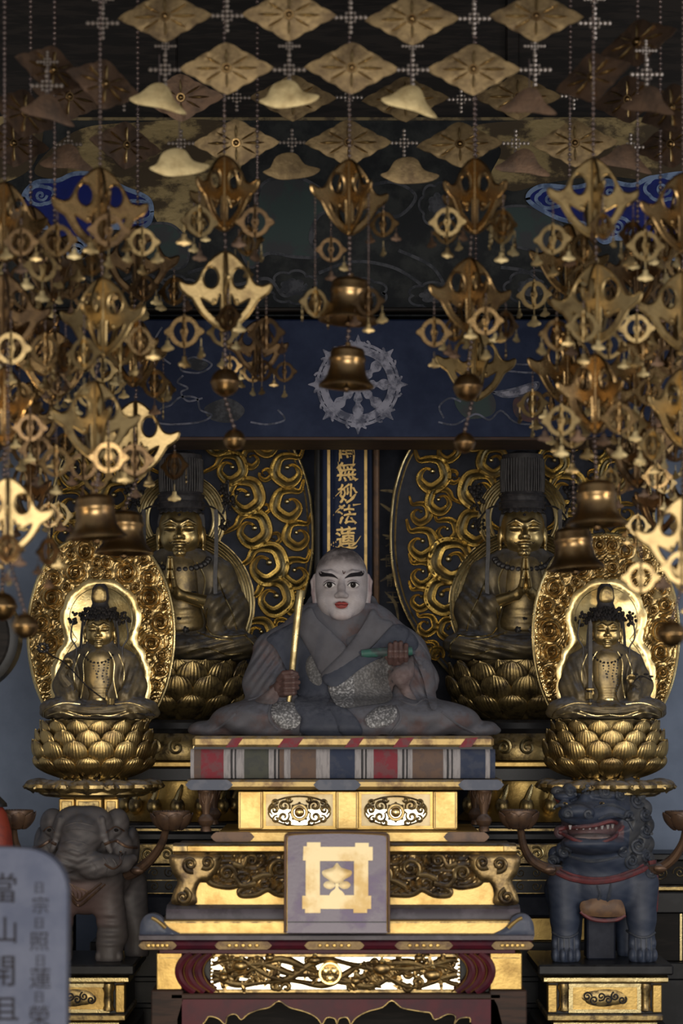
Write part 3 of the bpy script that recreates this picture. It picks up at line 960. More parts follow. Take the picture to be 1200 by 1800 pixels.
# brackets at both ends of the pierced panel
for sx in (1, -1):
    def M_(u):
        return u if sx > 0 else 1178-u
    for k in range(3):
        q = smooth_line([(322+k*17+14, 1676), (316+k*17+4, 1690), (314+k*17, 1708), (318+k*17+4, 1728), (328+k*17+14, 1744)], 6)
        q[:, 0] = [M_(x) for x in q[:, 0]]
        br = LT.part('bracket', MB().band(q, 9.5, 10, 16-2*k, 'round'), 'red_lacquer')
        q2 = q.copy()
        q2[:, 0] += sx*9
        LT.part('bracket_line', MB().band(q2, 1.4, 2, 8-2*k, 'round'), 'gold_leaf', parent=br)
    for k in range(11):
        p = 1678+k*6.4
        u = M_(374-6*math.sin((p-1676)/68*math.pi)+3)
        LT.part('pearl', MB().ball((u, 4, p), 2.4, 8, 5), 'gold_leaf')
# pierced vine panel
for p in (1680, 1743):
    LT.part('panel_rail', MB().box(372, 806, 4, 14, p-3, p+3, 1), 'gold_old')
vr = random.Random(21)
for ph, am, mid in ((0.0, 22, 1711), (2.1, 20, 1711), (4.2, 21, 1711), (3.1, 12, 1711)):
    us = np.linspace(374, 804, 90)
    q = np.column_stack([us, mid+am*np.sin((us-374)/46+ph)+4*np.sin((us-374)/17+ph*2)])
    LT.part('vine', MB().band(q, 5.6+1.8*np.sin((us-374)/21+ph), 8, 9, 'round'), 'gold_vine')
for k in range(66):
    u, p = vr.uniform(382, 796), vr.uniform(1684, 1739)
    if abs(u-580) < 24:
        continue
    R = vr.uniform(7, 11)
    q = spiral((u, p), R, vr.uniform(.8, 1.3), vr.uniform(0, 6.3), vr.choice((-1, 1)), .2, 22)
    t = np.linspace(0, 1, len(q))
    LT.part('vine_curl', MB().band(q, 3.0+1.8*np.sin(t*3.1), 8, 8, 'round'), 'gold_vine')
for k in range(62):
    u, p, a = vr.uniform(384, 794), vr.uniform(1686, 1738), vr.uniform(0, 6.3)
    if abs(u-580) < 24:
        continue
    l, w = vr.uniform(8, 13), vr.uniform(2.6, 4.2)
    ca, sa = math.cos(a), math.sin(a)
    L = [(u+x*ca-y*sa, p+x*sa+y*ca) for x, y in ((-l, 0), (-l*.3, -w), (l*.4, -w*.8), (l, 0), (l*.4, w*.8), (-l*.3, w))]
    LT.part('vine_leaf', MB().relief(smooth_line(L, 3, True), 6, 5, bulge=3, bw=4, step=4, skirt=3), 'gold_vine')
for u, p, rx, ry in ((423, 1698, 14, 10), (553, 1688, 12, 8), (671, 1703, 17, 12), (760, 1714, 16, 11), (736, 1684, 8, 7), (474, 1683, 9, 7), (393, 1718, 9, 8), (625, 1724, 9, 8)):
    f = LT.part('carved_fruit', MB().ball((u, 2, p), (rx, 9, ry), 18, 10), 'gold_vine')
    LT.part('fruit_stem', MB().relief(smooth_line([(u-4, p-ry+1), (u-2, p-ry-7), (u, p-ry-11), (u+3, p-ry-6), (u+4, p-ry+1)], 3, True), 2, 4, bulge=2, bw=3, step=3), 'gold_dusty', parent=f)
cr = LT.part('crest_ring', MB().torus((580, 0, 1711), 18, 3.0, 28, 6), 'gold_bright')
LT.part('crest_ground', MB().relief(circ((580, 1711), 17, 24), 6, 2, step=6), 'gold_leaf', parent=cr)
for k in range(3):
    a = math.pi/2+k*2*math.pi/3
    c = (580+8.5*math.cos(a), 1711+8.5*math.sin(a))
    LT.part('crest_leaf', MB().relief(lobed(c, 7.5, 7.5, 3, .3, a), 3, 3, bulge=2, bw=3, step=3), 'gold_bright', parent=cr)
LT.part('lower_rail', MB().box(300, 880, -6, 230, 1746, 1756, 2), 'brown_wood')
ap = [(322, 1756), (868, 1756), (874, 1768), (882, 1800), (882, 1990), (862, 1990)]
arch = [(860, 1830), (826, 1796), (824, 1788), (806, 1790), (798, 1800), (800, 1786), (786, 1782), (764, 1792), (756, 1780), (744, 1778), (720, 1774), (704, 1770), (688, 1758), (672, 1770), (650, 1776), (636, 1782), (624, 1790), (616, 1800), (610, 1788), (596, 1790),
        (592, 1800), (588, 1790), (574, 1788), (566, 1800), (558, 1790), (546, 1782), (530, 1776), (508, 1770), (490, 1759), (474, 1770), (456, 1774), (436, 1782), (424, 1792), (414, 1782), (400, 1786), (396, 1800), (384, 1790), (368, 1786), (360, 1796), (330, 1830), (326, 1990)]
LT.part('apron', MB().prism(ap+arch+[(312, 1990), (312, 1790)], -6, 6), 'red_lacquer', smooth=False)
a2 = smooth_line(arch[1:-1], 3)
LT.part('apron_edge', MB().band(a2, 1.8, -6, 1.6, 'round'), 'gold_old')
LT.part('inner_wall', MB().box(300, 890, 210, 216, 1750, 1990), 'dark_wood')

# ---- crest board
CB = Thing('crest_board', 'purple lacquered board with cream square well-frame crest, standing before the altar', 'crest board', 592, 1641, -.72)
top = smooth_line([(501, 1474), (506, 1466), (540, 1463.5), (592, 1462), (644, 1463.5), (678, 1466), (683, 1474)], 5)
bo = np.vstack([top, [(683, 1640)], [(501, 1640)]])
CB.part('board', MB().relief(bo, 0, 4, step=30, skirt=8), 'purple_lacquer', smooth=False)
rim = np.vstack([[(501, 1640)], top, [(683, 1640)]])
CB.part('rim', MB().band(rim, 2.6, -4, 3.4, 'round', back=1), 'copper_brown')
CB.part('rim_line', MB().band(np.column_stack([592+(rim[:, 0]-592)*.965, 1551+(rim[:, 1]-1551)*.968]), .9, -4, 1.4, 'round', back=.5), 'gold_leaf')
CB.part('groove', MB().box(504, 680, -5, -3.6, 1620, 1622), 'black_lacquer')
fr = [(533, 1488), (539, 1488), (539, 1481), (563, 1481), (563, 1489), (624, 1489), (624, 1482), (648, 1482), (648, 1489), (655, 1489), (655, 1513), (647, 1513), (647, 1575), (652, 1575), (652, 1598), (645, 1598), (645, 1605), (621, 1605), (621, 1598), (563, 1598), (563, 1605), (536, 1605), (536, 1598), (531, 1598), (531, 1575), (537, 1575), (537, 1513), (532, 1513)]
CB.part('crest_frame', MB().prism(fr, -6.5, -3, holes=[[(562, 1514), (562, 1574), (622, 1574), (622, 1514)]]), 'cream_gold', smooth=False)
CB.part('crest_fruit', MB().relief(smooth_line([(592, 1517), (599, 1525), (608, 1528), (618, 1532), (616, 1540), (606, 1546), (600, 1552), (592, 1554), (584, 1552), (576, 1546), (568, 1540), (566, 1532), (576, 1528), (585, 1525)], 4, True), -4, 1.6, bulge=1.6, bw=6, step=4, skirt=.5), 'cream_gold')
for sx in (-1, 1):
    CB.part('crest_leaf', MB().relief(smooth_line([(592+sx*3, 1557), (592+sx*10, 1550), (592+sx*19, 1550), (592+sx*24, 1556), (592+sx*19, 1562), (592+sx*10, 1563)], 4, True), -4, 1.6, bulge=1.2, bw=4, step=4, skirt=.5), 'cream_gold')
CB.part('crest_stem', MB().relief(smooth_line([(589, 1554), (595, 1554), (595, 1562), (602, 1568), (604, 1575), (580, 1575), (582, 1568), (589, 1562)], 3, True), -4, 1.8, step=4, skirt=.5), 'cream_gold')
CB.o.rotation_euler = (math.radians(-6.5), 0, 0)
CB.part('foot', MB().box(505, 679, 4, 40, 1634, 1641, 1), 'purple_dark')
# ================================================================ carved figures: signed-distance sculpting meshed with surface nets
class Sculpt:
    """grid in pixel units (u, v, p); inside < 0"""
    def __init__(self, lo, hi, h=1.5):
        self.lo, self.h = np.array(lo, np.float32), h
        self.n = [int((b-a)/h)+2 for a, b in zip(lo, hi)]
        self.ax = [np.float32(a)+np.arange(n, dtype=np.float32)*np.float32(h) for a, n in zip(lo, self.n)]
        self.F = np.full(self.n, 60.0, np.float32)

    def _sub(self, lo, hi):
        sl = []
        for i in range(3):
            a = max(0, int((lo[i]-self.lo[i])/self.h)-1)
            b = min(self.n[i], int((hi[i]-self.lo[i])/self.h)+3)
            if b <= a:
                return None, None
            sl.append(slice(a, b))
        P = np.meshgrid(*[self.ax[i][sl[i]] for i in range(3)], indexing='ij', sparse=True)
        return tuple(sl), P

    def op(self, fn, lo, hi, k=4.0, sub=False):
        m = k+6
        sl, P = self._sub([a-m for a in lo], [b+m for b in hi])
        if sl is None:
            return self
        d = fn(*P).astype(np.float32)
        f = self.F[sl]
        if sub:
            d = -d
            t = np.clip(.5-.5*(d-f)/max(k, 1e-3), 0, 1)
            r = d+(f-d)*t+k*t*(1-t)
        else:
            t = np.clip(.5+.5*(d-f)/max(k, 1e-3), 0, 1)
            r = d+(f-d)*t-k*t*(1-t)
        self.F[sl] = r
        return self

    def ell(self, c, r, k=4.0, sub=False, rot=None):
        """rot: degrees about (u, v, p) axes applied in order"""
        R = max(r)
        if rot is not None:
            Mx = np.array(Matrix.Rotation(math.radians(rot[0]), 3, 'X') @ Matrix.Rotation(math.radians(rot[1]), 3, 'Y') @ Matrix.Rotation(math.radians(rot[2]), 3, 'Z')).astype(np.float32)

        def fn(x, y, z):
            x, y, z = x-c[0], y-c[1], z-c[2]
            if rot is not None:
                x, y, z = [Mx[0, i]*x+Mx[1, i]*y+Mx[2, i]*z for i in range(3)]
            k0 = np.sqrt((x/r[0])**2+(y/r[1])**2+(z/r[2])**2)
            k1 = np.sqrt((x/r[0]**2)**2+(y/r[1]**2)**2+(z/r[2]**2)**2)+1e-6
            return k0*(k0-1)/k1
        e = (R, R, R) if rot is not None else r
        return self.op(fn, [c[i]-e[i] for i in range(3)], [c[i]+e[i] for i in range(3)], k, sub)

    def cone(self, a, b, ra, rb, k=4.0, sub=False, sy=1.0):
        """capsule with changing radius; sy flattens along v"""
        a, b = np.array(a, np.float32), np.array(b, np.float32)
        ab = b-a
        ab2 = ab.copy()
        ab2[1] /= sy
        L = float(ab2@ab2)+1e-6

        def fn(x, y, z):
            x, y, z = x-a[0], (y-a[1])/sy, z-a[2]
            t = np.clip((x*ab2[0]+y*ab2[1]+z*ab2[2])/L, 0, 1)
            return np.sqrt((x-ab2[0]*t)**2+(y-ab2[1]*t)**2+(z-ab2[2]*t)**2)-(ra+(rb-ra)*t)
        R = max(ra, rb)*max(1, sy)
        return self.op(fn, [min(a[i], b[i])-R for i in range(3)], [max(a[i], b[i])+R for i in range(3)], k, sub)

    def chain(self, pts, rs, k=3.0, sub=False, sy=1.0):
        for i in range(len(pts)-1):
            self.cone(pts[i], pts[i+1], rs[i], rs[i+1], k, sub, sy)
        return self

    def box(self, c, hf, r=2.0, k=3.0, sub=False):
        def fn(x, y, z):
            q = [np.abs(x-c[0])-hf[0]+r, np.abs(y-c[1])-hf[1]+r, np.abs(z-c[2])-hf[2]+r]
            o = np.sqrt(sum(np.maximum(i, 0)**2 for i in q))
            return o+np.minimum(np.maximum(np.maximum(q[0], q[1]), q[2]), 0)-r
        return self.op(fn, [c[i]-hf[i] for i in range(3)], [c[i]+hf[i] for i in range(3)], k, sub)

    def disp(self, fn, lo=None, hi=None):
        lo = self.lo if lo is None else lo
        hi = [self.lo[i]+self.n[i]*self.h for i in range(3)] if hi is None else hi
        sl, P = self._sub(lo, hi)
        self.F[sl] += fn(*P).astype(np.float32)
        return self

    def cut(self, fn):
        """keep only where fn <= 0"""
        sl, P = self._sub(self.lo, [self.lo[i]+self.n[i]*self.h for i in range(3)])
        self.F = np.maximum(self.F, fn(*P).astype(np.float32))
        return self

    def depth(self):
        """front surface v(u, p) as an interpolating function"""
        F, h = self.F, self.h
        neg = F < 0
        hit = neg.any(1)
        j = np.argmax(neg, 1)
        I, K = np.indices(j.shape)
        j0 = np.maximum(j-1, 0)
        f0, f1 = F[I, j0, K], F[I, j, K]
        t = np.where(j > 0, f0/(f0-f1+1e-9), 0)
        D = self.lo[1]+(j0+np.clip(t, 0, 1))*h
        D = np.where(hit, D, np.nan)
        for _ in range(14):       # grow outward so that borders have values
            m = np.isnan(D)
            if not m.any():
                break
            acc, cnt = np.zeros_like(D), np.zeros_like(D)
            for dx, dz in ((1, 0), (-1, 0), (0, 1), (0, -1)):
                r = np.roll(np.roll(D, dx, 0), dz, 1)
                ok = ~np.isnan(r)
                acc[ok] += r[ok]
                cnt[ok] += 1
            D = np.where(m & (cnt > 0), acc/np.maximum(cnt, 1), D)
        D = np.where(np.isnan(D), np.nanmax(D), D)
        lo = self.lo

        def f(u, p):
            x = np.clip((np.asarray(u)-lo[0])/h, 0, D.shape[0]-1.001)
            z = np.clip((np.asarray(p)-lo[2])/h, 0, D.shape[1]-1.001)
            i, k = x.astype(int), z.astype(int)
            a, b = x-i, z-k
            return (D[i, k]*(1-a)*(1-b)+D[i+1, k]*a*(1-b)+D[i, k+1]*(1-a)*b+D[i+1, k+1]*a*b)
        return f

    def mesh(self):
        F, h = self.F, self.h
        s = F < 0
        c = [(dx, dy, dz) for dx in (0, 1) for dy in (0, 1) for dz in (0, 1)]
        nx, ny, nz = F.shape
        cnt = np.zeros((nx-1, ny-1, nz-1), np.int8)
        for dx, dy, dz in c:
            cnt += s[dx:nx-1+dx, dy:ny-1+dy, dz:nz-1+dz]
        I = np.argwhere((cnt > 0) & (cnt < 8))
        idx = -np.ones((nx-1, ny-1, nz-1), np.int64)
        idx[I[:, 0], I[:, 1], I[:, 2]] = np.arange(len(I))
        val = {q: F[I[:, 0]+q[0], I[:, 1]+q[1], I[:, 2]+q[2]] for q in c}
        acc, n = np.zeros((len(I), 3)), np.zeros(len(I))
        for a in c:
            for ax in range(3):
                if a[ax]:
                    continue
                b = list(a)
                b[ax] = 1
                b = tuple(b)
                fa, fb = val[a], val[b]
                m = (fa < 0) != (fb < 0)
                t = fa[m]/(fa[m]-fb[m])
                p = np.tile(np.array(a, float), (m.sum(), 1))
                p[:, ax] += t
                acc[m] += p
                n[m] += 1
        V = (I+acc/n[:, None])*h+self.lo
        faces = []
        for ax in range(3):
            o1, o2 = (ax+1) % 3, (ax+2) % 3
            sa = [slice(None)]*3
            sb = [slice(None)]*3
            sa[ax], sb[ax] = slice(0, -1), slice(1, None)
            d = s[tuple(sa)] != s[tuple(sb)]
            E = np.argwhere(d)
            ok = (E[:, o1] > 0) & (E[:, o2] > 0) & (E[:, o1] < F.shape[o1]-1) & (E[:, o2] < F.shape[o2]-1)
            E = E[ok]
            q = []
            for e1, e2 in ((-1, -1), (0, -1), (0, 0), (-1, 0)):
                c_ = E.copy()
                c_[:, o1] += e1
                c_[:, o2] += e2
                q.append(idx[c_[:, 0], c_[:, 1], c_[:, 2]])
            q = np.column_stack(q)
            fl = s[E[:, 0], E[:, 1], E[:, 2]]
            q[~fl] = q[~fl][:, ::-1]
            faces.append(q)
        Q = np.concatenate(faces)
        # one light smoothing pass keeps the carving but drops grid stairs
        Vs, w = np.zeros_like(V), np.zeros(len(V))
        for a, b in ((0, 1), (1, 2), (2, 3), (3, 0)):
            np.add.at(Vs, Q[:, a], V[Q[:, b]])
            np.add.at(Vs, Q[:, b], V[Q[:, a]])
            np.add.at(w, Q[:, a], 1)
            np.add.at(w, Q[:, b], 1)
        V = V*.5+.5*Vs/np.maximum(w, 1)[:, None]
        return V, Q[:, ::-1]

    def to_part(self, T, name, mat, parent=None, label=None, color=None):
        V, Q = self.mesh()
        P = (V-np.array(T.org()))*np.array([T.s, T.s, -T.s])
        me = bpy.data.meshes.new(name)
        me.vertices.add(len(P))
        me.vertices.foreach_set('co', P.astype(np.float32).ravel())
        me.loops.add(len(Q)*4)
        me.loops.foreach_set('vertex_index', Q.astype(np.int32).ravel())
        me.polygons.add(len(Q))
        me.polygons.foreach_set('loop_start', np.arange(len(Q), dtype=np.int32)*4)
        me.polygons.foreach_set('use_smooth', np.ones(len(Q), bool))
        me.update(calc_edges=True)
        me.validate()
        if color is not None:
            C = np.ones((len(V), 4), np.float32)
            C[:, :3] = color(V[:, 0], V[:, 1], V[:, 2])
            at = me.color_attributes.new('paint', 'FLOAT_COLOR', 'POINT')
            at.data.foreach_set('color', C.ravel())
        me.materials.append(MAT[mat])
        o = bpy.data.objects.new(name, me)
        link(o, parent or T.o)
        tag(o, label)
        return o


def lerp(a, b, t):
    return np.asarray(a)[None, :]*(1-t)[:, None]+np.asarray(b)[None, :]*t[:, None]


def sstep(x, a, b):
    t = np.clip((x-a)/(b-a), 0, 1)
    return t*t*(3-2*t)


# ---------------------------------------------------------------- a bodhisattva head (used by all four gilt figures)
def gilt_head(T, cu, cv, cp, s, mat, hair, h=1.0, whisk=False):
    """face centre (cu, cp), s = half face width in pixels"""
    def q(x, y, z):
        return (cu+x*s, cv+y*s, cp+z*s)
    G = Sculpt(q(-1.5, -1.6, -1.5), q(1.5, 1.3, 2.0), h)
    k = .25*s
    G.ell(q(0, 0, -.25), (1.0*s, 1.08*s, 1.08*s), k)
    G.ell(q(0, -.12, .42), (.86*s, .88*s, .80*s), k)
    for d in (-1, 1):
        G.ell(q(d*.48, -.58, .30), (.40*s, .36*s, .44*s), k)
        G.ell(q(d*.42, -1.0, -.13), (.30*s, .17*s, .13*s), .12*s)              # lids
        G.chain([q(d*.12, -1.06, -.32), q(d*.40, -1.04, -.46), q(d*.78, -.82, -.30)], [.07*s, .07*s, .04*s], .1*s)
        G.ell(q(d*1.03, .12, .20), (.13*s, .24*s, .48*s), .08*s)
        G.ell(q(d*1.03, .08, .80), (.10*s, .15*s, .22*s), .08*s)
        G.cone(q(d*.25, -1.22, -.035), q(d*.66, -1.02, -.03), .035*s, .03*s, .02*s, True)    # eye slit
    G.chain([q(0, -1.0, -.28), q(0, -1.16, .10), q(0, -1.26, .28)], [.10*s, .13*s, .17*s], .10*s)
    for d in (-1, 1):
        G.ell(q(d*.15, -1.10, .32), (.12*s, .13*s, .10*s), .06*s)
    G.ell(q(0, -.99, .60), (.30*s, .17*s, .10*s), .07*s)
    G.ell(q(0, -.97, .73), (.22*s, .15*s, .09*s), .06*s)
    G.cone(q(-.26, -1.15, .665), q(.26, -1.15, .665), .035*s, .035*s, .03*s, True)
    G.ell(q(0, -.84, 1.02), (.30*s, .22*s, .20*s), .15*s)
    G.cone(q(0, .1, .9), q(0, .15, 1.9), .58*s, .66*s, .15*s)
    for z in (1.38, 1.58):
        G.disp(lambda x, y, p, z=z: .05*s*np.exp(-((p-(cp+z*s))/(.035*s))**2)+0*x+0*y)
    face = G.to_part(T, 'head', mat)
    D = G.depth()
    lines = [('brow', [(-.12, -.36), (-.42, -.50), (-.80, -.32)]), ('brow', [(.12, -.36), (.42, -.50), (.80, -.32)]),
             ('eyelid', [(-.70, -.02), (-.46, .0), (-.20, -.04)]), ('eyelid', [(.70, -.02), (.46, .0), (.20, -.04)]), ('mouth_line', [(-.27, .655), (-.1, .675), (0, .66), (.1, .675), (.27, .655)])]
    if whisk:
        lines += [('moustache', [(-.05, .50), (-.28, .50), (-.40, .58), (-.46, .52)]), ('moustache', [(.05, .50), (.28, .50), (.40, .58), (.46, .52)]), ('beard', [(-.10, .86), (-.04, .98), (-.12, 1.06)]), ('beard', [(.10, .86), (.04, .98), (.12, 1.06)])]
    for nm, L in lines:
        P = smooth_line([(cu+a*s, cp+b*s) for a, b in L], 6)
        v = D(P[:, 0], P[:, 1])
        T.part(nm, MB().tube(np.column_stack([P[:, 0], v, P[:, 1]]), max(.018*s, .45), 5), 'eyebrow', parent=face)
    T.part('urna', MB().ball((cu, float(D(cu, cp-.72*s)), cp-.72*s), .075*s, 8, 6), 'eyebrow', parent=face)
    # hair cap with ridged front
    H = Sculpt(q(-1.5, -1.5, -1.7), q(1.5, 1.5, .8), h)
    H.ell(q(0, .10, -.45), (1.12*s, 1.14*s, 1.05*s), k)
    H.ell(q(0, .35, .1), (1.08*s, .95*s, .75*s), k)
    H.cut(lambda x, y, p: (p-(cp-.86*s))*1.0+.9*(-(y-cv)-.15*s)*0+np.where(y-cv > .05*s, -2.0*s, 0)+0*x)
    H.disp(lambda x, y, p: .03*s*np.sin((x-cu)/s*22)+0*y+0*p)
    H.to_part(T, 'hair', hair)
    return face, D


def petal_mesh(R0, R1, p0, p1, ang, bulge, mat, ribs=7, tipout=.10, na=29, nb=13, name='lotus_petal'):
    """one lotus petal on a bowl: from radius R0 at row p0 (foot) to R1 at p1 (tip); axis at the origin"""
    a = np.linspace(-1, 1, na)
    b = np.linspace(0, 1, nb)
    A, B = np.meshgrid(a, b, indexing='ij')
    w = np.where(B < .55, .62+.38*np.sin(B/.55*np.pi/2), np.clip(1-np.clip((B-.55)/.45, 0, 1)**2.2, 0, 1)**.5)
    th = A*w*ang
    th = th*(1.0)
    dome = bulge*np.sin(np.pi*np.clip(B*.92+.06, 0, 1))**.8*(1-(A*.96)**2)**.6
    R = R0+(R1-R0)*np.sin(B*np.pi/2)**.85+dome+tipout*(p0-p1)*B**6
    R = R+bulge*.085*np.cos(A*np.pi*ribs)*np.sin(np.pi*B)**.6
    R = R+bulge*.16*np.exp(-((np.abs(A)-.97)/.05)**2)
    p = p0+(p1-p0)*B-0.02*(p0-p1)*(1-A**2)*B**3
    Pf = np.stack([R*np.sin(th), -R*np.cos(th), p], -1)
    Rb = R-max(1.5, bulge*.3)
    Pb = np.stack([Rb*np.sin(th), -Rb*np.cos(th), p], -1)
    mb = MB()
    mb.grid(Pf)
    mb.grid(Pb)
    n = na*nb
    F = []
    ring = [i*nb for i in range(na)]+[(na-1)*nb+j for j in range(1, nb)]+[i*nb+nb-1 for i in range(na-2, -1, -1)]+[j for j in range(nb-2, 0, -1)]
    for i in range(len(ring)):
        x, y = ring[i], ring[(i+1) % len(ring)]
        F.append((x, y, n+y, n+x))
    mb.f.extend(F)
    return shared(name, mb, mat, smooth=True)


def lotus(T, cu, cv, rows, mat, core, corem='gold_old'):
    """rows: (n, R0, R1, foot p, tip p, bulge, phase); core profile (r, p)"""
    T.part('lotus_core', MB().lathe(core, (cu, cv, 0), 40), corem)
    for n, R0, R1, p0, p1, bulge, ph in rows:
        me = petal_mesh(R0, R1, p0-1000, p1-1000, math.pi/n*1.04, bulge, mat, ribs=9)
        for k in range(n):
            a = 2*math.pi*(k+ph)/n
            if math.cos(a) < -.35:
                continue
            T.inst('lotus_petal', me, (cu, cv, 1000), rz=a)
material('lip_dark', (.10, .02, .02), rough=.8, spec=.1)
# ================================================================ the monk statue
MK = Thing('monk_statue', 'seated shaven-headed monk statue in dusty grey robes with pale painted face', 'statue', 603, 1294, .08)
G = Sculpt((325, -190, 1060), (885, 130, 1300), 1.7)
# torso and shoulders
G.cone((601, 10, 1125), (603, 0, 1240), 78, 104, 18, sy=.72)
G.cone((560, 12, 1098), (640, 12, 1098), 42, 42, 16, sy=.9)
G.cone((540, 14, 1112), (486, 4, 1150), 40, 38, 20)
G.cone((664, 14, 1110), (712, 4, 1150), 40, 38, 20)
# sleeves
G.chain([(486, 4, 1150), (470, -24, 1200), (494, -78, 1216)], [40, 38, 24], 16)
G.chain([(712, 4, 1150), (730, -30, 1196), (704, -84, 1190)], [38, 36, 20], 16)
G.cone((462, -30, 1205), (480, -50, 1240), 30, 26, 14)
G.cone((722, -36, 1196), (716, -62, 1240), 34, 26, 14)
# lap, knees and the spread hem
G.ell((604, -30, 1262), (210, 110, 40), 22)
G.ell((470, -70, 1264), (96, 78, 34), 18, rot=(0, 0, 0))
G.ell((738, -70, 1264), (100, 78, 34), 18)
G.ell((380, -40, 1282), (46, 60, 17), 14)
G.ell((828, -40, 1282), (50, 60, 17), 14)
G.ell((604, -90, 1276), (160, 62, 24), 16)
G.ell((604, 10, 1296), (262, 140, 16), 8)
G.cut(lambda x, y, p: (p-1291.8)+0*x+0*y)


def folds(x, y, p):
    d = np.zeros(np.broadcast(x, y, p).shape, np.float32)
    for sx, c in ((-1, 470.), (1, 738.)):
        r = np.sqrt(((x-c)/1.6)**2+((p-1238)*1.0)**2)
        w = np.exp(-((x-c)/70)**2)*np.clip((p-1236)/16, 0, 1)
        d += 2.0*np.sin(r/4.6)*w
    d += 2.2*np.sin((x*sx_*0+p*.30+(x-601)*.42)*1.0)*np.exp(-((x-470)/34)**2-((p-1165)/55)**2)
    d += 2.2*np.sin(p*.30-(x-601)*.42)*np.exp(-((x-735)/30)**2-((p-1165)/55)**2)
    d += 2.0*np.sin((x-604)*.16+p*.12)*np.exp(-((p-1280)/12)**2)*(np.abs(x-604) > 60)
    return d


sx_ = 1
G.disp(folds)
D0 = G.depth()
robe = G.to_part(MK, 'robe', 'robe_lap')


def over(off):
    return lambda u, p: D0(u, p)-off


def drape(name, pts, mat, th=4, off=0, bulge=2, bw=6, step=5, parent=None, smooth=True, disp=None, label=None):
    o = smooth_line(pts, 4, True) if smooth else np.asarray(pts, float)
    return MK.part(name, MB().relief(o, over(off), th, bulge=bulge, bw=bw, step=step, disp=disp, skirt=4), mat, parent=parent, label=label, angle=60)


# under-collar, two lapels, stole
CG = Sculpt((450, -140, 1030), (760, 90, 1215), 1.5)      # standing collar round the neck
for sx in (-1, 1):
    X = lambda u: 601+sx*(u-601)
    CG.chain([(X(648), 58, 1056), (X(660), 26, 1076), (X(646), -14, 1104), (X(616), -40, 1132)], [10, 13, 15, 13], 8)
    CG.chain([(X(648), 58, 1056), (X(678), 26, 1092), (X(664), -14, 1122), (X(632), -48, 1152)], [10, 13, 15, 12], 8)
CG.cone((650, 58, 1056), (552, 58, 1056), 11, 11, 8)
CG.disp(lambda x, y, p: 0*x+0*y+0*p)
DC = CG.depth()
CG.to_part(MK, 'collar', 'robe')


def over_c(off):
    return lambda u, p: np.minimum(D0(u, p), D0(u, p))-off


drape('lapel', [(546, 1068), (558, 1090), (586, 1116), (606, 1136), (612, 1150), (594, 1176), (568, 1190), (546, 1150), (518, 1096), (534, 1076)], 'robe', 12, 4, 4, 12)
drape('lapel', [(654, 1072), (668, 1088), (690, 1100), (640, 1150), (600, 1186), (572, 1194), (566, 1184), (604, 1146), (636, 1104)], 'robe', 17, 4, 5, 12)
drape('stole', [(470, 1122), (510, 1098), (524, 1098), (548, 1146), (566, 1184), (580, 1220), (572, 1236), (530, 1228), (506, 1180), (486, 1142)], 'stole', 8, 0, 3, 8)
drape('stole', [(690, 1100), (718, 1108), (700, 1140), (640, 1172), (590, 1208), (566, 1192), (600, 1170), (650, 1142)], 'stole', 22, 2, 3, 8)
drape('stole', [(690, 1100), (722, 1112), (734, 1134), (720, 1150), (690, 1146), (676, 1124)], 'stole', 10, 2, 3, 8)
drape('brocade_panel', [(577, 1206), (606, 1184), (640, 1162), (684, 1148), (694, 1166), (682, 1196), (686, 1230), (640, 1240), (596, 1242)], 'brocade_dull', 13, 0, 2, 6)
drape('brocade_patch', [(579, 1208), (600, 1192), (618, 1184), (620, 1236), (592, 1240)], 'brocade', 16, 0, 2, 6)
drape('brocade_patch', [(540, 1160), (552, 1154), (566, 1192), (562, 1206), (546, 1198), (538, 1178)], 'brocade_dull', 11, 0, 2, 6)
drape('stole_end', [(530, 1222), (572, 1232), (596, 1240), (620, 1262), (628, 1291), (536, 1291), (532, 1262), (520, 1240)], 'stole', 7, 0, 3, 8)
drape('stole_fold', [(576, 1236), (604, 1242), (628, 1266), (634, 1290), (600, 1290), (590, 1264)], 'stole', 11, 0, 3, 7)
drape('brocade_patch', [(484, 1238), (510, 1232), (528, 1244), (530, 1270), (512, 1282), (492, 1274), (482, 1256)], 'brocade', 4, 0, 2, 6)
drape('brocade_patch', [(640, 1262), (660, 1244), (688, 1240), (694, 1256), (680, 1274), (650, 1278)], 'brocade', 4, 0, 2, 6)
for L in ([(440, 1232), (474, 1224), (500, 1234), (530, 1240)], [(700, 1232), (724, 1240), (742, 1230), (756, 1236)], [(480, 1236), (478, 1262), (492, 1282)], [(534, 1244), (536, 1270), (530, 1290)], [(694, 1240), (700, 1262), (684, 1286)], [(420, 1254), (400, 1272), (380, 1284)], [(770, 1252), (800, 1274), (830, 1288)]):
    q = smooth_line(L, 8)
    v = D0(q[:, 0], q[:, 1])
    MK.part('hem_line', MB().tube(np.column_stack([q[:, 0], v, q[:, 1]]), 2.2, 6), 'robe')
# skirt of cloth falling over the dais edge
drape('outer_sleeve', [(712, 1120), (738, 1134), (758, 1170), (764, 1236), (752, 1246), (742, 1200), (728, 1160)], 'robe_lap', 7, 0, 3, 7)

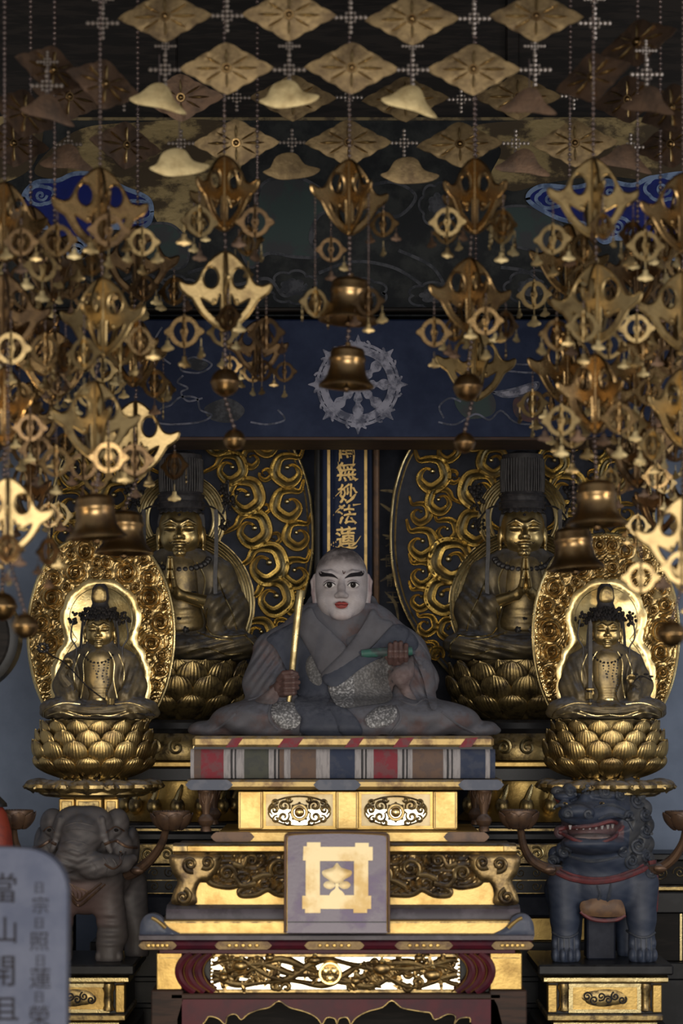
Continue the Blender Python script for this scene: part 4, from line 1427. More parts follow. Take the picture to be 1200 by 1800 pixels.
# ---- head
HC = (600, -4, 1027)
H = Sculpt((538, -84, 950), (662, 70, 1112), 1.0)
H.ell((600, 0, 1013), (45.5, 50, 51), 10)
H.ell((600, -8, 1046), (44.5, 44, 46), 14)
H.ell((600, -18, 1066), (35, 34, 27), 12)
for sx in (-1, 1):
    H.ell((600+sx*20, -32, 1056), (19, 20, 18), 12)
    H.ell((600+sx*20, -49, 1030), (12, 6, 6.5), 6)
    H.chain([(600+sx*7, -50, 1014), (600+sx*20, -49.5, 1010), (600+sx*36, -38, 1008)], [3.2, 3.4, 2.4], 7)
    H.ell((600+sx*20.5, -56, 1031.5), (9, 3.0, 3.8), 2.5, True)
    H.chain([(600+sx*46, 6, 1012), (600+sx*49, 10, 1022), (600+sx*48, 8, 1042), (600+sx*46, 4, 1060)], [4, 5.5, 5, 5], 3)
    H.ell((600+sx*51, 2, 1028), (3, 5, 11), 2, True)
    H.ell((600+sx*7.4, -58, 1050), (5.0, 5.5, 4.4), 3)
H.chain([(600, -49, 1018), (600, -57, 1036), (600, -63, 1047)], [4.0, 5.6, 7.2], 5)
H.ell((600, -55, 1063.5), (12.5, 5, 3.0), 3)
H.ell((600, -54, 1069), (10, 5, 3.4), 3)
H.cone((588, -60, 1066.2), (612, -60, 1066.2), .9, .9, 1, True)
H.ell((600, -44, 1083), (17, 10, 9), 10)
H.cone((592, -57, 1077), (608, -57, 1077), 1.0, 1.0, 2, True)
H.cone((600, 14, 1080), (600, 20, 1112), 32, 38, 8)


def face_paint(x, y, z):
    n = .5+.5*np.sin(x*.7+np.sin(z*.9)*2)*np.sin(z*.6+y*.5)
    c = lerp((.40, .365, .385), (.46, .425, .44), n)
    scalp = sstep(-(z-(996+.0055*(x-600)**2)), -3, 12)
    scalp = np.maximum(scalp, sstep(y, 2, 22)*(z < 1040))
    c = c*(1-scalp[:, None])+np.array((.125, .108, .112))[None, :]*scalp[:, None]
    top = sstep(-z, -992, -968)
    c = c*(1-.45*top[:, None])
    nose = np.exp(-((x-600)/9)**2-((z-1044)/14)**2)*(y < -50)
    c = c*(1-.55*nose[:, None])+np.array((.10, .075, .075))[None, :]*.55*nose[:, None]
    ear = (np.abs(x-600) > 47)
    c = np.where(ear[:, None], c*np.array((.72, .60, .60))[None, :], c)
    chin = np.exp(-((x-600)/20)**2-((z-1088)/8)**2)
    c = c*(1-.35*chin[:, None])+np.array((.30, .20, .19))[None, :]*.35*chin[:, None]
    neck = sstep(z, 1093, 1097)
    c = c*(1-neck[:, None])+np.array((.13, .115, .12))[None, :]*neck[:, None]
    return c


head = H.to_part(MK, 'head', 'face_white', color=face_paint)
DH = H.depth()


def on_face(name, pts, mat, th=1.3, parent=head, step=2.0, sm=4, bulge=0):
    o = smooth_line(pts, sm, True) if sm else np.asarray(pts, float)
    return MK.part(name, MB().relief(o, DH, th, step=step, skirt=1.2, bulge=bulge, bw=3), mat, parent=parent)


on_face('eyebrow', [(561, 1006), (572, 1010), (584, 1012), (592, 1018), (594, 1021), (588, 1018), (576, 1016), (563, 1015)], 'eyebrow')
on_face('eyebrow', [(639, 1005), (628, 1009), (616, 1011), (608, 1017), (606, 1020), (612, 1018), (624, 1016), (637, 1014)], 'eyebrow')
for sx in (-1, 1):
    e = 600+sx*20.5
    ey = on_face('eye', [(e-9, 1032), (e-4, 1028), (e+3, 1028), (e+9, 1031.4), (e+4, 1035), (e-4, 1035)], 'white', 1.6, bulge=1.2)
    on_face('iris', circ((e-0.3, 1031.2), 5.0, 16), 'eye_dark', 3.6, parent=ey, step=1.5, sm=0)
    on_face('eye_glint', circ((e-1.4, 1029.8), .6, 8), 'white', 4.0, parent=ey, step=1, sm=0)
    q = smooth_line([(e-10, 1032), (e-4, 1027), (e+4, 1027), (e+10, 1031)], 6)
    MK.part('eyelid_line', MB().tube(np.column_stack([q[:, 0], DH(q[:, 0], q[:, 1])-1.6, q[:, 1]]), .8, 5), 'eyebrow', parent=ey)
    q = smooth_line([(e-10, 1026), (e-2, 1022.5), (e+9, 1026)], 6)
    MK.part('eyelid_fold', MB().tube(np.column_stack([q[:, 0], DH(q[:, 0], q[:, 1]), q[:, 1]]), .5, 5), 'hand_brown', parent=ey)
on_face('lip', [(588, 1064.5), (594, 1060.5), (598, 1060), (600, 1061.5), (602, 1060), (606, 1060.5), (612, 1064.5), (606, 1065.3), (600, 1065), (594, 1065.3)], 'lip', 1.3)
on_face('lip', [(589, 1066), (595, 1067), (600, 1066.6), (605, 1067), (611, 1066), (607, 1071), (600, 1072.5), (593, 1071)], 'lip', 1.3)
q = smooth_line([(589, 1065.4), (595, 1066.2), (600, 1065.6), (605, 1066.2), (611, 1065.4)], 5)
MK.part('mouth_line', MB().tube(np.column_stack([q[:, 0], DH(q[:, 0], q[:, 1])-1.8, q[:, 1]]), .8, 5), 'lip_dark', parent=head)
for L in ([(566, 1098), (584, 1106), (600, 1109), (616, 1106), (634, 1098)], [(572, 1092), (600, 1100), (628, 1092)]):
    q = smooth_line(L, 6)
    MK.part('neck_fold', MB().tube(np.column_stack([q[:, 0], DH(q[:, 0], q[:, 1]), q[:, 1]]), .9, 5), 'hand_brown', parent=head)
q = smooth_line([(602, 1006), (604, 1012), (606, 1008)], 4)
MK.part('brow_mark', MB().tube(np.column_stack([q[:, 0], DH(q[:, 0], q[:, 1])-.3, q[:, 1]]), .8, 5), 'hand_brown', parent=head)


# ---- hands
def fingers(Gh, chains, k=1.2):
    for pts, rs in chains:
        Gh.chain(pts, rs, k)


V1 = float(D0(508, 1205))-14
K1 = Sculpt((476, V1-36, 1172), (548, V1+40, 1240), .9)
K1.ell((500, V1+6, 1208), (14, 13, 19), 5)
K1.cone((496, V1+10, 1212), (478, V1+24, 1222), 14, 14, 5)
for i, (p, l) in enumerate(((1193, 26), (1202, 28), (1211, 26), (1219.5, 22))):
    K1.chain([(496, V1-2, p+1), (505, V1-15, p), (518, V1-19, p-.5), (496+l+2, V1-12, p-1), (496+l, V1-2, p)], [4.6, 4.7, 4.5, 4.2, 3.8], 1.0)
K1.chain([(494, V1-2, 1196), (502, V1-14, 1186), (515, V1-20, 1184), (523, V1-16, 1187)], [6, 5.4, 5.0, 4.2], 1.2)
h1 = K1.to_part(MK, 'hand', 'hand_brown', label='brown hand gripping the gilt baton')
V2 = float(D0(700, 1150))-26
K2 = Sculpt((664, V2-40, 1118), (732, V2+44, 1196), .9)
K2.ell((700, V2+4, 1160), (17, 12, 16), 5)
K2.cone((702, V2+8, 1166), (710, V2+26, 1188), 14, 15, 5)
for i, (u, t) in enumerate(((684, 1136), (693, 1133), (702, 1133), (711, 1137))):
    K2.chain([(u, V2-2, 1166), (u-.5, V2-14, 1156), (u-.5, V2-18, 1147), (u, V2-14, t), (u, V2-4, t-1), (u, V2+5, t+5)], [4.7, 4.7, 4.5, 4.2, 4.0, 3.6], 1.0)
K2.chain([(690, V2+2, 1164), (681, V2-6, 1158), (675, V2-8, 1150), (674, V2-4, 1143)], [6, 5.2, 4.6, 3.8], 1.2)
h2 = K2.to_part(MK, 'hand', 'hand_brown', label='brown hand holding the green scroll')
# pale sleeve linings under both wrists
drape('sleeve_lining', [(452, 1232), (476, 1214), (492, 1204), (494, 1222), (484, 1238)], 'sleeve_lining', 6, 0, 2, 5)
drape('sleeve_lining', [(682, 1168), (700, 1172), (722, 1154), (724, 1186), (716, 1206), (728, 1230), (708, 1224), (692, 1204), (684, 1226), (678, 1196)], 'sleeve_lining', 9, 0, 3, 6)

BT = Thing('baton', "slim gilt baton in the monk statue's hand", 'baton', 512, 1232, .08)
vb = V1-6
BT.part('shaft', MB().tube([(510, vb, 1234), (512, vb, 1222), (519, vb-2, 1150), (527, vb-3, 1070), (530, vb-3, 1046), (530.3, vb-3, 1044)], [4.2, 5.2, 6.0, 6.8, 7.2, 6.4], 14), 'gold')
BT.part('end_cap', MB().ball((530.3, vb-3, 1044.5), (6.6, 6.6, 2.6), 12, 6), 'gold_leaf')
SCR = Thing('sutra_scroll', "rolled green sutra scroll in the monk statue's raised hand", 'scroll', 690, 1160, .08)
SCR.part('roll', MB().tube([(634, V2-9, 1151), (660, V2-8, 1149), (700, V2-7, 1147), (722, V2-6, 1146)], [7.2, 8, 8, 7.6], 14), 'green_paint')
for u in (632, 724):
    SCR.part('roll_end', MB().tube([(u-3, V2-8, 1149), (u+3, V2-8, 1149)], 4, 10), 'stole')
SCR.part('tie', MB().torus((664, V2-8, 1149), 8.3, .8, 18, 5), 'stole')
# ================================================================ the two large praying figures
def scroll_part(T, c, R, a0, d, mat, v, tail=None, turns=1.3, wmax=.36, parent=None, name='cloud_scroll'):
    t = np.linspace(0, 1, 44)
    an = a0+d*t*turns*2*np.pi
    rad = R*1.06*(.74-.58*sstep(t, .42, 1.0))*(1+.03*np.sin(an*5))
    q = np.column_stack([c[0]+rad*np.cos(an), c[1]+rad*np.sin(an)])
    w = R*(.21+.14*sstep(t, 0, .25)-.27*sstep(t, .40, .85))
    if tail is not None:
        t0 = q[1]-q[0]
        t0 = t0/np.linalg.norm(t0)
        back = q[0]-t0*R*.45
        tl = smooth_line([tuple(tail), tuple(back), tuple(q[0])], 8)[:-1]
        q = np.vstack([tl, q])
        w = np.concatenate([R*np.linspace(.08, .21, len(tl)), w])
    a = T.part(name, MB().band(q, w, v, np.clip(w*.8, 2.0, 9)+2.5, 'scroll', back=.2), mat, parent=parent)
    e = q[-1]
    T.part('scroll_bud', MB().ball((e[0], v-4, e[1]), (R*.15, 4.5, R*.15), 10, 7), mat, parent=a)
    return a


LEFT_SCROLLS = [((404, 823), 30, 2.2, 1), ((442, 806), 18, 4.0, -1), ((430, 872), 34, 2.6, 1), ((442, 930), 34, 2.8, 1), ((467, 991), 38, 2.8, 1), ((480, 1049), 35, 2.8, 1), ((455, 1112), 28, 2.6, 1), ((508, 826), 29, 1.5, -1), ((508, 886), 29, 1.6, -1), ((524, 940), 25, 1.6, -1), ((521, 1006), 27, 1.6, -1), ((517, 1060), 20, 1.6, -1), ((494, 1100), 14, 1.4, -1), ((482, 946), 13, 3.4, -1), ((466, 834), 13, 3.4, -1), ((466, 894), 10, 3.4, -1),
                ((380, 772), 30, 2.2, 1), ((340, 748), 26, 2.2, 1), ((424, 756), 26, 2.0, -1), ((470, 778), 24, 1.5, -1), ((455, 1150), 16, 2.6, 1)]
RIGHT_SCROLLS = [((867, 811), 29, .9, -1), ((842, 862), 36, .6, -1), ((774, 880), 26, .4, -1), ((783, 933), 23, 2.6, 1), ((836, 927), 33, .5, -1), ((794, 985), 40, .4, -1), ((781, 1047), 34, .4, -1), ((756, 833), 31, 1.6, 1), ((737, 902), 20, 1.6, 1), ((739, 955), 28, 1.6, 1), ((740, 1008), 24, 1.6, 1), ((737, 1052), 21, 1.6, 1), ((748, 1098), 19, 1.6, 1), ((756, 1140), 15, 1.6, 1), ((797, 838), 14, .2, 1), ((790, 1106), 22, .6, -1),
                 ((880, 760), 28, .9, -1), ((830, 765), 26, 1.0, 1), ((785, 790), 22, 1.6, 1), ((768, 1150), 14, .6, -1)]


def big_mandorla(cu, side, scrolls, label):
    T = Thing('cloud_mandorla', label, 'mandorla', cu, 1262, 1.02, group='cloud mandorlas')
    pts = [(0, 690), (70, 705), (140, 735), (196, 787), (222, 850), (231, 920), (229, 990), (212, 1060), (180, 1120), (140, 1170), (110, 1200)]
    r = smooth_line(pts, 6)
    full = np.vstack([np.column_stack([cu+r[:, 0], r[:, 1]]), np.column_stack([cu-r[::-1, 0], r[::-1, 1]])[:-1]])
    T.part('back_plate', MB().prism(full, 0, 6), 'navy_back', smooth=False)
    T.part('rim', MB().tube([(x, -3, y) for x, y in full], 2.6, 8, caps=False), 'gold')
    inner = np.column_stack([cu+(full[:, 0]-cu)*.965, 950+(full[:, 1]-950)*.97])
    T.part('rim_beads', MB().tube([(x, -1, y) for x, y in inner], 1.6, 6, caps=False), 'gold_old')
    n = len(scrolls)
    for c, R, a0, d in scrolls:
        for m in (1, -1):
            cc = (c[0], c[1]) if m == 1 else (2*cu-c[0], c[1])
            aa, dd = (a0, d) if m == 1 else (math.pi-a0, -d)
            fw = m*side                       # +1: the rim lies to the right
            if R < 15:
                scroll_part(T, cc, R, aa, dd, 'gold', -3)
            elif d == side:                   # inner clouds flow in from the halo
                scroll_part(T, cc, R, 3.75 if fw > 0 else math.pi-3.75, fw, 'gold', -2, tail=(cc[0]-fw*R*1.75, cc[1]+R*.35), turns=1.35)
            else:                             # outer clouds hang from the rim
                scroll_part(T, cc, R*1.08, -1.35 if fw > 0 else math.pi+1.35, -fw, 'gold', -1, tail=(cc[0]+fw*R*.9, cc[1]-R*1.5), turns=1.15)
    # ribbed halo bands round head and body
    for c, R, a0, a1, k in (((cu, 912), 58, math.pi*.80, math.pi*2.2, 5), ((cu, 1062), 104, -math.pi*.52, math.pi*.30, 6), ((cu, 1062), 104, math.pi*.70, math.pi*1.52, 6)):
        for j in range(k):
            rr = R+j*4.6
            q = circ(c, rr, 44, a0=a0, a1=a1, end=True)
            T.part('halo_rib', MB().tube([(x, -9-.4*j, y) for x, y in q], 2.0 if j % 2 else 2.6, 6), 'gold_bright' if j % 2 == 0 else 'gold')
        q = circ(c, R+k*2.3-2, 44, a0=a0, a1=a1, end=True)
        T.part('halo_band', MB().band(q, k*2.3+1, -4, 3, 'flat', back=1), 'gold_old')
    T.part('halo_disc', MB().relief(circ((cu, 912), 55, 40), -2, 2, step=20, skirt=2), 'navy_back', smooth=False)
    T.part('foot_post', MB().box(cu-50, cu+50, 0, 20, 1100, 1262), 'gold_old')
    return T


def streamer(T, u, v, p0, p1, w, mat='black_metal'):
    q = smooth_line([(u, p0), (u+w*.1, p0*.6+p1*.4), (u-w*.2, p0*.3+p1*.7), (u, p1)], 6)
    return T.part('crown_streamer', MB().band(q, w/2, v, 1.5, 'flat'), mat)


def big_bodhisattva(cu, m, label, hu):
    """m = +1: the free side is on the right of the figure"""
    y = .72
    T = Thing('praying_bodhisattva', label, 'statue', cu, 1160, y, group='large praying figures')
    X = lambda a: cu+a*m
    G = Sculpt((cu-150, -100, 965), (cu+150, 90, 1176), 1.7)
    G.cone((cu, 4, 1010), (cu, 0, 1100), 60, 58, 14, sy=.8)
    G.cone((cu-46, 6, 1004), (cu+46, 6, 1004), 30, 30, 14, sy=.95)
    for s in (-1, 1):
        G.chain([(cu+s*66, 6, 1012), (cu+s*88, -6, 1072), (cu+s*58, -56, 1066)], [30, 30, 19], 12)
        G.cone((cu+s*84, -10, 1078), (cu+s*88, -10, 1120), 30, 26, 12)
        G.ell((cu+s*84, -34, 1134), (58, 54, 26), 12)
        G.chain([(cu+s*60, -50, 1068), (cu+s*64, -52, 1110), (cu+s*72, -44, 1132)], [15, 14, 12], 8)
    G.ell((cu, -40, 1140), (90, 56, 22), 12)
    G.ell((cu, 0, 1152), (132, 76, 14), 8)
    G.cut(lambda x, y_, p: (p-1161)+0*x+0*y_)

    def fold(x, y_, p):
        ax = np.abs(x-cu)
        d = 1.8*np.sin((ax*.35+p*.28))*np.exp(-((ax-86)/26)**2-((p-1070)/46)**2)
        d = d+1.8*np.sin((p-1110+ax*.25)*.55)*np.exp(-((ax-70)/60)**2)*np.clip((p-1112)/10, 0, 1)
        return d+0*y_
    G.disp(fold)
    D = G.depth()
    G.to_part(T, 'robe', 'gold_robe')
    # bare gilt chest and belly
    T.part('chest', MB().relief(smooth_line([(cu-22, 985), (cu, 980), (cu+22, 985), (cu+30, 1010), (cu+34, 1060), (cu+40, 1104), (cu, 1112), (cu-40, 1104), (cu-34, 1060), (cu-30, 1010)], 4, True), D, 3, bulge=3, bw=14, step=5, disp=lambda u, p, d: 1.4*np.sin((p-1060)*.42+np.abs(u-cu)*.05)*(p > 1066)), 'chest_gold', angle=60)
    for s in (-1, 1):       # gold hems and shawl edges
        for L in ([(30, 990), (44, 1020), (40, 1056), (46, 1086)], [(60, 1000), (74, 1040), (92, 1080), (100, 1110)], [(50, 1072), (48, 1100), (60, 1118), (92, 1122), (118, 1118)], [(30, 1112), (60, 1124), (96, 1128)], [(16, 1150), (50, 1142), (84, 1152), (110, 1150)], [(114, 1118), (130, 1136), (126, 1156)]):
            q = smooth_line([(cu+s*a, b) for a, b in L], 7)
            T.part('gold_hem', MB().tube(np.column_stack([q[:, 0], D(q[:, 0], q[:, 1])-1, q[:, 1]]), 1.6, 6), 'gold')
    # hands pressed together
    hv = -100
    K = Sculpt((min(hu, cu)-84, hv-26, 976), (max(hu, cu)+84, hv+84, 1084), 1.0)
    for s in (-1, 1):
        K.ell((hu+s*5.0, hv+4, 1034), (5.6, 11, 16), 3)
        K.chain([(hu+s*5, hv+8, 1040), (hu+s*14, hv+16, 1050), (cu+s*64, hv+54, 1066)], [8, 8.5, 14], 5)
        for i in range(4):
            K.chain([(hu+s*4.6, hv-7+i*6.5, 1030), (hu+s*4.2, hv-8+i*6, 1008), (hu+s*2.6, hv-7+i*5.4, 984+abs(i-1.4)*3.4)], [3.8, 3.5, 2.4], 1)
        K.chain([(hu+s*7, hv-6, 1036), (hu+s*5, hv-12, 1022), (hu+s*3, hv-12, 1010)], [4.4, 3.8, 2.8], 1.2)
    K.to_part(T, 'hand', 'gold_skin', label='gilt hands pressed palm to palm')
    gilt_head(T, cu, -6, 936, 38, 'gold_skin', 'black_hair', 1.15, whisk=True)
    # tall ribbed crown
    prof = [(35, 804), (36, 800), (37, 812), (36, 862), (37, 868), (39, 872), (38, 880), (40, 886), (42, 894), (38, 897)]
    cr = T.part('crown', MB().lathe(prof, (cu, 2, 0), 40), 'black_hair')
    T.part('crown_top', MB().ball((cu, 2, 806), (34, 34, 14), 20, 8), 'black_hair', parent=cr)
    for k in range(26):
        a = -math.pi*1.05+k*math.pi*1.1/25
        wob = 3*math.sin(k*1.7)
        q = [(cu+37.6*math.cos(a), 2+37.6*math.sin(a), 866), (cu+38.4*math.cos(a+.01*wob), 2+38.4*math.sin(a+.01*wob), 840), (cu+37.5*math.cos(a), 2+37.5*math.sin(a), 808)]
        T.part('crown_rib', MB().tube(q, 1.5, 5), 'black_hair', parent=cr)
    for p in (872, 884, 894):
        T.part('crown_band', MB().torus((cu, 2, p), 40, 2.0, 36, 6, plane='flat'), 'black_hair', parent=cr)
    # rod with a cluster of dark blossoms and hanging straps beside the crown
    for s in (1, -1):
        bx = cu+s*m*80
        q = smooth_line([(cu+s*m*38, 890), (cu+s*m*56, 893), (cu+s*m*70, 905), (cu+s*m*78, 918)], 6)
        T.part('crown_rod', MB().tube([(x, -14, z) for x, z in q], 2.0, 6), 'black_metal')
        cl = T.part('blossom_spray', MB().tube([(bx-6*m*s, -14, 905), (bx+4*m*s, -16, 880), (bx+3*m*s, -16, 846)], 2.2, 6), 'black_metal')
        r2 = random.Random(5+int(cu))
        for k in range(30):
            a, rr = r2.uniform(0, 6.28), 20*math.sqrt(r2.random())
            T.part('blossom', MB().ball((bx+3*m*s+rr*math.cos(a)*.8, -18+r2.uniform(-5, 5), 872+rr*math.sin(a)*1.25), r2.uniform(2.8, 5), 7, 5), 'black_metal', parent=cl)
        for k in range(14):
            a, rr = r2.uniform(0, 6.28), 11*math.sqrt(r2.random())
            T.part('blossom', MB().ball((bx-3*m*s+rr*math.cos(a), -18+r2.uniform(-4, 4), 923+rr*math.sin(a)), r2.uniform(2.4, 4.4), 7, 5), 'black_metal', parent=cl)
        streamer(T, cu+s*m*63, -30, 898, 1070, 7)
    # necklace
    for k in range(15):
        a = math.pi*(.04+.92*k/14)
        u, p = cu+50*math.cos(a), 982+22*math.sin(a)
        T.part('necklace_bead', MB().ball((u, float(D(u, p))-4, p), (6.0, 3.4, 5.2), 8, 6), 'black_metal')
    for du, p0, p1 in ((-24, 1008, 1046), (24, 1008, 1046), (0, 1060, 1092), (-12, 1088, 1108), (12, 1088, 1108)):
        u = cu+du
        T.part('necklace_drop', MB().tube([(u, float(D(u, p))-4, p) for p in np.linspace(p0, p1, 5)], 1.0, 5), 'black_metal')
        T.part('necklace_pendant', MB().relief(lobed((u, p1), 7, 6, 5, .3), lambda a, b: D(a, b)-3, 2, bulge=2, bw=3, step=3), 'black_metal')
    return T


def big_lotus(cu, label):
    T = Thing('lotus_throne', label, 'lotus throne', cu, 1266, .72, group='lotus thrones under the gilt figures')
    core = [(0, 1162), (104, 1162), (104, 1172), (104, 1190), (98, 1230), (80, 1256), (66, 1266), (0, 1266)]
    rows = [(14, 88, 110, 1204, 1161, 8, .0), (14, 90, 122, 1232, 1164, 11, .5), (14, 82, 128, 1254, 1188, 12, .0), (14, 66, 118, 1264, 1222, 12, .5)]
    lotus(T, cu, 10, rows, 'gold_old', core, 'gold_old')
    return T


big_mandorla(318, 1, LEFT_SCROLLS, 'tall cloud-scroll mandorla behind the praying figure left of the monk')
big_mandorla(918, -1, RIGHT_SCROLLS, 'tall cloud-scroll mandorla behind the praying figure right of the monk')
big_bodhisattva(318, 1, 'gilt praying figure in tall black crown, left of the monk statue', 307)
big_bodhisattva(918, -1, 'gilt praying figure in tall black crown, right of the monk statue', 915)
big_lotus(318, 'large dark-gold lotus throne under the praying figure left of the monk')
big_lotus(918, 'large dark-gold lotus throne under the praying figure right of the monk')


def big_pedestal(cu, label):
    T = Thing('tiered_pedestal', label, 'pedestal', cu, 1950, .70, group='tiered pedestals')

    def tier(name, r, p0, p1, v, mat, b=2):
        return T.part(name, MB().box(cu-r, cu+r, v, v+170, p0, p1, b), mat)
    T.part('seat_slab', MB().lathe([(0, 1265), (112, 1265), (120, 1270), (122, 1280), (116, 1288), (0, 1288)], (cu, 12, 0), 40), 'black_lacquer')
    T.part('carved_drum', MB().lathe([(0, 1288), (108, 1288), (116, 1300), (122, 1318), (118, 1334), (0, 1334)], (cu, 12, 0), 40), 'gold_old')
    for k in range(9):
        a = -math.pi*.5+(k-4)*.34
        u, v = cu+118*math.cos(a), 12+118*math.sin(a)
        q = spiral((0, 0), 15, 1.5, k*1.3, 1 if k % 2 else -1, .2, 24)
        V = [(u-math.sin(a)*x, v+math.cos(a)*x-4, 1312+z) for x, z in q]
        T.part('drum_curl', MB().tube(V, np.linspace(3.6, 2, len(V)), 6), 'gold')
    tier('gold_band', 126, 1336, 1346, -112, 'gold_leaf', 2)
    tier('dark_slab', 122, 1347, 1370, -106, 'black_lacquer')
    T.part('gold_waist', MB().lathe([(0, 1370), (84, 1370), (86, 1400), (98, 1424), (118, 1440), (0, 1440)], (cu, 12, 0), 40), 'gold_leaf')
    for k in range(7):
        a = -math.pi*.5+(k-3)*.42
        u, v = cu+100*math.cos(a), 12+100*math.sin(a)
        sp = T.part('waist_knob', MB().ball((u, v, 1414), (13, 13, 16), 12, 8), 'gold_old')
        T.part('waist_flame', MB().tube([(u, v-6, 1402), (u+5, v-8, 1388), (u+9, v-7, 1376)], [6, 5, 2], 8), 'gold', parent=sp)
    tier('dark_moulding', 130, 1441, 1452, -118, 'black_lacquer', 4)
    tier('dark_moulding', 138, 1454, 1474, -124, 'black_lacquer', 6)
    T.part('moulding_line', MB().box(cu-132, cu+132, -126, -110, 1450, 1454), 'gold_old')
    tier('cloud_frieze', 126, 1476, 1512, -112, 'gold_old')
    for k in range(8):
        u = cu-112+k*32
        T.part('frieze_curl', MB().band(spiral((u, 1494), 13, 1.6, k, 1, .15, 26), 2.2, -112, 3, 'round'), 'gold')
    tier('dark_frieze', 128, 1513, 1562, -114, 'black_lacquer')
    for p in (1514, 1538, 1560):
        T.part('frieze_line', MB().box(cu-128, cu+128, -116, -112, p, p+1.6), 'gold_old')
    for k in range(10):
        for p, ph in ((1526, 0), (1549, 1)):
            u = cu-116+k*26
            T.part('frieze_curl', MB().band(spiral((u, p), 9, 1.3, k+ph, 1 if k % 2 else -1, .2, 20), .9, -114, 1.5, 'round'), 'gold_old')
    tier('dark_slab', 140, 1563, 1601, -128, 'navy_back', 4)
    tier('gold_base', 132, 1602, 1642, -118, 'gold_leaf')
    tier('dark_base', 146, 1642, 1950, -134, 'black_lacquer')
    for p in (1700, 1745):
        T.part('base_rail', MB().box(cu-150, cu+150, -140, -120, p, p+10, 2), 'black_lacquer')
    return T


big_pedestal(318, 'tiered black and gold pedestal below the left praying figure')
big_pedestal(918, 'tiered black and gold pedestal below the right praying figure')
# ================================================================ the two smaller figures with rosette mandorlas
def gourd(cu, g=0.0, n=80, scal=0.0):
    """keyhole halo: head circle over body oval, grown by g"""
    a = np.linspace(0, 2*np.pi, n, endpoint=False)
    r = np.arange(20, 200, .5)
    x, p = np.sin(a)[:, None]*r, 1145-np.cos(a)[:, None]*r
    r1, rx, ry = 56+g, 73+g, 92+g
    ok = (x**2+(p-1088)**2 < r1**2) | ((x/rx)**2+((p-1200)/ry)**2 < 1)
    best = np.max(np.where(ok, r[None, :], 0), axis=1)+scal*np.abs(np.sin(a*9))
    L = np.column_stack([cu+np.sin(a)*best, 1145-np.cos(a)*best])
    return L


def rosette_mesh(d, mat):
    mb = MB()
    q = spiral((0, 0), 14.6, 1.9, .6, d, .10, 60, 1.0)
    t = np.linspace(0, 1, len(q))
    mb.band(q, np.clip(2.7*(1-.4*t), 1.0, 9), -2-6*t, 4.0, 'round', back=1.5)
    mb.ball((0, -9, 0), (2.8, 4.2, 2.8), 10, 7)
    a = np.linspace(0, 2*np.pi, 40)
    r = 16.4+1.1*np.sin(a*7)
    mb.band(np.column_stack([r*np.cos(a), r*np.sin(a)]), 1.5, -.5, 2.2, 'round', back=1.5)
    return shared('rosette_curl', mb, mat)


material('gold_mandorla', (.52, .37, .16), (.32, .215, .09), rough=.30, metal=1, scale=8, mix=(.4, .75), bump=.1, bscale=80)
material('halo_dark', (.13, .095, .045), (.06, .045, .03), rough=.5, metal=.6, scale=9, mix=(.4, .7))
ROS = [rosette_mesh(1, 'gold_mandorla'), rosette_mesh(-1, 'gold_mandorla')]


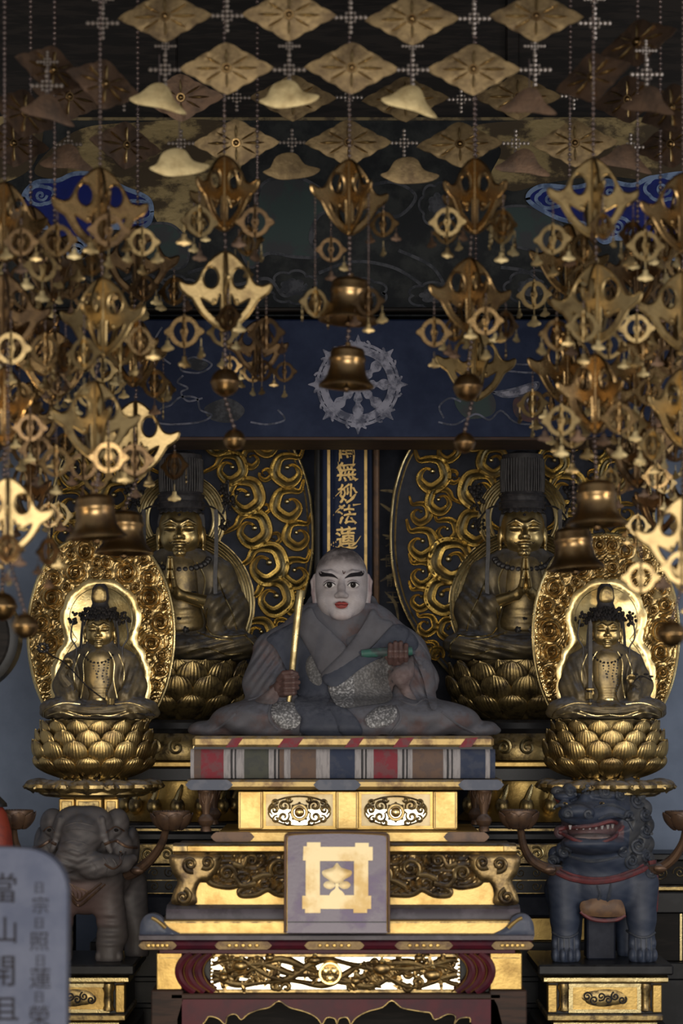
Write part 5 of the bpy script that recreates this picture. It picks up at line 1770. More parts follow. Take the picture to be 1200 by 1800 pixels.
def small_mandorla(cu, label, seed):
    T = Thing('rosette_mandorla', label, 'mandorla', cu, 1268, .12, group='rosette mandorlas')
    prof = [(0, 938), (40, 945), (80, 968), (108, 1012), (123, 1060), (128, 1105), (126, 1150), (116, 1200), (100, 1240), (82, 1272)]
    r = smooth_line(prof, 6)
    full = np.vstack([np.column_stack([cu+r[:, 0], r[:, 1]]), np.column_stack([cu-r[::-1, 0], r[::-1, 1]])[:-1]])
    go, gi = gourd(cu, 14), gourd(cu, 0)
    rr = random.Random(seed)
    cs = []
    tries = 0
    fl = full
    gu, gp = np.meshgrid(np.arange(0, 124, 2.0), np.arange(944, 1270, 2.0), indexing='ij')
    gg = np.column_stack([cu+gu.ravel(), gp.ravel()])
    dF = np.where(inside(gg, fl), bdist(gg, [fl]), -1).reshape(gu.shape)
    dG = np.where(inside(gg, go), -1, bdist(gg, [go])).reshape(gu.shape)
    while tries < 5000 and len(cs) < 46:
        tries += 1
        R = rr.choice((21, 20, 19, 17)) if tries < 900 else rr.choice((15, 13, 11)) if tries < 2500 else rr.choice((9, 8))
        u, p = rr.uniform(2, 122), rr.uniform(945, 1268)
        i, j = int(u/2), int((p-944)/2)
        if dF[i, j] < R+5 or dG[i, j] < R+1 or u < R*.9:
            continue
        if any(math.hypot(u-a, p-b) < R+c+1.0 for a, b, c in cs):
            continue
        cs.append((u, p, R))
    C = np.array([(cu+a, b, c) for a, b, c in cs]+[(cu-a, b, c) for a, b, c in cs])

    def ridge(u, p, d):
        dd = np.min(np.hypot(u[:, None]-C[None, :, 0], p[:, None]-C[None, :, 1])-C[None, :, 2], axis=1)
        return 1.1*np.cos(dd*2*np.pi/7.5)*(d > 3)
    T.part('plate', MB().relief(full, 0, 4, step=2.6, disp=ridge, skirt=8), 'gold_mandorla')
    T.part('rim', MB().tube([(x, -4, y) for x, y in full], 3.2, 8, caps=False), 'gold')
    nb = dens(np.column_stack([cu+(full[:, 0]-cu)*.95, 1105+(full[:, 1]-1105)*.965]), 9)
    mb = MB()
    for x, y in nb:
        mb.ball((x, -6, y), 2.0, 6, 4)
    T.part('rim_beads', mb, 'gold', kind='stuff')
    for a, b, c in cs:
        for s in (1, -1):
            T.inst('rosette_curl', ROS[0 if s == 1 else 1], (cu+s*a, -5, b), k=c/17.0, rot=(0, rr.uniform(0, 6.28), 0))
    gs = gourd(cu, 13, 90, 4)
    T.part('halo_border', MB().relief(gs, 0, 9, step=5, bulge=2, bw=6, skirt=2, holes=[gi]), 'gold_bright')
    for g, w in ((-1, 2.4), (-6, 1.8), (-10, 1.8), (-14, 1.8), (-18, 1.4)):
        L = gourd(cu, g)
        T.part('halo_rib', MB().tube([(x, -7, y) for x, y in np.vstack([L, L[:1]])], w, 6, caps=False), 'gold')
    T.part('halo_ground', MB().relief(gi, 0, 6.0, step=30, skirt=1), 'halo_dark', smooth=False)
    mb = MB()
    for x, y in dens(gourd(cu, -23), 7):
        mb.ball((x, -7, y), 1.7, 6, 4)
    T.part('halo_beads', mb, 'black_metal', kind='stuff')
    T.part('foot_post', MB().box(cu-30, cu+30, 2, 14, 1220, 1268), 'gold_old')
    return T


def small_figure(cu, m, label, kind):
    T = Thing('seated_bodhisattva', label, 'statue', cu, 1264, -.05, group='small gilt figures')
    X = lambda a: cu+a
    G = Sculpt((cu-112, -70, 1125), (cu+112, 60, 1272), 1.2)
    G.cone((cu, 4, 1162), (cu, 0, 1225), 42, 38, 8, sy=.8)
    G.cone((cu-32, 5, 1155), (cu+32, 5, 1155), 19, 19, 8)
    for s in (-1, 1):
        G.chain([(cu+s*48, 6, 1164), (cu+s*62, -4, 1206), (cu+s*46, -34, 1222)], [19, 20, 12], 8)
        G.cone((cu+s*56, 0, 1190), (cu+s*60, 0, 1232), 19, 18, 8)
        G.ell((cu+s*62, -20, 1244), (42, 34, 19), 8)
        G.ell((cu+s*88, -6, 1252), (18, 26, 11), 5)
    G.ell((cu, -26, 1248), (60, 36, 14), 8)
    G.ell((cu, 4, 1258), (98, 56, 8), 6)
    G.cut(lambda x, y_, p: (p-1264)+0*x+0*y_)

    def fold(x, y_, p):
        ax = np.abs(x-cu)
        d = 1.5*np.sin(ax*.55+p*.16)*np.exp(-((ax-52)/20)**2-((p-1195)/34)**2)
        d = d+1.3*np.sin((p-1236+((x-cu)*.1)**2*.25)*.62)*np.clip((p-1234)/8, 0, 1)*np.exp(-(ax/60)**2)
        d = d+1.2*np.sin(ax*.35-p*.3)*np.clip((p-1236)/8, 0, 1)*np.exp(-((ax-70)/26)**2)
        return d+0*y_
    G.disp(fold)
    D = G.depth()
    G.to_part(T, 'robe', 'gold_robe')
    T.part('chest', MB().relief(smooth_line([(cu-15, 1146), (cu, 1142), (cu+15, 1146), (cu+24, 1160), (cu+24, 1196), (cu+16, 1220), (cu+20, 1240), (cu, 1244), (cu-20, 1240), (cu-16, 1220), (cu-24, 1196), (cu-24, 1160)], 4, True), D, 2.5, bulge=3.4, bw=9, step=3, disp=lambda u, p, d: .9*np.sin((p-1206)*.75)*(p > 1204)), 'chest_gold', angle=60)
    T.part('belly_knot', MB().ball((cu+2, float(D(cu, 1228))-2, 1230), (11, 5, 9), 14, 8), 'gold')
    for s in (-1, 1):
        for L in ([(18, 1146), (27, 1165), (26, 1195), (32, 1228)], [(34, 1150), (44, 1180), (40, 1215)], [(30, 1238), (60, 1236), (90, 1248), (96, 1260)], [(40, 1258), (64, 1252), (88, 1258)], [(0, 1256), (24, 1258), (50, 1250)]):
            q = smooth_line([(cu+s*a, b) for a, b in L], 6)
            T.part('gold_hem', MB().tube(np.column_stack([q[:, 0], D(q[:, 0], q[:, 1])-.6, q[:, 1]]), 1.0, 5), 'gold')
    head, DH_ = gilt_head(T, cu, -4, 1110, 25.5, 'gold_skin', 'black_hair', .8)
    # crown of small dark flowers, tall top-knot, side streamers
    kn = T.part('top_knot', MB().lathe([(0, 1026), (8, 1026), (14, 1034), (16, 1052), (14, 1060), (17, 1068), (24, 1078), (28, 1088), (0, 1092)], (cu, 2, 0), 18), 'black_hair')
    T.part('crown_plaque', MB().relief(smooth_line([(cu-10, 1058), (cu-11, 1040), (cu, 1031), (cu+11, 1040), (cu+10, 1058)], 4, True), -12, 4, bulge=2, bw=4, step=3), 'gold_old')
    r2 = random.Random(int(cu))
    for k in range(34):
        a = math.pi+math.pi*k/33
        for rowp, rad in ((1088, 31), (1080, 29), (1072, 25)):
            T.part('crown_flower', MB().ball((cu+rad*math.cos(a)*1.05, 2+rad*math.sin(a), rowp+r2.uniform(-3, 3)), r2.uniform(2.4, 4.0), 7, 5), 'black_metal', parent=kn)
    for s in (-1, 1):
        for k in range(22):
            a, rr = r2.uniform(0, 6.28), 12*math.sqrt(r2.random())
            T.part('crown_blossom', MB().ball((cu+s*42+rr*math.cos(a), -8+r2.uniform(-4, 4), 1088+rr*math.sin(a)), r2.uniform(2.2, 3.8), 7, 5), 'black_metal', parent=kn)
        q = smooth_line([(cu+s*46, 1090), (cu+s*50, 1120), (cu+s*40, 1142), (cu+s*46, 1178)], 6)
        T.part('crown_streamer', MB().tube([(x, -12, z) for x, z in q], 1.5, 5), 'black_metal')
        q = smooth_line([(cu+s*29, 1092), (cu+s*32, 1120), (cu+s*33, 1150)], 6)
        T.part('side_lock', MB().tube([(x, -8, z) for x, z in q], 2.8, 6), 'black_hair')
    # necklace
    for k in range(11):
        a = math.pi*(.1+.8*k/10)
        u, p = cu+26*math.cos(a), 1146+20*math.sin(a)
        T.part('necklace_bead', MB().ball((u, float(D(u, p))-5, p), 2.5, 7, 5), 'black_metal')
    for du, p0, p1 in ((0, 1166, 1196), (-9, 1166, 1184), (9, 1164, 1206), (16, 1160, 1226), (-4, 1180, 1192)):
        n = int((p1-p0)/5)
        mb = MB()
        for k in range(n):
            p = p0+k*5
            u = cu+du+1.5*math.sin(k)
            mb.ball((u, float(D(u, p))-5.5, p), 2.2 if k % 2 else 1.5, 6, 4)
        T.part('necklace_chain', mb, 'black_metal', kind='stuff')

    # arms and hands
    def hand(u, v, p, flip, up):
        K = Sculpt((u-16, v-14, p-18), (u+16, v+16, p+16), .7)
        K.ell((u, v+2, p+2), (6, 5, 7), 2)
        for i in range(4):
            if up:
                K.chain([(u-4.5+i*3, v, p), (u-4.8+i*3.1, v-5, p-7), (u-4+i*2.7, v-6, p-11+abs(i-1.5)*1.5)], [1.9, 1.7, 1.3], .6)
            else:
                K.chain([(u-flip*4, v-1, p-3+i*3), (u+flip*1, v-6, p-3.4+i*3), (u+flip*6, v-4, p-3.2+i*2.9)], [1.9, 1.8, 1.4], .6)
        K.chain([(u+flip*4, v, p+3), (u+flip*8, v-4, p-2), (u+flip*7, v-5, p-7)], [2.2, 1.9, 1.4], .6)
        return K.to_part(T, 'hand', 'gold_statue')
    return T, D, hand


# left figure: long stem across the lap
small_mandorla(178, 'oval rosette mandorla behind the small figure on the elephant', 3)
T, D, hand = small_figure(176, 1, 'small gilt figure holding a long stem, seated above the elephant', 'stem')
q = smooth_line([(124, 1206), (112, 1188), (122, 1172)], 5)
T.part('forearm', MB().tube([(x, -26-.4*i, z) for i, (x, z) in enumerate(q)], np.linspace(11, 7, len(q)), 10), 'gold_robe')
hand(124, -40, 1168, 1, True)
hand(200, -48, 1232, -1, False)
LS = Thing('long_lotus_flower', 'thin dark lotus stem slanting across the left small figure', 'lotus flower', 180, 1240, -.05)
q = smooth_line([(80, 1140), (98, 1154), (122, 1168), (160, 1208), (200, 1236), (240, 1252), (262, 1256)], 8)
LS.part('stem', MB().tube([(x, -50, z) for x, z in q], 1.4, 6), 'black_metal')
rr_ = random.Random(2)
for k in range(9):
    a = k*.7
    LS.part('leaf', MB().ball((82+8*math.cos(a), -50, 1140+7*math.sin(a)), (4.5, 2, 2.8), 7, 5), 'black_metal')
for k in range(5):
    LS.part('leaf', MB().ball((262+3*k, -50, 1257-2*(k % 2)), (3.6, 2, 2), 7, 5), 'black_metal')

small_mandorla(1064, 'oval rosette mandorla behind the small figure on the lion', 8)
T, D, hand = small_figure(1064, -1, 'small gilt figure holding a dark sword, seated above the lion', 'sword')
hand(1029, -46, 1222, 1, False)
q = smooth_line([(1112, 1214), (1116, 1204), (1106, 1198)], 5)
T.part('forearm', MB().tube([(x, -26-.8*i, z) for i, (x, z) in enumerate(q)], np.linspace(10, 6, len(q)), 10), 'gold_robe')
hand(1104, -42, 1196, -1, True)
SW = Thing('sword', 'upright dark sword in the right small figure\'s hand', 'sword', 1031, 1234, -.05)
SW.part('blade', MB().prism([(1028, 1212), (1029, 1100), (1032, 1090), (1035, 1100), (1035, 1212)], -52, -49), 'black_metal', smooth=False)
SW.part('guard', MB().ball((1031.5, -50, 1212), (8, 4, 3), 12, 6), 'gold_old')
SW.part('grip', MB().tube([(1031.5, -50, 1213), (1031, -50, 1236)], 2.6, 8), 'black_metal')
SW.part('pommel', MB().ball((1031, -50, 1237), 3.6, 8, 6), 'gold_old')
LS2 = Thing('bent_flower', 'thin dark bent flower by the right small figure\'s raised hand', 'stem', 1104, 1215, -.05)
q = smooth_line([(1104, 1204), (1112, 1194), (1124, 1190), (1140, 1198)], 6)
LS2.part('stem', MB().tube([(x, -50, z) for x, z in q], 1.3, 6), 'black_metal')
for k in range(4):
    LS2.part('leaf', MB().ball((1110+9*k, -50, 1186+4*(k % 2)), (5, 2, 2.2), 7, 5), 'black_metal')


def small_lotus(cu, label):
    T = Thing('lotus_throne', label, 'lotus throne', cu, 1402, -.05, group='lotus thrones under the gilt figures')
    core = [(0, 1266), (86, 1266), (84, 1276), (84, 1300), (78, 1340), (56, 1364), (46, 1370), (0, 1370)]
    rows = [(14, 72, 91, 1312, 1266, 7, .5), (14, 76, 98, 1336, 1282, 9, .0), (14, 72, 103, 1358, 1300, 11, .5), (14, 48, 101, 1370, 1330, 12, .0)]
    lotus(T, cu, 6, rows, 'gold_dusty', core, 'gold_old')
    # neck of curls and the leafy tray
    T.part('curled_neck', MB().lathe([(0, 1364), (46, 1364), (56, 1376), (80, 1388), (0, 1388)], (cu, 6, 0), 30), 'gold_old')
    for k in range(9):
        a = -math.pi/2+(k-4)*.36
        u, v = cu+58*math.cos(a), 6+58*math.sin(a)-4
        q = spiral((0, 0), 11, 1.7, 1.6, 1 if k % 2 else -1, .15, 24)
        T.part('neck_curl', MB().tube([(u-math.sin(a)*x, v+math.cos(a)*x, 1376+z) for x, z in q], np.linspace(2.8, 1.6, len(q)), 6), 'gold')
    T.part('tray', MB().lathe([(0, 1384), (90, 1386), (98, 1389), (98, 1394), (88, 1399), (60, 1402), (0, 1402)], (cu, 6, 0), 40), 'gold_old')
    for k in range(14):
        a = k*2*math.pi/14+.22
        if math.sin(a) > .4:
            continue
        u, v = cu+102*math.cos(a), 6+102*math.sin(a)
        lf = T.part('tray_leaf', MB().ball((u, v, 1380), (22*abs(math.sin(a))+16, 18, 12), 14, 8), 'gold_old')
        for e in (-1, 1):
            q = spiral((0, 0), 8, 1.2, 0 if e > 0 else math.pi, e, .2, 18)
            T.part('leaf_fold', MB().tube([(u-math.sin(a)*(x+e*9), v-12+math.cos(a)*(x+e*9), 1380+z*.8) for x, z in q], np.linspace(3, 1.6, len(q)), 6), 'gold_old', parent=lf)
        T.part('leaf_tip', MB().tube([(u, v, 1386), (u+14*math.cos(a), v+14*math.sin(a), 1378), (u+22*math.cos(a), v+22*math.sin(a), 1384)], [10, 8, 3], 8), 'gold_old', parent=lf)
    return T


small_lotus(165, 'gold lotus throne on a leafy tray above the elephant')
small_lotus(1064, 'gold lotus throne on a leafy tray above the lion')
# ================================================================ elephant and lion carriers
material('elephant_fold', (.085, .076, .078), (.06, .054, .056), rough=.6, scale=20, dust=.7, dustcol=(.10, .108, .13))
EL = Thing('elephant_statue', 'dusty grey carved elephant with curled trunk carrying the left lotus throne', 'statue', 155, 1684, -.05)
G = Sculpt((50, -150, 1400), (262, 120, 1690), 1.7)
c = 153
G.ell((c, 20, 1530), (82, 90, 70), 20)                       # barrel
G.ell((c, -20, 1548), (56, 60, 58), 18)                      # chest
G.ell((c, -50, 1462), (58, 52, 46), 16)                      # head
G.ell((c-16, -66, 1438), (30, 30, 24), 10)
G.ell((c+18, -66, 1438), (30, 30, 24), 10)
for s in (-1, 1):
    G.ell((c+s*56, -36, 1446), (22, 24, 27), 7)             # brow bulges
    G.ell((c+s*56, -58, 1458), (10, 10, 8), 4)
    G.ell((c+s*62, -34, 1490), (24, 28, 30), 8)             # cheeks
    G.ell((c+s*80, -4, 1490), (13, 34, 38), 5)              # ears
    G.chain([(c+s*36, -92, 1436), (c+s*40, -98, 1462), (c+s*50, -92, 1490)], [5, 6, 5], 5)
    G.ell((c+s*54, -80, 1468), (10, 8, 14), 5, True)
G.ell((c, -96, 1464), (30, 26, 34), 12)                      # trunk root
G.chain([(c, -98, 1466), (c-8, -114, 1490), (c-24, -122, 1506), (c-28, -120, 1514)], [34, 28, 18, 13], 8)
G.ell((c-28, -128, 1508), (7, 7, 9), 3, True)
G.chain([(c-4, -106, 1498), (c+22, -112, 1514), (c+50, -106, 1514), (c+74, -92, 1512), (c+88, -80, 1504)], [26, 22, 18, 13, 8], 8)
G.cone((c-26, -118, 1500), (c+4, -122, 1504), 6, 5, 3, True)
G.ell((c-4, -72, 1530), (44, 34, 16), 10)                    # lower jaw
G.ell((c+2, -60, 1552), (36, 30, 26), 12)
G.cone((c+34, -40, 1556), (c+58, -40, 1640), 32, 19, 14)     # legs
G.chain([(c+44, -40, 1600), (c+44, -42, 1650), (c+44, -44, 1676)], [23, 21, 24], 10)
G.chain([(c-44, -40, 1580), (c-44, -42, 1650), (c-44, -44, 1676)], [28, 22, 24], 10)
for s, b in ((1, 84), (-1, 84)):
    G.chain([(c+s*64, 50, 1560), (c+s*84, 40, 1640), (c+s*84, 36, 1676)], [38, 22, 22], 12)
for s in (-1, 1):                                            # toes
    for k in range(4):
        G.ell((c+s*44-18+k*12, -62+abs(k-1.5)*4, 1676), (6, 7, 10), 2)
G.cut(lambda x, y, p: (p-1684)+0*x+0*y)
G.disp(lambda x, y, p: 1.6*np.sin(p*.36)*np.exp(-((np.abs(x-c)-44)/24)**2)*np.clip((p-1590)/14, 0, 1)*(y < 0)*(p < 1660)+1.2*np.sin(p*.5+np.abs(x-c)*.18)*np.exp(-((x-c)/40)**2-((p-1500)/30)**2)*(y < -80))


def el_paint(x, y, z):
    n = .5+.5*np.sin(x*.21+np.sin(z*.17)*1.7)*np.sin(z*.23+y*.15)
    b = lerp((.070, .064, .066), (.108, .097, .098), n)
    pink = np.clip(sstep(z, 1532, 1556)*(z < 1625), 0, 1)*np.exp(-((x-150)/46)**2)
    b = b*(1-pink[:, None])+np.array((.150, .098, .092))[None, :]*pink[:, None]
    leg = sstep(z, 1610, 1640)
    b = b*(1-leg[:, None])+np.array((.085, .075, .075))[None, :]*leg[:, None]
    white = np.exp(-((np.abs(x-153)-42)/5)**2-((z-1478)/8)**2)*(y < -70)
    b = b+np.array((.16, .16, .17))[None, :]*white[:, None]
    return b


body = G.to_part(EL, 'body', 'animal', color=el_paint)
DE = G.depth()
for s in (-1, 1):
    e = (c+s*57, 1456)
    EL.part('eye', MB().ball((e[0], float(DE(*e))+1, e[1]), (5, 3, 3), 10, 6), 'eye_dark', parent=body)
    q = smooth_line([(c+s*44, 1458), (c+s*56, 1450), (c+s*70, 1458)], 6)
    EL.part('eyelid', MB().tube(np.column_stack([q[:, 0], DE(q[:, 0], q[:, 1]), q[:, 1]]), 1.6, 5), 'copper_brown', parent=body)
for L in ([(118, 1551), (132, 1570), (146, 1586), (168, 1570), (192, 1548)], [(122, 1548), (134, 1562), (147, 1576), (166, 1562), (186, 1546)]):
    q = smooth_line(L, 8)
    EL.part('chest_strap', MB().tube(np.column_stack([q[:, 0], DE(q[:, 0], q[:, 1])-1, q[:, 1]]), 2.6, 6), 'copper_brown')
for s in (-1, 1):
    q = smooth_line([(c+s*90, 1488), (c+s*74, 1484), (c+s*56, 1474), (c+s*42, 1478)], 6)
    EL.part('cheek_strap', MB().tube(np.column_stack([q[:, 0], DE(q[:, 0], q[:, 1])-1, q[:, 1]]), 3.0, 6), 'copper_brown')
    q = smooth_line([(c+s*64, 1492), (c+s*70, 1508), (c+s*58, 1518), (c+s*44, 1510)], 6)
    EL.part('mouth_fold', MB().tube(np.column_stack([q[:, 0], DE(q[:, 0], q[:, 1]), q[:, 1]]), 2.4, 6), 'animal' if False else 'copper_brown', parent=body)
for L in ([(128, 1446), (150, 1440), (176, 1446)], [(126, 1458), (150, 1452), (180, 1458)], [(124, 1476), (146, 1470), (170, 1478)], [(122, 1490), (142, 1486), (166, 1494)], [(176, 1506), (184, 1518), (180, 1530)], [(194, 1500), (202, 1512), (198, 1526)], [(210, 1502), (216, 1512), (212, 1520)], [(88, 1480), (96, 1500), (92, 1520)], [(218, 1474), (226, 1496), (222, 1516)]):
    q = smooth_line(L, 7)
    EL.part('skin_fold', MB().tube(np.column_stack([q[:, 0], DE(q[:, 0], q[:, 1])+.6, q[:, 1]]), 1.7, 5), 'elephant_fold', parent=body)
for k in range(6):
    q = smooth_line([(128, 1536+k*2), (131+k*7, 1560), (134+k*6, 1574-abs(k-2.5)*4)], 5)
    EL.part('throat_fold', MB().tube(np.column_stack([q[:, 0], DE(q[:, 0], q[:, 1]), q[:, 1]]), 1.0, 5), 'copper_brown', parent=body)
EL.part('saddle_post', MB().box(126, 182, -30, 40, 1400, 1424, 3), 'gold_leaf')
for a, b in ((108, 136), (137, 184), (186, 212)):
    f = EL.part('saddle_panel', MB().box(a, b, -44 if a == 137 else -38, -28, 1402, 1432, 2), 'gold_leaf')
    EL.part('panel_recess', MB().box(a+5, b-5, -45.5 if a == 137 else -39.5, -30, 1407, 1432, 1), 'gold_old', parent=f)

material('lion_curl', (.034, .042, .062), (.055, .062, .078), rough=.55, scale=20, dust=.6, dustcol=(.085, .095, .12))
LI = Thing('lion_statue', 'dark blue carved lion with open red mouth carrying the right lotus throne', 'statue', 1052, 1684, -.05)
G = Sculpt((940, -170, 1364), (1172, 120, 1690), 1.7)
G.ell((1056, 30, 1540), (84, 90, 66), 20)
G.ell((1056, -20, 1550), (74, 60, 62), 18)
G.ell((1060, -30, 1500), (76, 60, 40), 16)
# head, turned a little to the left
G.ell((1056, -50, 1432), (76, 58, 54), 14)
G.ell((1040, -86, 1424), (62, 40, 30), 10)                   # muzzle top
G.ell((1012, -112, 1426), (42, 26, 20), 8)
G.ell((1000, -134, 1420), (22, 14, 12), 5)                   # nose
for s in (-1, 1):
    G.ell((1000+s*17, -136, 1423), (12, 10, 9), 3)
    G.ell((1000+s*17, -147, 1424), (5, 6, 4), 1.5, True)
G.ell((984, -88, 1396), (20, 20, 9), 4)                    # brows
G.ell((1050, -96, 1394), (32, 20, 10), 4)
G.ell((1016, -104, 1402), (10, 12, 12), 5)
for x, p, v in ((972, 1388, -80), (992, 1382, -88), (1016, 1380, -90), (1040, 1380, -92), (1064, 1380, -88), (1084, 1386, -80)):
    G.ell((x, v, p), (12, 12, 9), 2.5)
    G.ell((x, v-12, p), (3.4, 5, 3), 1.5, True)
G.ell((1082, -84, 1424), (20, 18, 18), 6)
for k in range(5):
    G.ell((990+k*24, -70+abs(k-2)*4, 1386+abs(k-2)*3), (14, 16, 11), 4)
G.ell((1036, -78, 1478), (58, 44, 20), 8)                    # lower jaw
G.ell((1026, -104, 1476), (46, 26, 13), 6)
G.chain([(966, -112, 1452), (1000, -140, 1452), (1040, -140, 1452), (1088, -96, 1442)], [9, 12, 14, 13], 5, True)     # mouth gap
G.chain([(980, -96, 1456), (1030, -112, 1458), (1080, -80, 1448)], [10, 14, 12], 4, True)
G.ell((1092, -70, 1452), (22, 22, 28), 8)
for s, x in ((-1, 982), (1, 1044)):                           # eyes
    G.ell((x, -104, 1409), (11, 9, 7), 3)
# mane locks
for x, p, v, r in ((1112, 1394, -56, 16), (1122, 1420, -52, 17), (1126, 1448, -50, 17), (1116, 1474, -58, 19), (1104, 1498, -60, 20), (1128, 1482, -30, 18), (1130, 1510, -26, 17), (1100, 1378, -40, 14), (984, 1490, -60, 14), (974, 1500, -30, 14), (980, 1460, -50, 12), (1106, 1438, -72, 12)):
    G.ell((x, v, p), (r, r, r*1.05), 3)
    G.ell((x-1, v-r-1, p+1), (r*.30, r*.5, r*.30), 2, True)
# legs and paws
for x in (988, 1121):
    G.chain([(x, -40, 1550), (x, -46, 1610), (x, -48, 1650), (x, -52, 1672)], [31, 24, 21, 25], 10)
    for k in range(4):
        G.ell((x-19+k*12.6, -74+abs(k-1.5)*5, 1672), (6.4, 12, 12), 2)
        G.ell((x-19+k*12.6, -64+abs(k-1.5)*5, 1652), (5.4, 10, 9), 3)
for x in (1000, 1112):
    G.chain([(x, 50, 1570), (x, 44, 1640), (x, 40, 1674)], [40, 24, 24], 12)
G.cut(lambda x, y, p: (p-1684)+0*x+0*y)


def li_paint(x, y, z):
    n = .5+.5*np.sin(x*.19+np.sin(z*.15)*1.9)*np.sin(z*.21+y*.13)
    b = lerp((.020, .030, .058), (.036, .047, .078), n)
    mane = ((x > 1094) & (z < 1530) & (z > 1370)) | (z < 1392)
    b = np.where(mane[:, None], lerp((.040, .044, .055), (.065, .068, .076), n), b)
    mouth = np.exp(-((z-1456)/13)**2)*((x > 968) & (x < 1084) & (y > -116) & (z > 1438) & (z < 1474))
    b = b*(1-mouth[:, None])+np.array((.13, .075, .08))[None, :]*mouth[:, None]
    toe = sstep(z, 1640, 1652)*(.5+.5*np.cos((x-988+19)*2*np.pi/12.6))
    b = b+np.array((.03, .035, .045))[None, :]*toe[:, None]
    return b


body = G.to_part(LI, 'body', 'animal', color=li_paint)
DL = G.depth()
q = smooth_line([(974, 1454), (1000, 1448), (1034, 1444), (1058, 1438), (1072, 1442)], 7)
LI.part('upper_lip', MB().tube(np.column_stack([q[:, 0], np.minimum(DL(q[:, 0], q[:, 1]-6), -80)+4, q[:, 1]]), [3.6]*len(q), 7), 'red_paint', parent=body)
q = smooth_line([(976, 1458), (1004, 1472), (1040, 1474), (1068, 1464), (1084, 1448)], 7)
LI.part('lower_lip', MB().tube(np.column_stack([q[:, 0], np.minimum(DL(q[:, 0], q[:, 1]+5), -70)+4, q[:, 1]]), [3.4]*len(q), 7), 'red_paint', parent=body)
LI.part('tongue', MB().ball((1030, -98, 1466), (34, 26, 7), 16, 8), 'sleeve_lining', parent=body)
for k in range(8):
    u = 990+k*11
    LI.part('tooth', MB().tube([(u, float(DL(u, 1440))+8, 1445), (u, float(DL(u, 1440))+7, 1452)], [3, 1.4], 6), 'cloth_white', parent=body)
for u, p in ((982, 1409), (1044, 1408)):
    LI.part('eye', MB().ball((u, float(DL(u, p))+2, p), (5.5, 4, 4), 10, 6), 'gold_old', parent=body)
    LI.part('pupil', MB().ball((u-1, float(DL(u, p))-1.4, p), (2.4, 1.6, 2.6), 8, 5), 'eye_dark', parent=body)
for x, p, r, d in ((1108, 1404, 13, 1), (1124, 1428, 12, 1), (1126, 1456, 13, 1), (1112, 1482, 15, 1), (1100, 1508, 14, 1), (1128, 1500, 11, 1), (984, 1494, 11, -1), (1078, 1392, 11, 1), (1050, 1388, 11, 1), (1020, 1386, 10, -1), (992, 1388, 10, -1), (1092, 1428, 10, 1), (968, 1510, 10, -1), (1136, 1528, 10, 1), (1084, 1490, 10, 1), (983, 1424, 7, -1), (1018, 1424, 7, 1)):
    q = spiral((x, p), r, 1.9, .5, d, .12, 34)
    LI.part('mane_curl', MB().tube(np.column_stack([q[:, 0], DL(q[:, 0], q[:, 1])-1.5, q[:, 1]]), np.linspace(3.4, 2.2, len(q)), 6), 'lion_curl', parent=body)
for L in ([(1030, 1414), (1060, 1410), (1086, 1420)], [(962, 1416), (975, 1410), (990, 1414)], [(1036, 1434), (1062, 1426), (1090, 1436), (1100, 1456)], [(990, 1500), (1030, 1508), (1080, 1500)], [(1040, 1550), (1046, 1566), (1040, 1580)], [(1064, 1546), (1062, 1566), (1058, 1580)]):
    q = smooth_line(L, 8)
    LI.part('carved_ridge', MB().tube(np.column_stack([q[:, 0], DL(q[:, 0], q[:, 1]), q[:, 1]]), 3*np.sin(np.linspace(.3, 2.9, len(q)))+.5, 6), 'lion_curl', parent=body)
for x in (988, 1121):
    for k in range(4):
        u = x-13+k*9
        LI.part('toe_line', MB().tube([(u, float(DL(u, p)), p) for p in np.linspace(1642, 1664, 5)], 1.3, 5), 'lion_curl', parent=body)
    q = smooth_line([(x-22, 1634), (x-8, 1640), (x+8, 1640), (x+22, 1634)], 6)
    LI.part('ankle_fold', MB().tube(np.column_stack([q[:, 0], DL(q[:, 0], q[:, 1]), q[:, 1]]), 2.4, 6), 'lion_curl', parent=body)
for L, r, m_ in (([(974, 1530), (1000, 1540), (1035, 1544), (1080, 1538), (1128, 1522)], 5.2, 'red_paint'), ([(978, 1524), (1004, 1534), (1040, 1538), (1080, 1532), (1122, 1516)], 2.4, 'red_paint')):
    q = smooth_line(L, 8)
    LI.part('chest_strap', MB().tube(np.column_stack([q[:, 0], DL(q[:, 0], q[:, 1])-2, q[:, 1]]), r, 8), m_)
LI.part('tassel', MB().tube([(1140, -40, 1510), (1146, -44, 1550), (1146, -42, 1596), (1144, -40, 1606)], [8, 6, 4, 1.5], 8), 'red_paint')
LI.part('ear', MB().ball((978, -50, 1396), (9, 6, 14), 10, 8), 'red_paint', parent=body)
LI.part('ear', MB().ball((1092, -66, 1392), (12, 6, 18), 10, 8), 'animal' if False else 'blue_grey_paint', parent=body)
fl = smooth_line([(1014, 1580), (1026, 1576), (1034, 1570), (1046, 1568), (1058, 1573), (1070, 1570), (1084, 1578), (1090, 1596), (1086, 1604), (1052, 1606), (1020, 1602), (1012, 1592)], 4, True)
ff = LI.part('saddle_flap', MB().relief(fl, -66, 4, bulge=7, bw=14, step=4, skirt=4), 'tan_paint')
q = smooth_line([(1013, 1596), (1030, 1608), (1052, 1612), (1076, 1610), (1090, 1602)], 6)
LI.part('flap_edge', MB().tube([(x, -68, z) for x, z in q], 3.6, 7), 'red_paint', parent=ff)
LI.part('support_post', MB().box(1028, 1078, -30, 20, 1596, 1684, 3), 'navy_back')
LI.part('saddle_post', MB().box(1010, 1118, -20, 40, 1398, 1424, 3), 'gold_old')


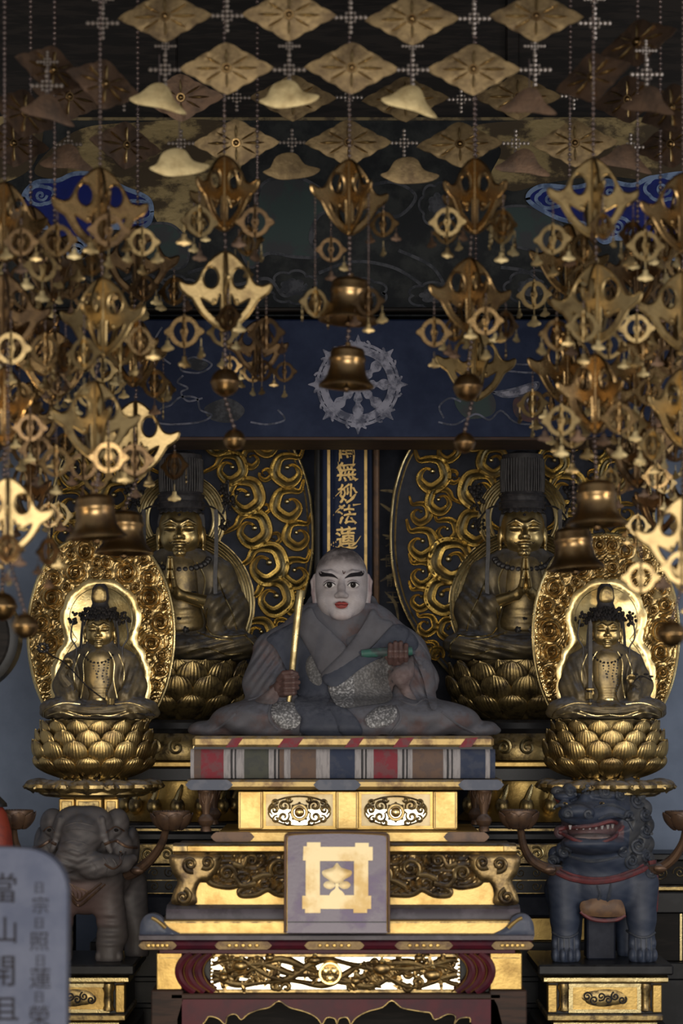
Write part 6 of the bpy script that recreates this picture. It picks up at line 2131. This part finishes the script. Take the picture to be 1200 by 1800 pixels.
# ---- animal pedestals
def animal_pedestal(cu, hw, label):
    T = Thing('animal_pedestal', label, 'pedestal', cu, 1960, -.05, group='animal pedestals')
    T.part('top_slab', MB().box(cu-hw-14, cu+hw+14, -108, 130, 1684, 1702, 3), 'black_lacquer')
    T.part('gold_rail', MB().profile_x([(-100, 1703), (-112, 1706), (-112, 1712), (-100, 1716), (130, 1716), (130, 1703)], cu-hw-4, cu+hw+4), 'gold')
    T.part('core', MB().box(cu-hw+6, cu+hw-6, -84, 120, 1716, 1770), 'black_lacquer')
    for s in (-1, 1):
        T.part('end_pilaster', MB().box(cu+s*(hw-12)-8, cu+s*(hw-12)+8, -92, -70, 1720, 1768, 1.5), 'gold_leaf')
        T.part('dark_column', MB().lathe([(0, 1718), (10, 1718), (11, 1726), (8, 1734), (9, 1748), (8, 1756), (11, 1764), (0, 1768)], (cu+s*(hw-32), -88, 0), 14), 'gold_old')
    pf = T.part('panel_frame', MB().prism([(cu-62, 1718), (cu+62, 1718), (cu+62, 1768), (cu-62, 1768)], -94, -80, holes=[[(cu-55, 1724), (cu+55, 1724), (cu+55, 1762), (cu-55, 1762)]]), 'gold', smooth=False)
    T.part('panel', MB().box(cu-58, cu+58, -88, -80, 1721, 1765), 'gold_leaf', parent=pf)
    T.part('carved_oval', MB().relief(lobed((cu, 1743), 40, 15, 4, .12, .4), -88, 2, bulge=2, bw=5, step=5), 'gold_old', parent=pf)
    for k in range(6):
        T.part('oval_curl', MB().band(spiral((cu-30+k*12, 1743+(3 if k % 2 else -3)), 8, 1.4, k*1.1, 1 if k % 2 else -1, .2, 20), 1.7, -91, 2.6, 'round'), 'black_metal', parent=pf)
    T.part('gold_step', MB().box(cu-hw+2, cu+hw-2, -96, 120, 1771, 1782, 2), 'gold_old')
    T.part('gold_step', MB().box(cu-hw+12, cu+hw-12, -98, 120, 1783, 1790, 1.5), 'gold')
    T.part('dark_base', MB().box(cu-hw-10, cu+hw+10, -110, 130, 1791, 1960, 4), 'black_lacquer')
    for k in range(9):
        T.part('base_curl', MB().band(spiral((cu-hw+10+k*(hw*2-20)/8, 1802), 9, 1.4, 1.5, 1 if k % 2 else -1, .2, 18), 1.5, -110, 2, 'round'), 'gold_old')
    return T


animal_pedestal(140, 92, 'black and gold pedestal under the elephant, partly behind the grey tablet')
animal_pedestal(1052, 102, 'black and gold panelled pedestal under the lion')


# ---- lotus dishes on curved arms
def lotus_holder(cu, pr, r, stem, label, v=-60, h=34, mat='copper_brown'):
    T = Thing('lotus_holder', label, 'lotus holder', stem[-1][0], stem[-1][1], -.12, group='lotus dishes on curved arms')
    T.part('dish', MB().lathe([(0, pr+4), (r*.86, pr+2), (r*.95, pr-1), (r*.98, pr+3), (r*.9, pr+h*.45), (r*.55, pr+h*.9), (0, pr+h)], (cu, v, 0), 30), mat)
    me = petal_mesh(r*.55, r*1.02, pr+h*.95-1000, pr+2-1000, math.pi/8*1.1, 3.2, mat, ribs=1, tipout=.10)
    for k in range(8):
        T.inst('lotus_petal', me, (cu, v, 1000), rz=k*math.pi/4+.3)
    mb = MB()
    for k in range(36):
        a = k*math.pi/18
        mb.ball((cu+r*.9*math.cos(a), v+r*.9*math.sin(a), pr), 1.5, 5, 4)
    T.part('rim_beads', mb, mat, kind='stuff')
    q = smooth_line([(x, z) for x, z in stem], 8)
    n = len(q)
    T.part('stem', MB().tube([(x, v+(i/n)*50, z) for i, (x, z) in enumerate(q)], np.linspace(6, 11, n), 10), mat)
    T.part('bud_leaf', MB().ball((stem[-2][0], v+30, stem[-2][1]), (13, 8, 8), 10, 7), mat)
    return T


lotus_holder(306, 1424, 34, [(296, 1454), (288, 1480), (270, 1506), (244, 1528), (226, 1536)], 'dark lotus dish on a curved arm right of the elephant')
lotus_holder(907, 1422, 33, [(910, 1452), (916, 1484), (932, 1510), (962, 1526), (980, 1530)], 'brown lotus dish on a curved arm left of the lion')
lotus_holder(36, 1422, 32, [(32, 1452), (34, 1480), (46, 1505), (70, 1524), (92, 1532)], 'dark lotus dish on an arm left of the elephant')
lotus_holder(1194, 1424, 36, [(1196, 1454), (1192, 1480), (1178, 1506), (1156, 1524), (1140, 1530)], 'brown lotus dish on an arm right of the lion')

# ---- dark tiers behind the animals at both sides
def side_tier(cu, label):
    T = Thing('side_altar', label, 'altar', cu, 1960, .75, group='side altars')
    for a, p0, p1, v, m_ in ((150, 1500, 1512, -10, 'black_lacquer'), (140, 1512, 1556, 0, 'dark_wood'), (140, 1557, 1566, -6, 'gold_old'), (150, 1567, 1604, -14, 'black_lacquer'), (140, 1604, 1690, 0, 'dark_wood'), (160, 1690, 1720, -20, 'black_lacquer'), (150, 1720, 1960, -10, 'black_lacquer')):
        T.part('tier', MB().box(cu-a, cu+a, v, v+120, p0, p1, 2), m_)
    for k in range(9):
        T.part('tier_curl', MB().band(spiral((cu-128+k*32, 1534), 12, 1.5, k, 1 if k % 2 else -1, .2, 22), 1.2, 0, 1.6, 'round'), 'gold_old')
    for s in (-1, 1):
        T.part('gold_line', MB().box(cu+s*30-2, cu+s*30+2, -3, 2, 1606, 1688), 'gold')
    return T


side_tier(1226, 'dark tiered side altar behind the lion at the right edge')
side_tier(-20, 'dark tiered side altar behind the elephant at the left edge')

# ================================================================ foreground tablet and things at the left edge
FT = Thing('memorial_tablet', 'blurred blue-grey stone tablet with dark writing in the left foreground', 'tablet', 30, 2100, -2.1)
o = np.vstack([smooth_line([(-70, 1496), (-20, 1490), (30, 1491), (66, 1496), (94, 1512), (112, 1538), (118, 1566)], 6), [(117, 1700)], [(114, 2100)], [(-70, 2100)]])
FT.part('slab', MB().relief(o, 0, 3, bulge=5, bw=8, step=30, skirt=50), 'stone_tablet')
for ch, u, p, h in (('當', 6, 1560, 56), ('山', 10, 1634, 50), ('開', 2, 1706, 60), ('且', 12, 1772, 48), ('日', 70, 1560, 22), ('宗', 72, 1590, 32), ('日', 70, 1622, 22), ('照', 70, 1654, 36), ('日', 72, 1688, 22), ('蓮', 72, 1718, 40), ('日', 70, 1752, 22), ('榮', 70, 1784, 40)):
    FT.inst('character', text_mesh(ch, h, 'ink', 1.2, 1.0, 0, .4 if h > 45 else .0), (u, -8.2, p))

DR = Thing('round_drum', 'large dark round drum at the left edge beside the elephant figure', 'drum', -62, 1240, -.5)
DR.part('shell', MB().tube([(-62, -30, 1120), (-62, -26, 1120), (-62, 30, 1120), (-62, 34, 1120)], [88, 98, 98, 88], 48), 'black_lacquer')
DR.part('skin', MB().tube([(-62, -33, 1120), (-62, -30, 1120)], [80, 84], 40), 'dark_wood')
DR.part('stand', MB().box(-80, -44, -10, 10, 1215, 1800, 2), 'black_lacquer')

RV = Thing('red_vessel', 'orange-red lacquered vessel with black lid at the left edge', 'vessel', -16, 1800, -.35)
RV.part('body', MB().lathe([(0, 1412), (18, 1414), (28, 1430), (36, 1460), (40, 1500), (38, 1540), (26, 1570), (20, 1580), (30, 1800), (0, 1800)], (-16, 0, 0), 28), 'orange_red')
RV.part('lid', MB().lathe([(0, 1392), (8, 1394), (16, 1402), (26, 1412), (27, 1418), (0, 1420)], (-14, 0, 0), 24), 'black_lacquer')
# ================================================================ hanging canopy: net of hammered plates and ornament strands
def plate_mesh(mat, name='net_plate'):
    """diamond plate 170 x 92 px with eight chased petals and a boss"""
    w, hh = 84, 46
    out = []
    for sx, sy in ((1, -1), (1, 1), (-1, 1), (-1, -1)):
        a, b = ((0, sy*hh), (sx*w, 0)) if sx*sy < 0 else ((sx*w, 0), (0, sy*hh))
        n = 13
        for i in range(n-1):
            t = i/(n-1)
            x, y = a[0]+(b[0]-a[0])*t, a[1]+(b[1]-a[1])*t
            k = 2.4*abs(math.sin(t*math.pi*3))-1.0
            nx, ny = sx*.45, sy*.9
            out.append((x+nx*k, y+ny*k))
    mb = MB()

    def disp(u, p, d):
        a = np.arctan2(p*1.8, u)
        r = np.hypot(u, p*1.8)
        crease = -1.6*np.exp(-((np.abs((a/(np.pi/4)) % 1-.5)-.5)/.045)**2)*np.clip((r-12)/20, 0, 1)
        return 3.0*np.clip(1-r/90, 0, 1)+1.3*crease
    mb.relief(np.array(out), 0, 1.2, step=5, disp=disp, skirt=.6)
    return shared(name, mb, mat, angle=70)


def petal_rib():
    mb = MB()
    q = np.array([(14, 0), (24, 0), (36, 0), (46, 0), (54, 0)], float)
    mb.band(q, [.6, 2.4, 3.0, 2.0, .4], -2.4, 4.4, 'round', back=1)
    return shared('plate_rib', mb, 'brass_pale')


def boss_mesh():
    mb = MB()
    mb.torus((0, -5, 0), 7, 2.2, 16, 6)
    mb.ball((0, -5, 0), (5, 5, 5), 12, 7)
    return shared('plate_boss', mb, 'brass')


def leaf_mesh(kind, mat='leaf_brass'):
    mb = MB()
    if kind == 0:
        L = [(-54, 0), (-34, -10), (-14, -25), (4, -29), (18, -20), (28, 2), (48, 25), (32, 25), (6, 17), (-20, 13), (-42, 9)]
    else:
        L = [(-54, 6), (-40, -2), (-28, -22), (-6, -30), (12, -26), (26, -8), (54, 0), (40, 12), (10, 18), (-20, 20), (-40, 14)]
    mb.relief(smooth_line(L, 4, True), 0, 1.5, bulge=1.2, bw=16, step=6, skirt=1)
    return shared('leaf_plaque', mb, mat)


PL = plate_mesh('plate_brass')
PLD = plate_mesh('plate_shade_brown')
RIB, BOSS = petal_rib(), boss_mesh()
LEAF = [leaf_mesh(0), leaf_mesh(1), leaf_mesh(0, 'plate_shade_brown'), leaf_mesh(1, 'plate_brass')]


def bead_cross():
    mb = MB()
    for k in range(-3, 4):
        mb.ball((k*9.5, 0, 0), 4.8, 8, 5)
        if k:
            mb.ball((0, 0, k*9.5), 4.8, 8, 5)
    for sx in (-1, 1):
        for sy in (-1, 1):
            mb.ball((sx*8, 0, sy*8), 3.2, 6, 4)
    me = shared('bead_cross', mb, 'bead_bright')
    return me


BX = bead_cross()
NF = Thing('canopy_net', 'net of brass diamond plates hanging across the top, nearer layer', 'canopy net', 617, -110, -1.40, group='canopy net layers')
NB = Thing('canopy_net', 'net of brass diamond plates hanging behind the nearer layer at the top', 'canopy net', 612, -110, -.73, group='canopy net layers')


def net_plate(T, u, v, p, k, ang, dark, tilt=0.0, spin=0.0):
    o = T.inst('net_plate', PLD if dark else PL, (u, v, p), k=k, rot=(tilt, spin, ang))
    for i in range(4):
        r = bpy.data.objects.new('plate_rib', RIB)
        link(r, o)
        r.rotation_euler = (0, i*math.pi/2, 0)
        if i % 2:
            r.scale = (.62, 1, 1)
    for sx in (-1, 1):
        for sy in (-1, 1):
            r = bpy.data.objects.new('plate_rib', RIB)
            link(r, o)
            r.rotation_euler = (0, math.atan2(sy*.56, sx), 0)
            r.scale = (.78, 1, .8)
    b = bpy.data.objects.new('plate_boss', BOSS)
    link(b, o)
    return o


rn = random.Random(4)
front = [(290, 30, 0), (508, 27, 0), (724, 34, 0), (942, 30, 0), (398, 120, 0), (618, 120, 0), (832, 122, 0), (398, -66, 0), (618, -66, 0), (832, -66, 0)]
for u, p, a in front:
    net_plate(NF, u, rn.uniform(-2, 2), p, 1.0, rn.uniform(-.05, .05), False, rn.uniform(-.10, .10), rn.uniform(-.03, .03))
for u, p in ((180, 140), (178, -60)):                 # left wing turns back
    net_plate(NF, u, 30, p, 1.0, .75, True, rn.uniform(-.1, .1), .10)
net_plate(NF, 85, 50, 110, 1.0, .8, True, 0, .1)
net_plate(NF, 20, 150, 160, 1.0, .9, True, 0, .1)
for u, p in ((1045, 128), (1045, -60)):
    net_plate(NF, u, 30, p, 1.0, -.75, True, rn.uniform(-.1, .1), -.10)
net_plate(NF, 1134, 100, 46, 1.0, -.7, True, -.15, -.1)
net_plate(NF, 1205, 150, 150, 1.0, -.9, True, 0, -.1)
for u, p in ((399, 27), (616, 30), (833, 32), (508, 122), (725, 122), (940, 122), (290, 122), (180, 40), (1045, 40), (82, 150), (1136, 130)):
    NF.inst('bead_cross', BX, (u, 2, p), k=.9)
    NF.inst('bead_cross', BX, (u, 10, p-44), k=.6)
for u, p, kd, ang, m in ((280, 176, 0, .25, 0), (508, 172, 1, .0, 1), (722, 180, 0, .1, 0), (930, 184, 2, -.3, 0), (86, 196, 2, .5, 0), (1140, 182, 2, -.5, 0), (315, 292, 1, .2, 0)):
    NF.inst('leaf_plaque', LEAF[kd], (u, -6, p), k=.98, rot=(0, rn.uniform(-.08, .08), ang))
    NF.part('leaf_wire', MB().tube([(u, -2, p-30), (u, 0, p-80)], 1.0, 5), 'bead')
mb = MB()
mb.box(200, 1034, -10, 10, -130, -108, 4)
NF.part('canopy_rim', mb, 'brass_dark')

for row, (p, us) in enumerate(((172, (318, 515, 712, 910, 1105, 120)), (254, (220, 415, 612, 808, 1010, 1180, 22)))):
    for u in us:
        ed = u < 260 or u > 1060
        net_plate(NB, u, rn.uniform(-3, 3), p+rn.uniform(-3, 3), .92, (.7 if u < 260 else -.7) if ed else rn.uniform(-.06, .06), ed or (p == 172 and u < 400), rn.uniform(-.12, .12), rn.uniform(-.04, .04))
        NB.inst('bead_cross', BX, (u+98, 2, p+rn.uniform(-4, 4)), k=.75)
for u, p, kd in ((512, 298, 3), (720, 306, 3), (120, 282, 2), (920, 290, 2), (1100, 282, 2)):
    NB.inst('leaf_plaque', LEAF[kd], (u, -4, p), k=.95, rot=(0, rn.uniform(-.1, .1), rn.uniform(-.3, .3)))
NB.part('canopy_rim', MB().box(150, 1100, -10, 10, -130, -108, 4), 'brass_dark')


# ---- ornaments
def fin_mesh(mat):
    out = smooth_line([(3, -66), (12, -62), (26, -50), (38, -34), (45, -20), (53, -10), (65, -7), (80, -12), (77, 0), (67, 9), (58, 15), (50, 28), (39, 44), (24, 58), (10, 67), (3, 70)], 4)
    h1 = circ((25.5, -21), 15, 20, 20)
    h2 = smooth_line([(8, 8), (14, 11), (19, 24), (27, 21), (43, 13), (41, 24), (30, 40), (9, 55), (7, 32)], 3, True)
    mb = MB().prism(out, -2.2, 2.2, holes=[h1, h2])
    for L in (np.vstack([h1, h1[:1]]),):
        mb.tube([(x, 0, y) for x, y in L], 2.8, 6, caps=False)
    mb.tube([(x, 0, y) for x, y in out], 2.9, 6)
    mb.tube([(x, 0, y) for x, y in np.vstack([h2, h2[:1]])], 2.5, 6, caps=False)
    mb.ball((20, 0, 19), (5.5, 4, 5), 8, 6)
    return shared('fin', mb, mat, smooth='auto', angle=40)


def hub_mesh(mat):
    mb = MB().lathe([(0, -70), (3, -69), (5, -62), (4.4, -30), (5.4, 0), (4.4, 30), (5, 60), (7, 66), (5, 72), (0, 74)], (0, 0, 0), 12)
    return shared('pierced_ornament', mb, mat)


def small_mesh(mat):
    """little pierced lozenge, crossed plates"""
    out = smooth_line([(0, -26), (10, -24), (19, -17), (25, -8), (33, -2), (34, 2), (26, 7), (20, 17), (10, 24), (0, 27), (-10, 24), (-20, 17), (-26, 7), (-34, 2), (-33, -2), (-25, -8), (-19, -17), (-10, -24)], 3, True)
    hl = [smooth_line([(s*4, -17), (s*12, -16), (s*19, -6), (s*19, 5), (s*12, 16), (s*4, 19), (s*4, 8), (s*7, 0), (s*4, -8)], 3, True) for s in (-1, 1)]
    mb = MB().prism(out, -1.6, 1.6, holes=hl)
    mb.tube([(x, 0, y) for x, y in np.vstack([out, out[:1]])], 2.1, 5, caps=False)
    m2 = MB().prism(out, -1.6, 1.6, holes=hl)
    V = m2.verts()
    mb.add(np.column_stack([V[:, 1], V[:, 0]*.62, V[:, 2]]), m2.f)
    mb.tube([(0, 0, -30), (0, 0, 28)], 3.0, 8)
    mb.ball((0, 0, -30), 3, 8, 5)
    return shared('small_ornament', mb, mat, smooth='auto', angle=40)


def charm_mesh(mat):
    out = smooth_line([(0, -11), (4, -9), (5, -3), (10, 1), (15, 6), (12, 10), (6, 11), (0, 13), (-6, 11), (-12, 10), (-15, 6), (-10, 1), (-5, -3), (-4, -9)], 3, True)
    mb = MB().relief(out, 0, 1.2, bulge=1.4, bw=5, step=4, skirt=1.2)
    mb.tube([(0, 0, -12), (0, 0, -26)], .9, 5)
    return shared('charm', mb, mat, angle=60)


def bell_mesh():
    prof = [(0, -46), (5, -46), (6, -40), (18, -38), (30, -34), (33, -28), (33, -20), (35, -17), (35, -12), (33, -9), (34, 2), (38, 16), (45, 27), (52, 34), (53, 38), (49, 38), (44, 34), (34, 22), (26, 0), (0, -20)]
    return shared('bell', MB().lathe(prof, (0, 0, 0), 40), 'bell_brass', smooth='auto', angle=50)


def ball_mesh():
    mb = MB().lathe([(0, -28), (4, -27), (5, -24), (14, -21), (22, -13), (25.5, -3), (26.6, -1), (26.6, 1), (25.5, 3), (22, 13), (14, 21), (5, 25), (0, 26)], (0, 0, 0), 32)
    return shared('round_bell', mb, 'bell_brass', smooth='auto', angle=40)


def clapper_mesh():
    mb = MB().tube([(0, 0, -20), (0, 0, 40)], 2.2, 8)
    mb.ball((0, 0, 42), 7, 10, 7)
    return shared('clapper', mb, 'brass_dark')


ORN = {m: (fin_mesh(m), hub_mesh(m), small_mesh(m)) for m in ('brass', 'brass_pale', 'brass_dark')}
CHARM = {m: charm_mesh(m) for m in ('leaf_brass', 'brass_pale', 'plate_shade_brown')}
BELL, BALL, CLAP = bell_mesh(), ball_mesh(), clapper_mesh()


def child(name, me, parent, loc=(0, 0, 0), rz=0.0, k=1.0):
    o = bpy.data.objects.new(name, me)
    link(o, parent)
    o.location = (loc[0], loc[1], -loc[2])
    o.rotation_euler = (0, 0, rz)
    o.scale = (k, k, k)
    return o


def chain_part(T, pts, r=3.6, gap=9.0, name='bead_chain'):
    mb = MB()
    P = dens(np.asarray(pts, float), gap) if False else None
    pts = np.asarray(pts, float)
    mb.tube(pts, r*.28, 5)
    for a, b in zip(pts[:-1], pts[1:]):
        n = max(1, int(np.linalg.norm(b-a)/gap))
        for j in range(n):
            q = a+(b-a)*(j+.5)/n
            mb.ball(q, r*(1.0 if j % 3 else .8), 7, 5)
    return T.part(name, mb, 'bead', smooth=True, kind='stuff')


def strand(u, y, orns, ends, label, mats=('brass', 'brass_pale'), seed=0, size=1.0, drops=True, lens=None, top=-120, group='hanging ornament strands of the canopy'):
    r = random.Random(seed)
    T = Thing('ornament_strand', label, 'hanging ornament', u, top, y, group=group)
    last = top
    for j, o_ in enumerate(orns):
        p, ang, k = o_[0], o_[1], (o_[2] if len(o_) > 2 else 1.0)*size
        du = o_[3] if len(o_) > 3 else 0
        m = o_[4] if len(o_) > 4 else mats[j % len(mats)]
        fin, hub, sm = ORN[m]
        chain_part(T, [(u+du*.5, 0, last), (u+du, 0, p-70*k)], 3.8)
        h = T.inst('pierced_ornament', hub, (u+du, 0, p), rz=ang, k=k)
        for i in range(4):
            child('fin', fin, h, rz=i*math.pi/2)
        if drops:
            for i in range(4):
                a = ang+i*math.pi/2
                hx, hy = u+du+72*k*math.cos(a), 72*k*math.sin(a)
                ln = lens[i] if lens else r.uniform(22, 52)*k
                kk = r.uniform(.82, 1.0)*k
                chain_part(T, [(hx, hy, p+2), (hx, hy, p+ln)], 2.3*k, 6)
                mm = r.choice(('brass', 'brass_pale', 'brass_dark'))
                so = T.inst('small_ornament', ORN[mm][2], (hx, hy, p+ln+28*kk), rz=r.uniform(-.7, .7), k=kk)
                for cx, cl in ((-30, 26), (30, 26), (0, 54)):
                    if r.random() < .85:
                        child('charm', CHARM[r.choice(('leaf_brass', 'leaf_brass', 'brass_pale', 'plate_shade_brown'))], so, (cx, 0, cl+r.uniform(-3, 12)), r.uniform(-1, 1), r.uniform(.8, 1.0))
        last = p+72*k
    for kind, p, k, du in ends:
        k *= size
        chain_part(T, [(u, 0, last), (u+du, 0, p-40*k if kind == 'bell' else p-26*k)], 4.4)
        if kind == 'bell':
            b = T.inst('bell', BELL, (u+du, 0, p), k=k, rot=(r.uniform(-.05, .05), r.uniform(-.08, .08), 0))
            child('clapper', CLAP, b)
            last = p+38*k
        else:
            T.inst('round_bell', BALL, (u+du, 0, p), k=k)
            last = p+24*k
    return T


G1 = 'hanging ornament strands of the canopy'
strand(614, -1.36, [(345, .5, .95)], [('bell', 527, 1.0, 0), ('bell', 645, .92, -4)], 'ornament strand with two stacked bells hanging over the wheel emblem', ('brass',), 1, lens=(20, 60, 168, 172), group=G1)
strand(394, -1.36, [(338, .95, .95), (510, .12, 1.0, 2)], [('ball', 672, 1.0, 2), ('ball', 773, .76, 18)], 'ornament strand ending in round bells, left of the wheel emblem', ('brass', 'brass_pale'), 2, group=G1)
strand(830, -1.36, [(343, .75, .95, 4), (518, .35, .95, -4)], [('ball', 680, 1.0, -8), ('ball', 778, .74, -14)], 'ornament strand ending in round bells, right of the wheel emblem', ('brass', 'brass'), 3, group=G1)
strand(176, -1.55, [(366, .30, 1.05), (556, -.35, 1.0, 4), (738, .42, 1.0, -8)], [('bell', 908, 1.02, -8)], 'long ornament strand ending in a bell, left, before the blue cloud', ('brass', 'brass_pale', 'brass_pale'), 4, group=G1)
strand(1044, -1.55, [(346, .12, 1.0, -2), (532, -.42, 1.02, 4), (690, .5, 1.0, 2)], [('bell', 884, 1.02, 4)], 'long ornament strand ending in a bell, right, before the blue cloud', ('brass_pale', 'brass_pale', 'brass'), 5, group=G1)
strand(8, -1.55, [(388, .55, 1.0), (550, .3, 1.0), (712, .8, 1.0)], [('ball', 1066, 1.0, -4)], 'ornament strand at the left edge ending in a round bell', ('brass', 'brass_dark', 'brass'), 6, group=G1)
strand(1200, -1.55, [(372, .3, 1.0), (545, .15, 1.0), (715, .6, 1.0)], [('ball', 1010, .9, 0)], 'ornament strand at the right edge with three pierced ornaments', ('brass', 'brass_pale', 'brass_pale'), 7, group=G1)
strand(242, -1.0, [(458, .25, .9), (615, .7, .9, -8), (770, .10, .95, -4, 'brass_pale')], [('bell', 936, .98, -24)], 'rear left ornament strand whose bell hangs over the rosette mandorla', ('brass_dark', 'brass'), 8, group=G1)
strand(1006, -1.0, [(456, .25, .9, -6), (646, .35, .95, -8)], [('bell', 964, .98, 2)], 'rear right ornament strand whose tilted bell hangs above the small figure', ('brass', 'brass'), 9, group=G1)
strand(14, -1.95, [(906, .12, .98)], [('ball', 1100, .9, 30)], 'nearest pale ornament strand low at the left edge', ('brass_pale',), 10, top=600, group=G1)
strand(1202, -1.95, [(944, -.2, 1.05)], [('ball', 1114, .95, -22)], 'nearest pale ornament strand low at the right edge', ('brass_pale',), 11, top=600, group=G1)
strand(452, -1.0, [(610, .2, .75)], [], 'small rear ornament strand between the left strand and the wheel emblem', ('brass_dark',), 12, size=.9, group=G1)
strand(836, -.85, [(640, .25, .9)], [], 'rear ornament strand behind the round bells right of the wheel', ('brass_pale',), 13, drops=False, group=G1)
strand(96, -1.2, [(470, .6, .85), (640, .2, .85)], [], 'rear ornament strand between the left edge and the blue cloud', ('brass_dark', 'brass'), 14, group=G1)
strand(1120, -1.2, [(480, .6, .85), (650, .2, .85), (800, .5, .8)], [], 'rear ornament strand between the right strand and the right edge', ('brass_dark', 'brass'), 15, group=G1)
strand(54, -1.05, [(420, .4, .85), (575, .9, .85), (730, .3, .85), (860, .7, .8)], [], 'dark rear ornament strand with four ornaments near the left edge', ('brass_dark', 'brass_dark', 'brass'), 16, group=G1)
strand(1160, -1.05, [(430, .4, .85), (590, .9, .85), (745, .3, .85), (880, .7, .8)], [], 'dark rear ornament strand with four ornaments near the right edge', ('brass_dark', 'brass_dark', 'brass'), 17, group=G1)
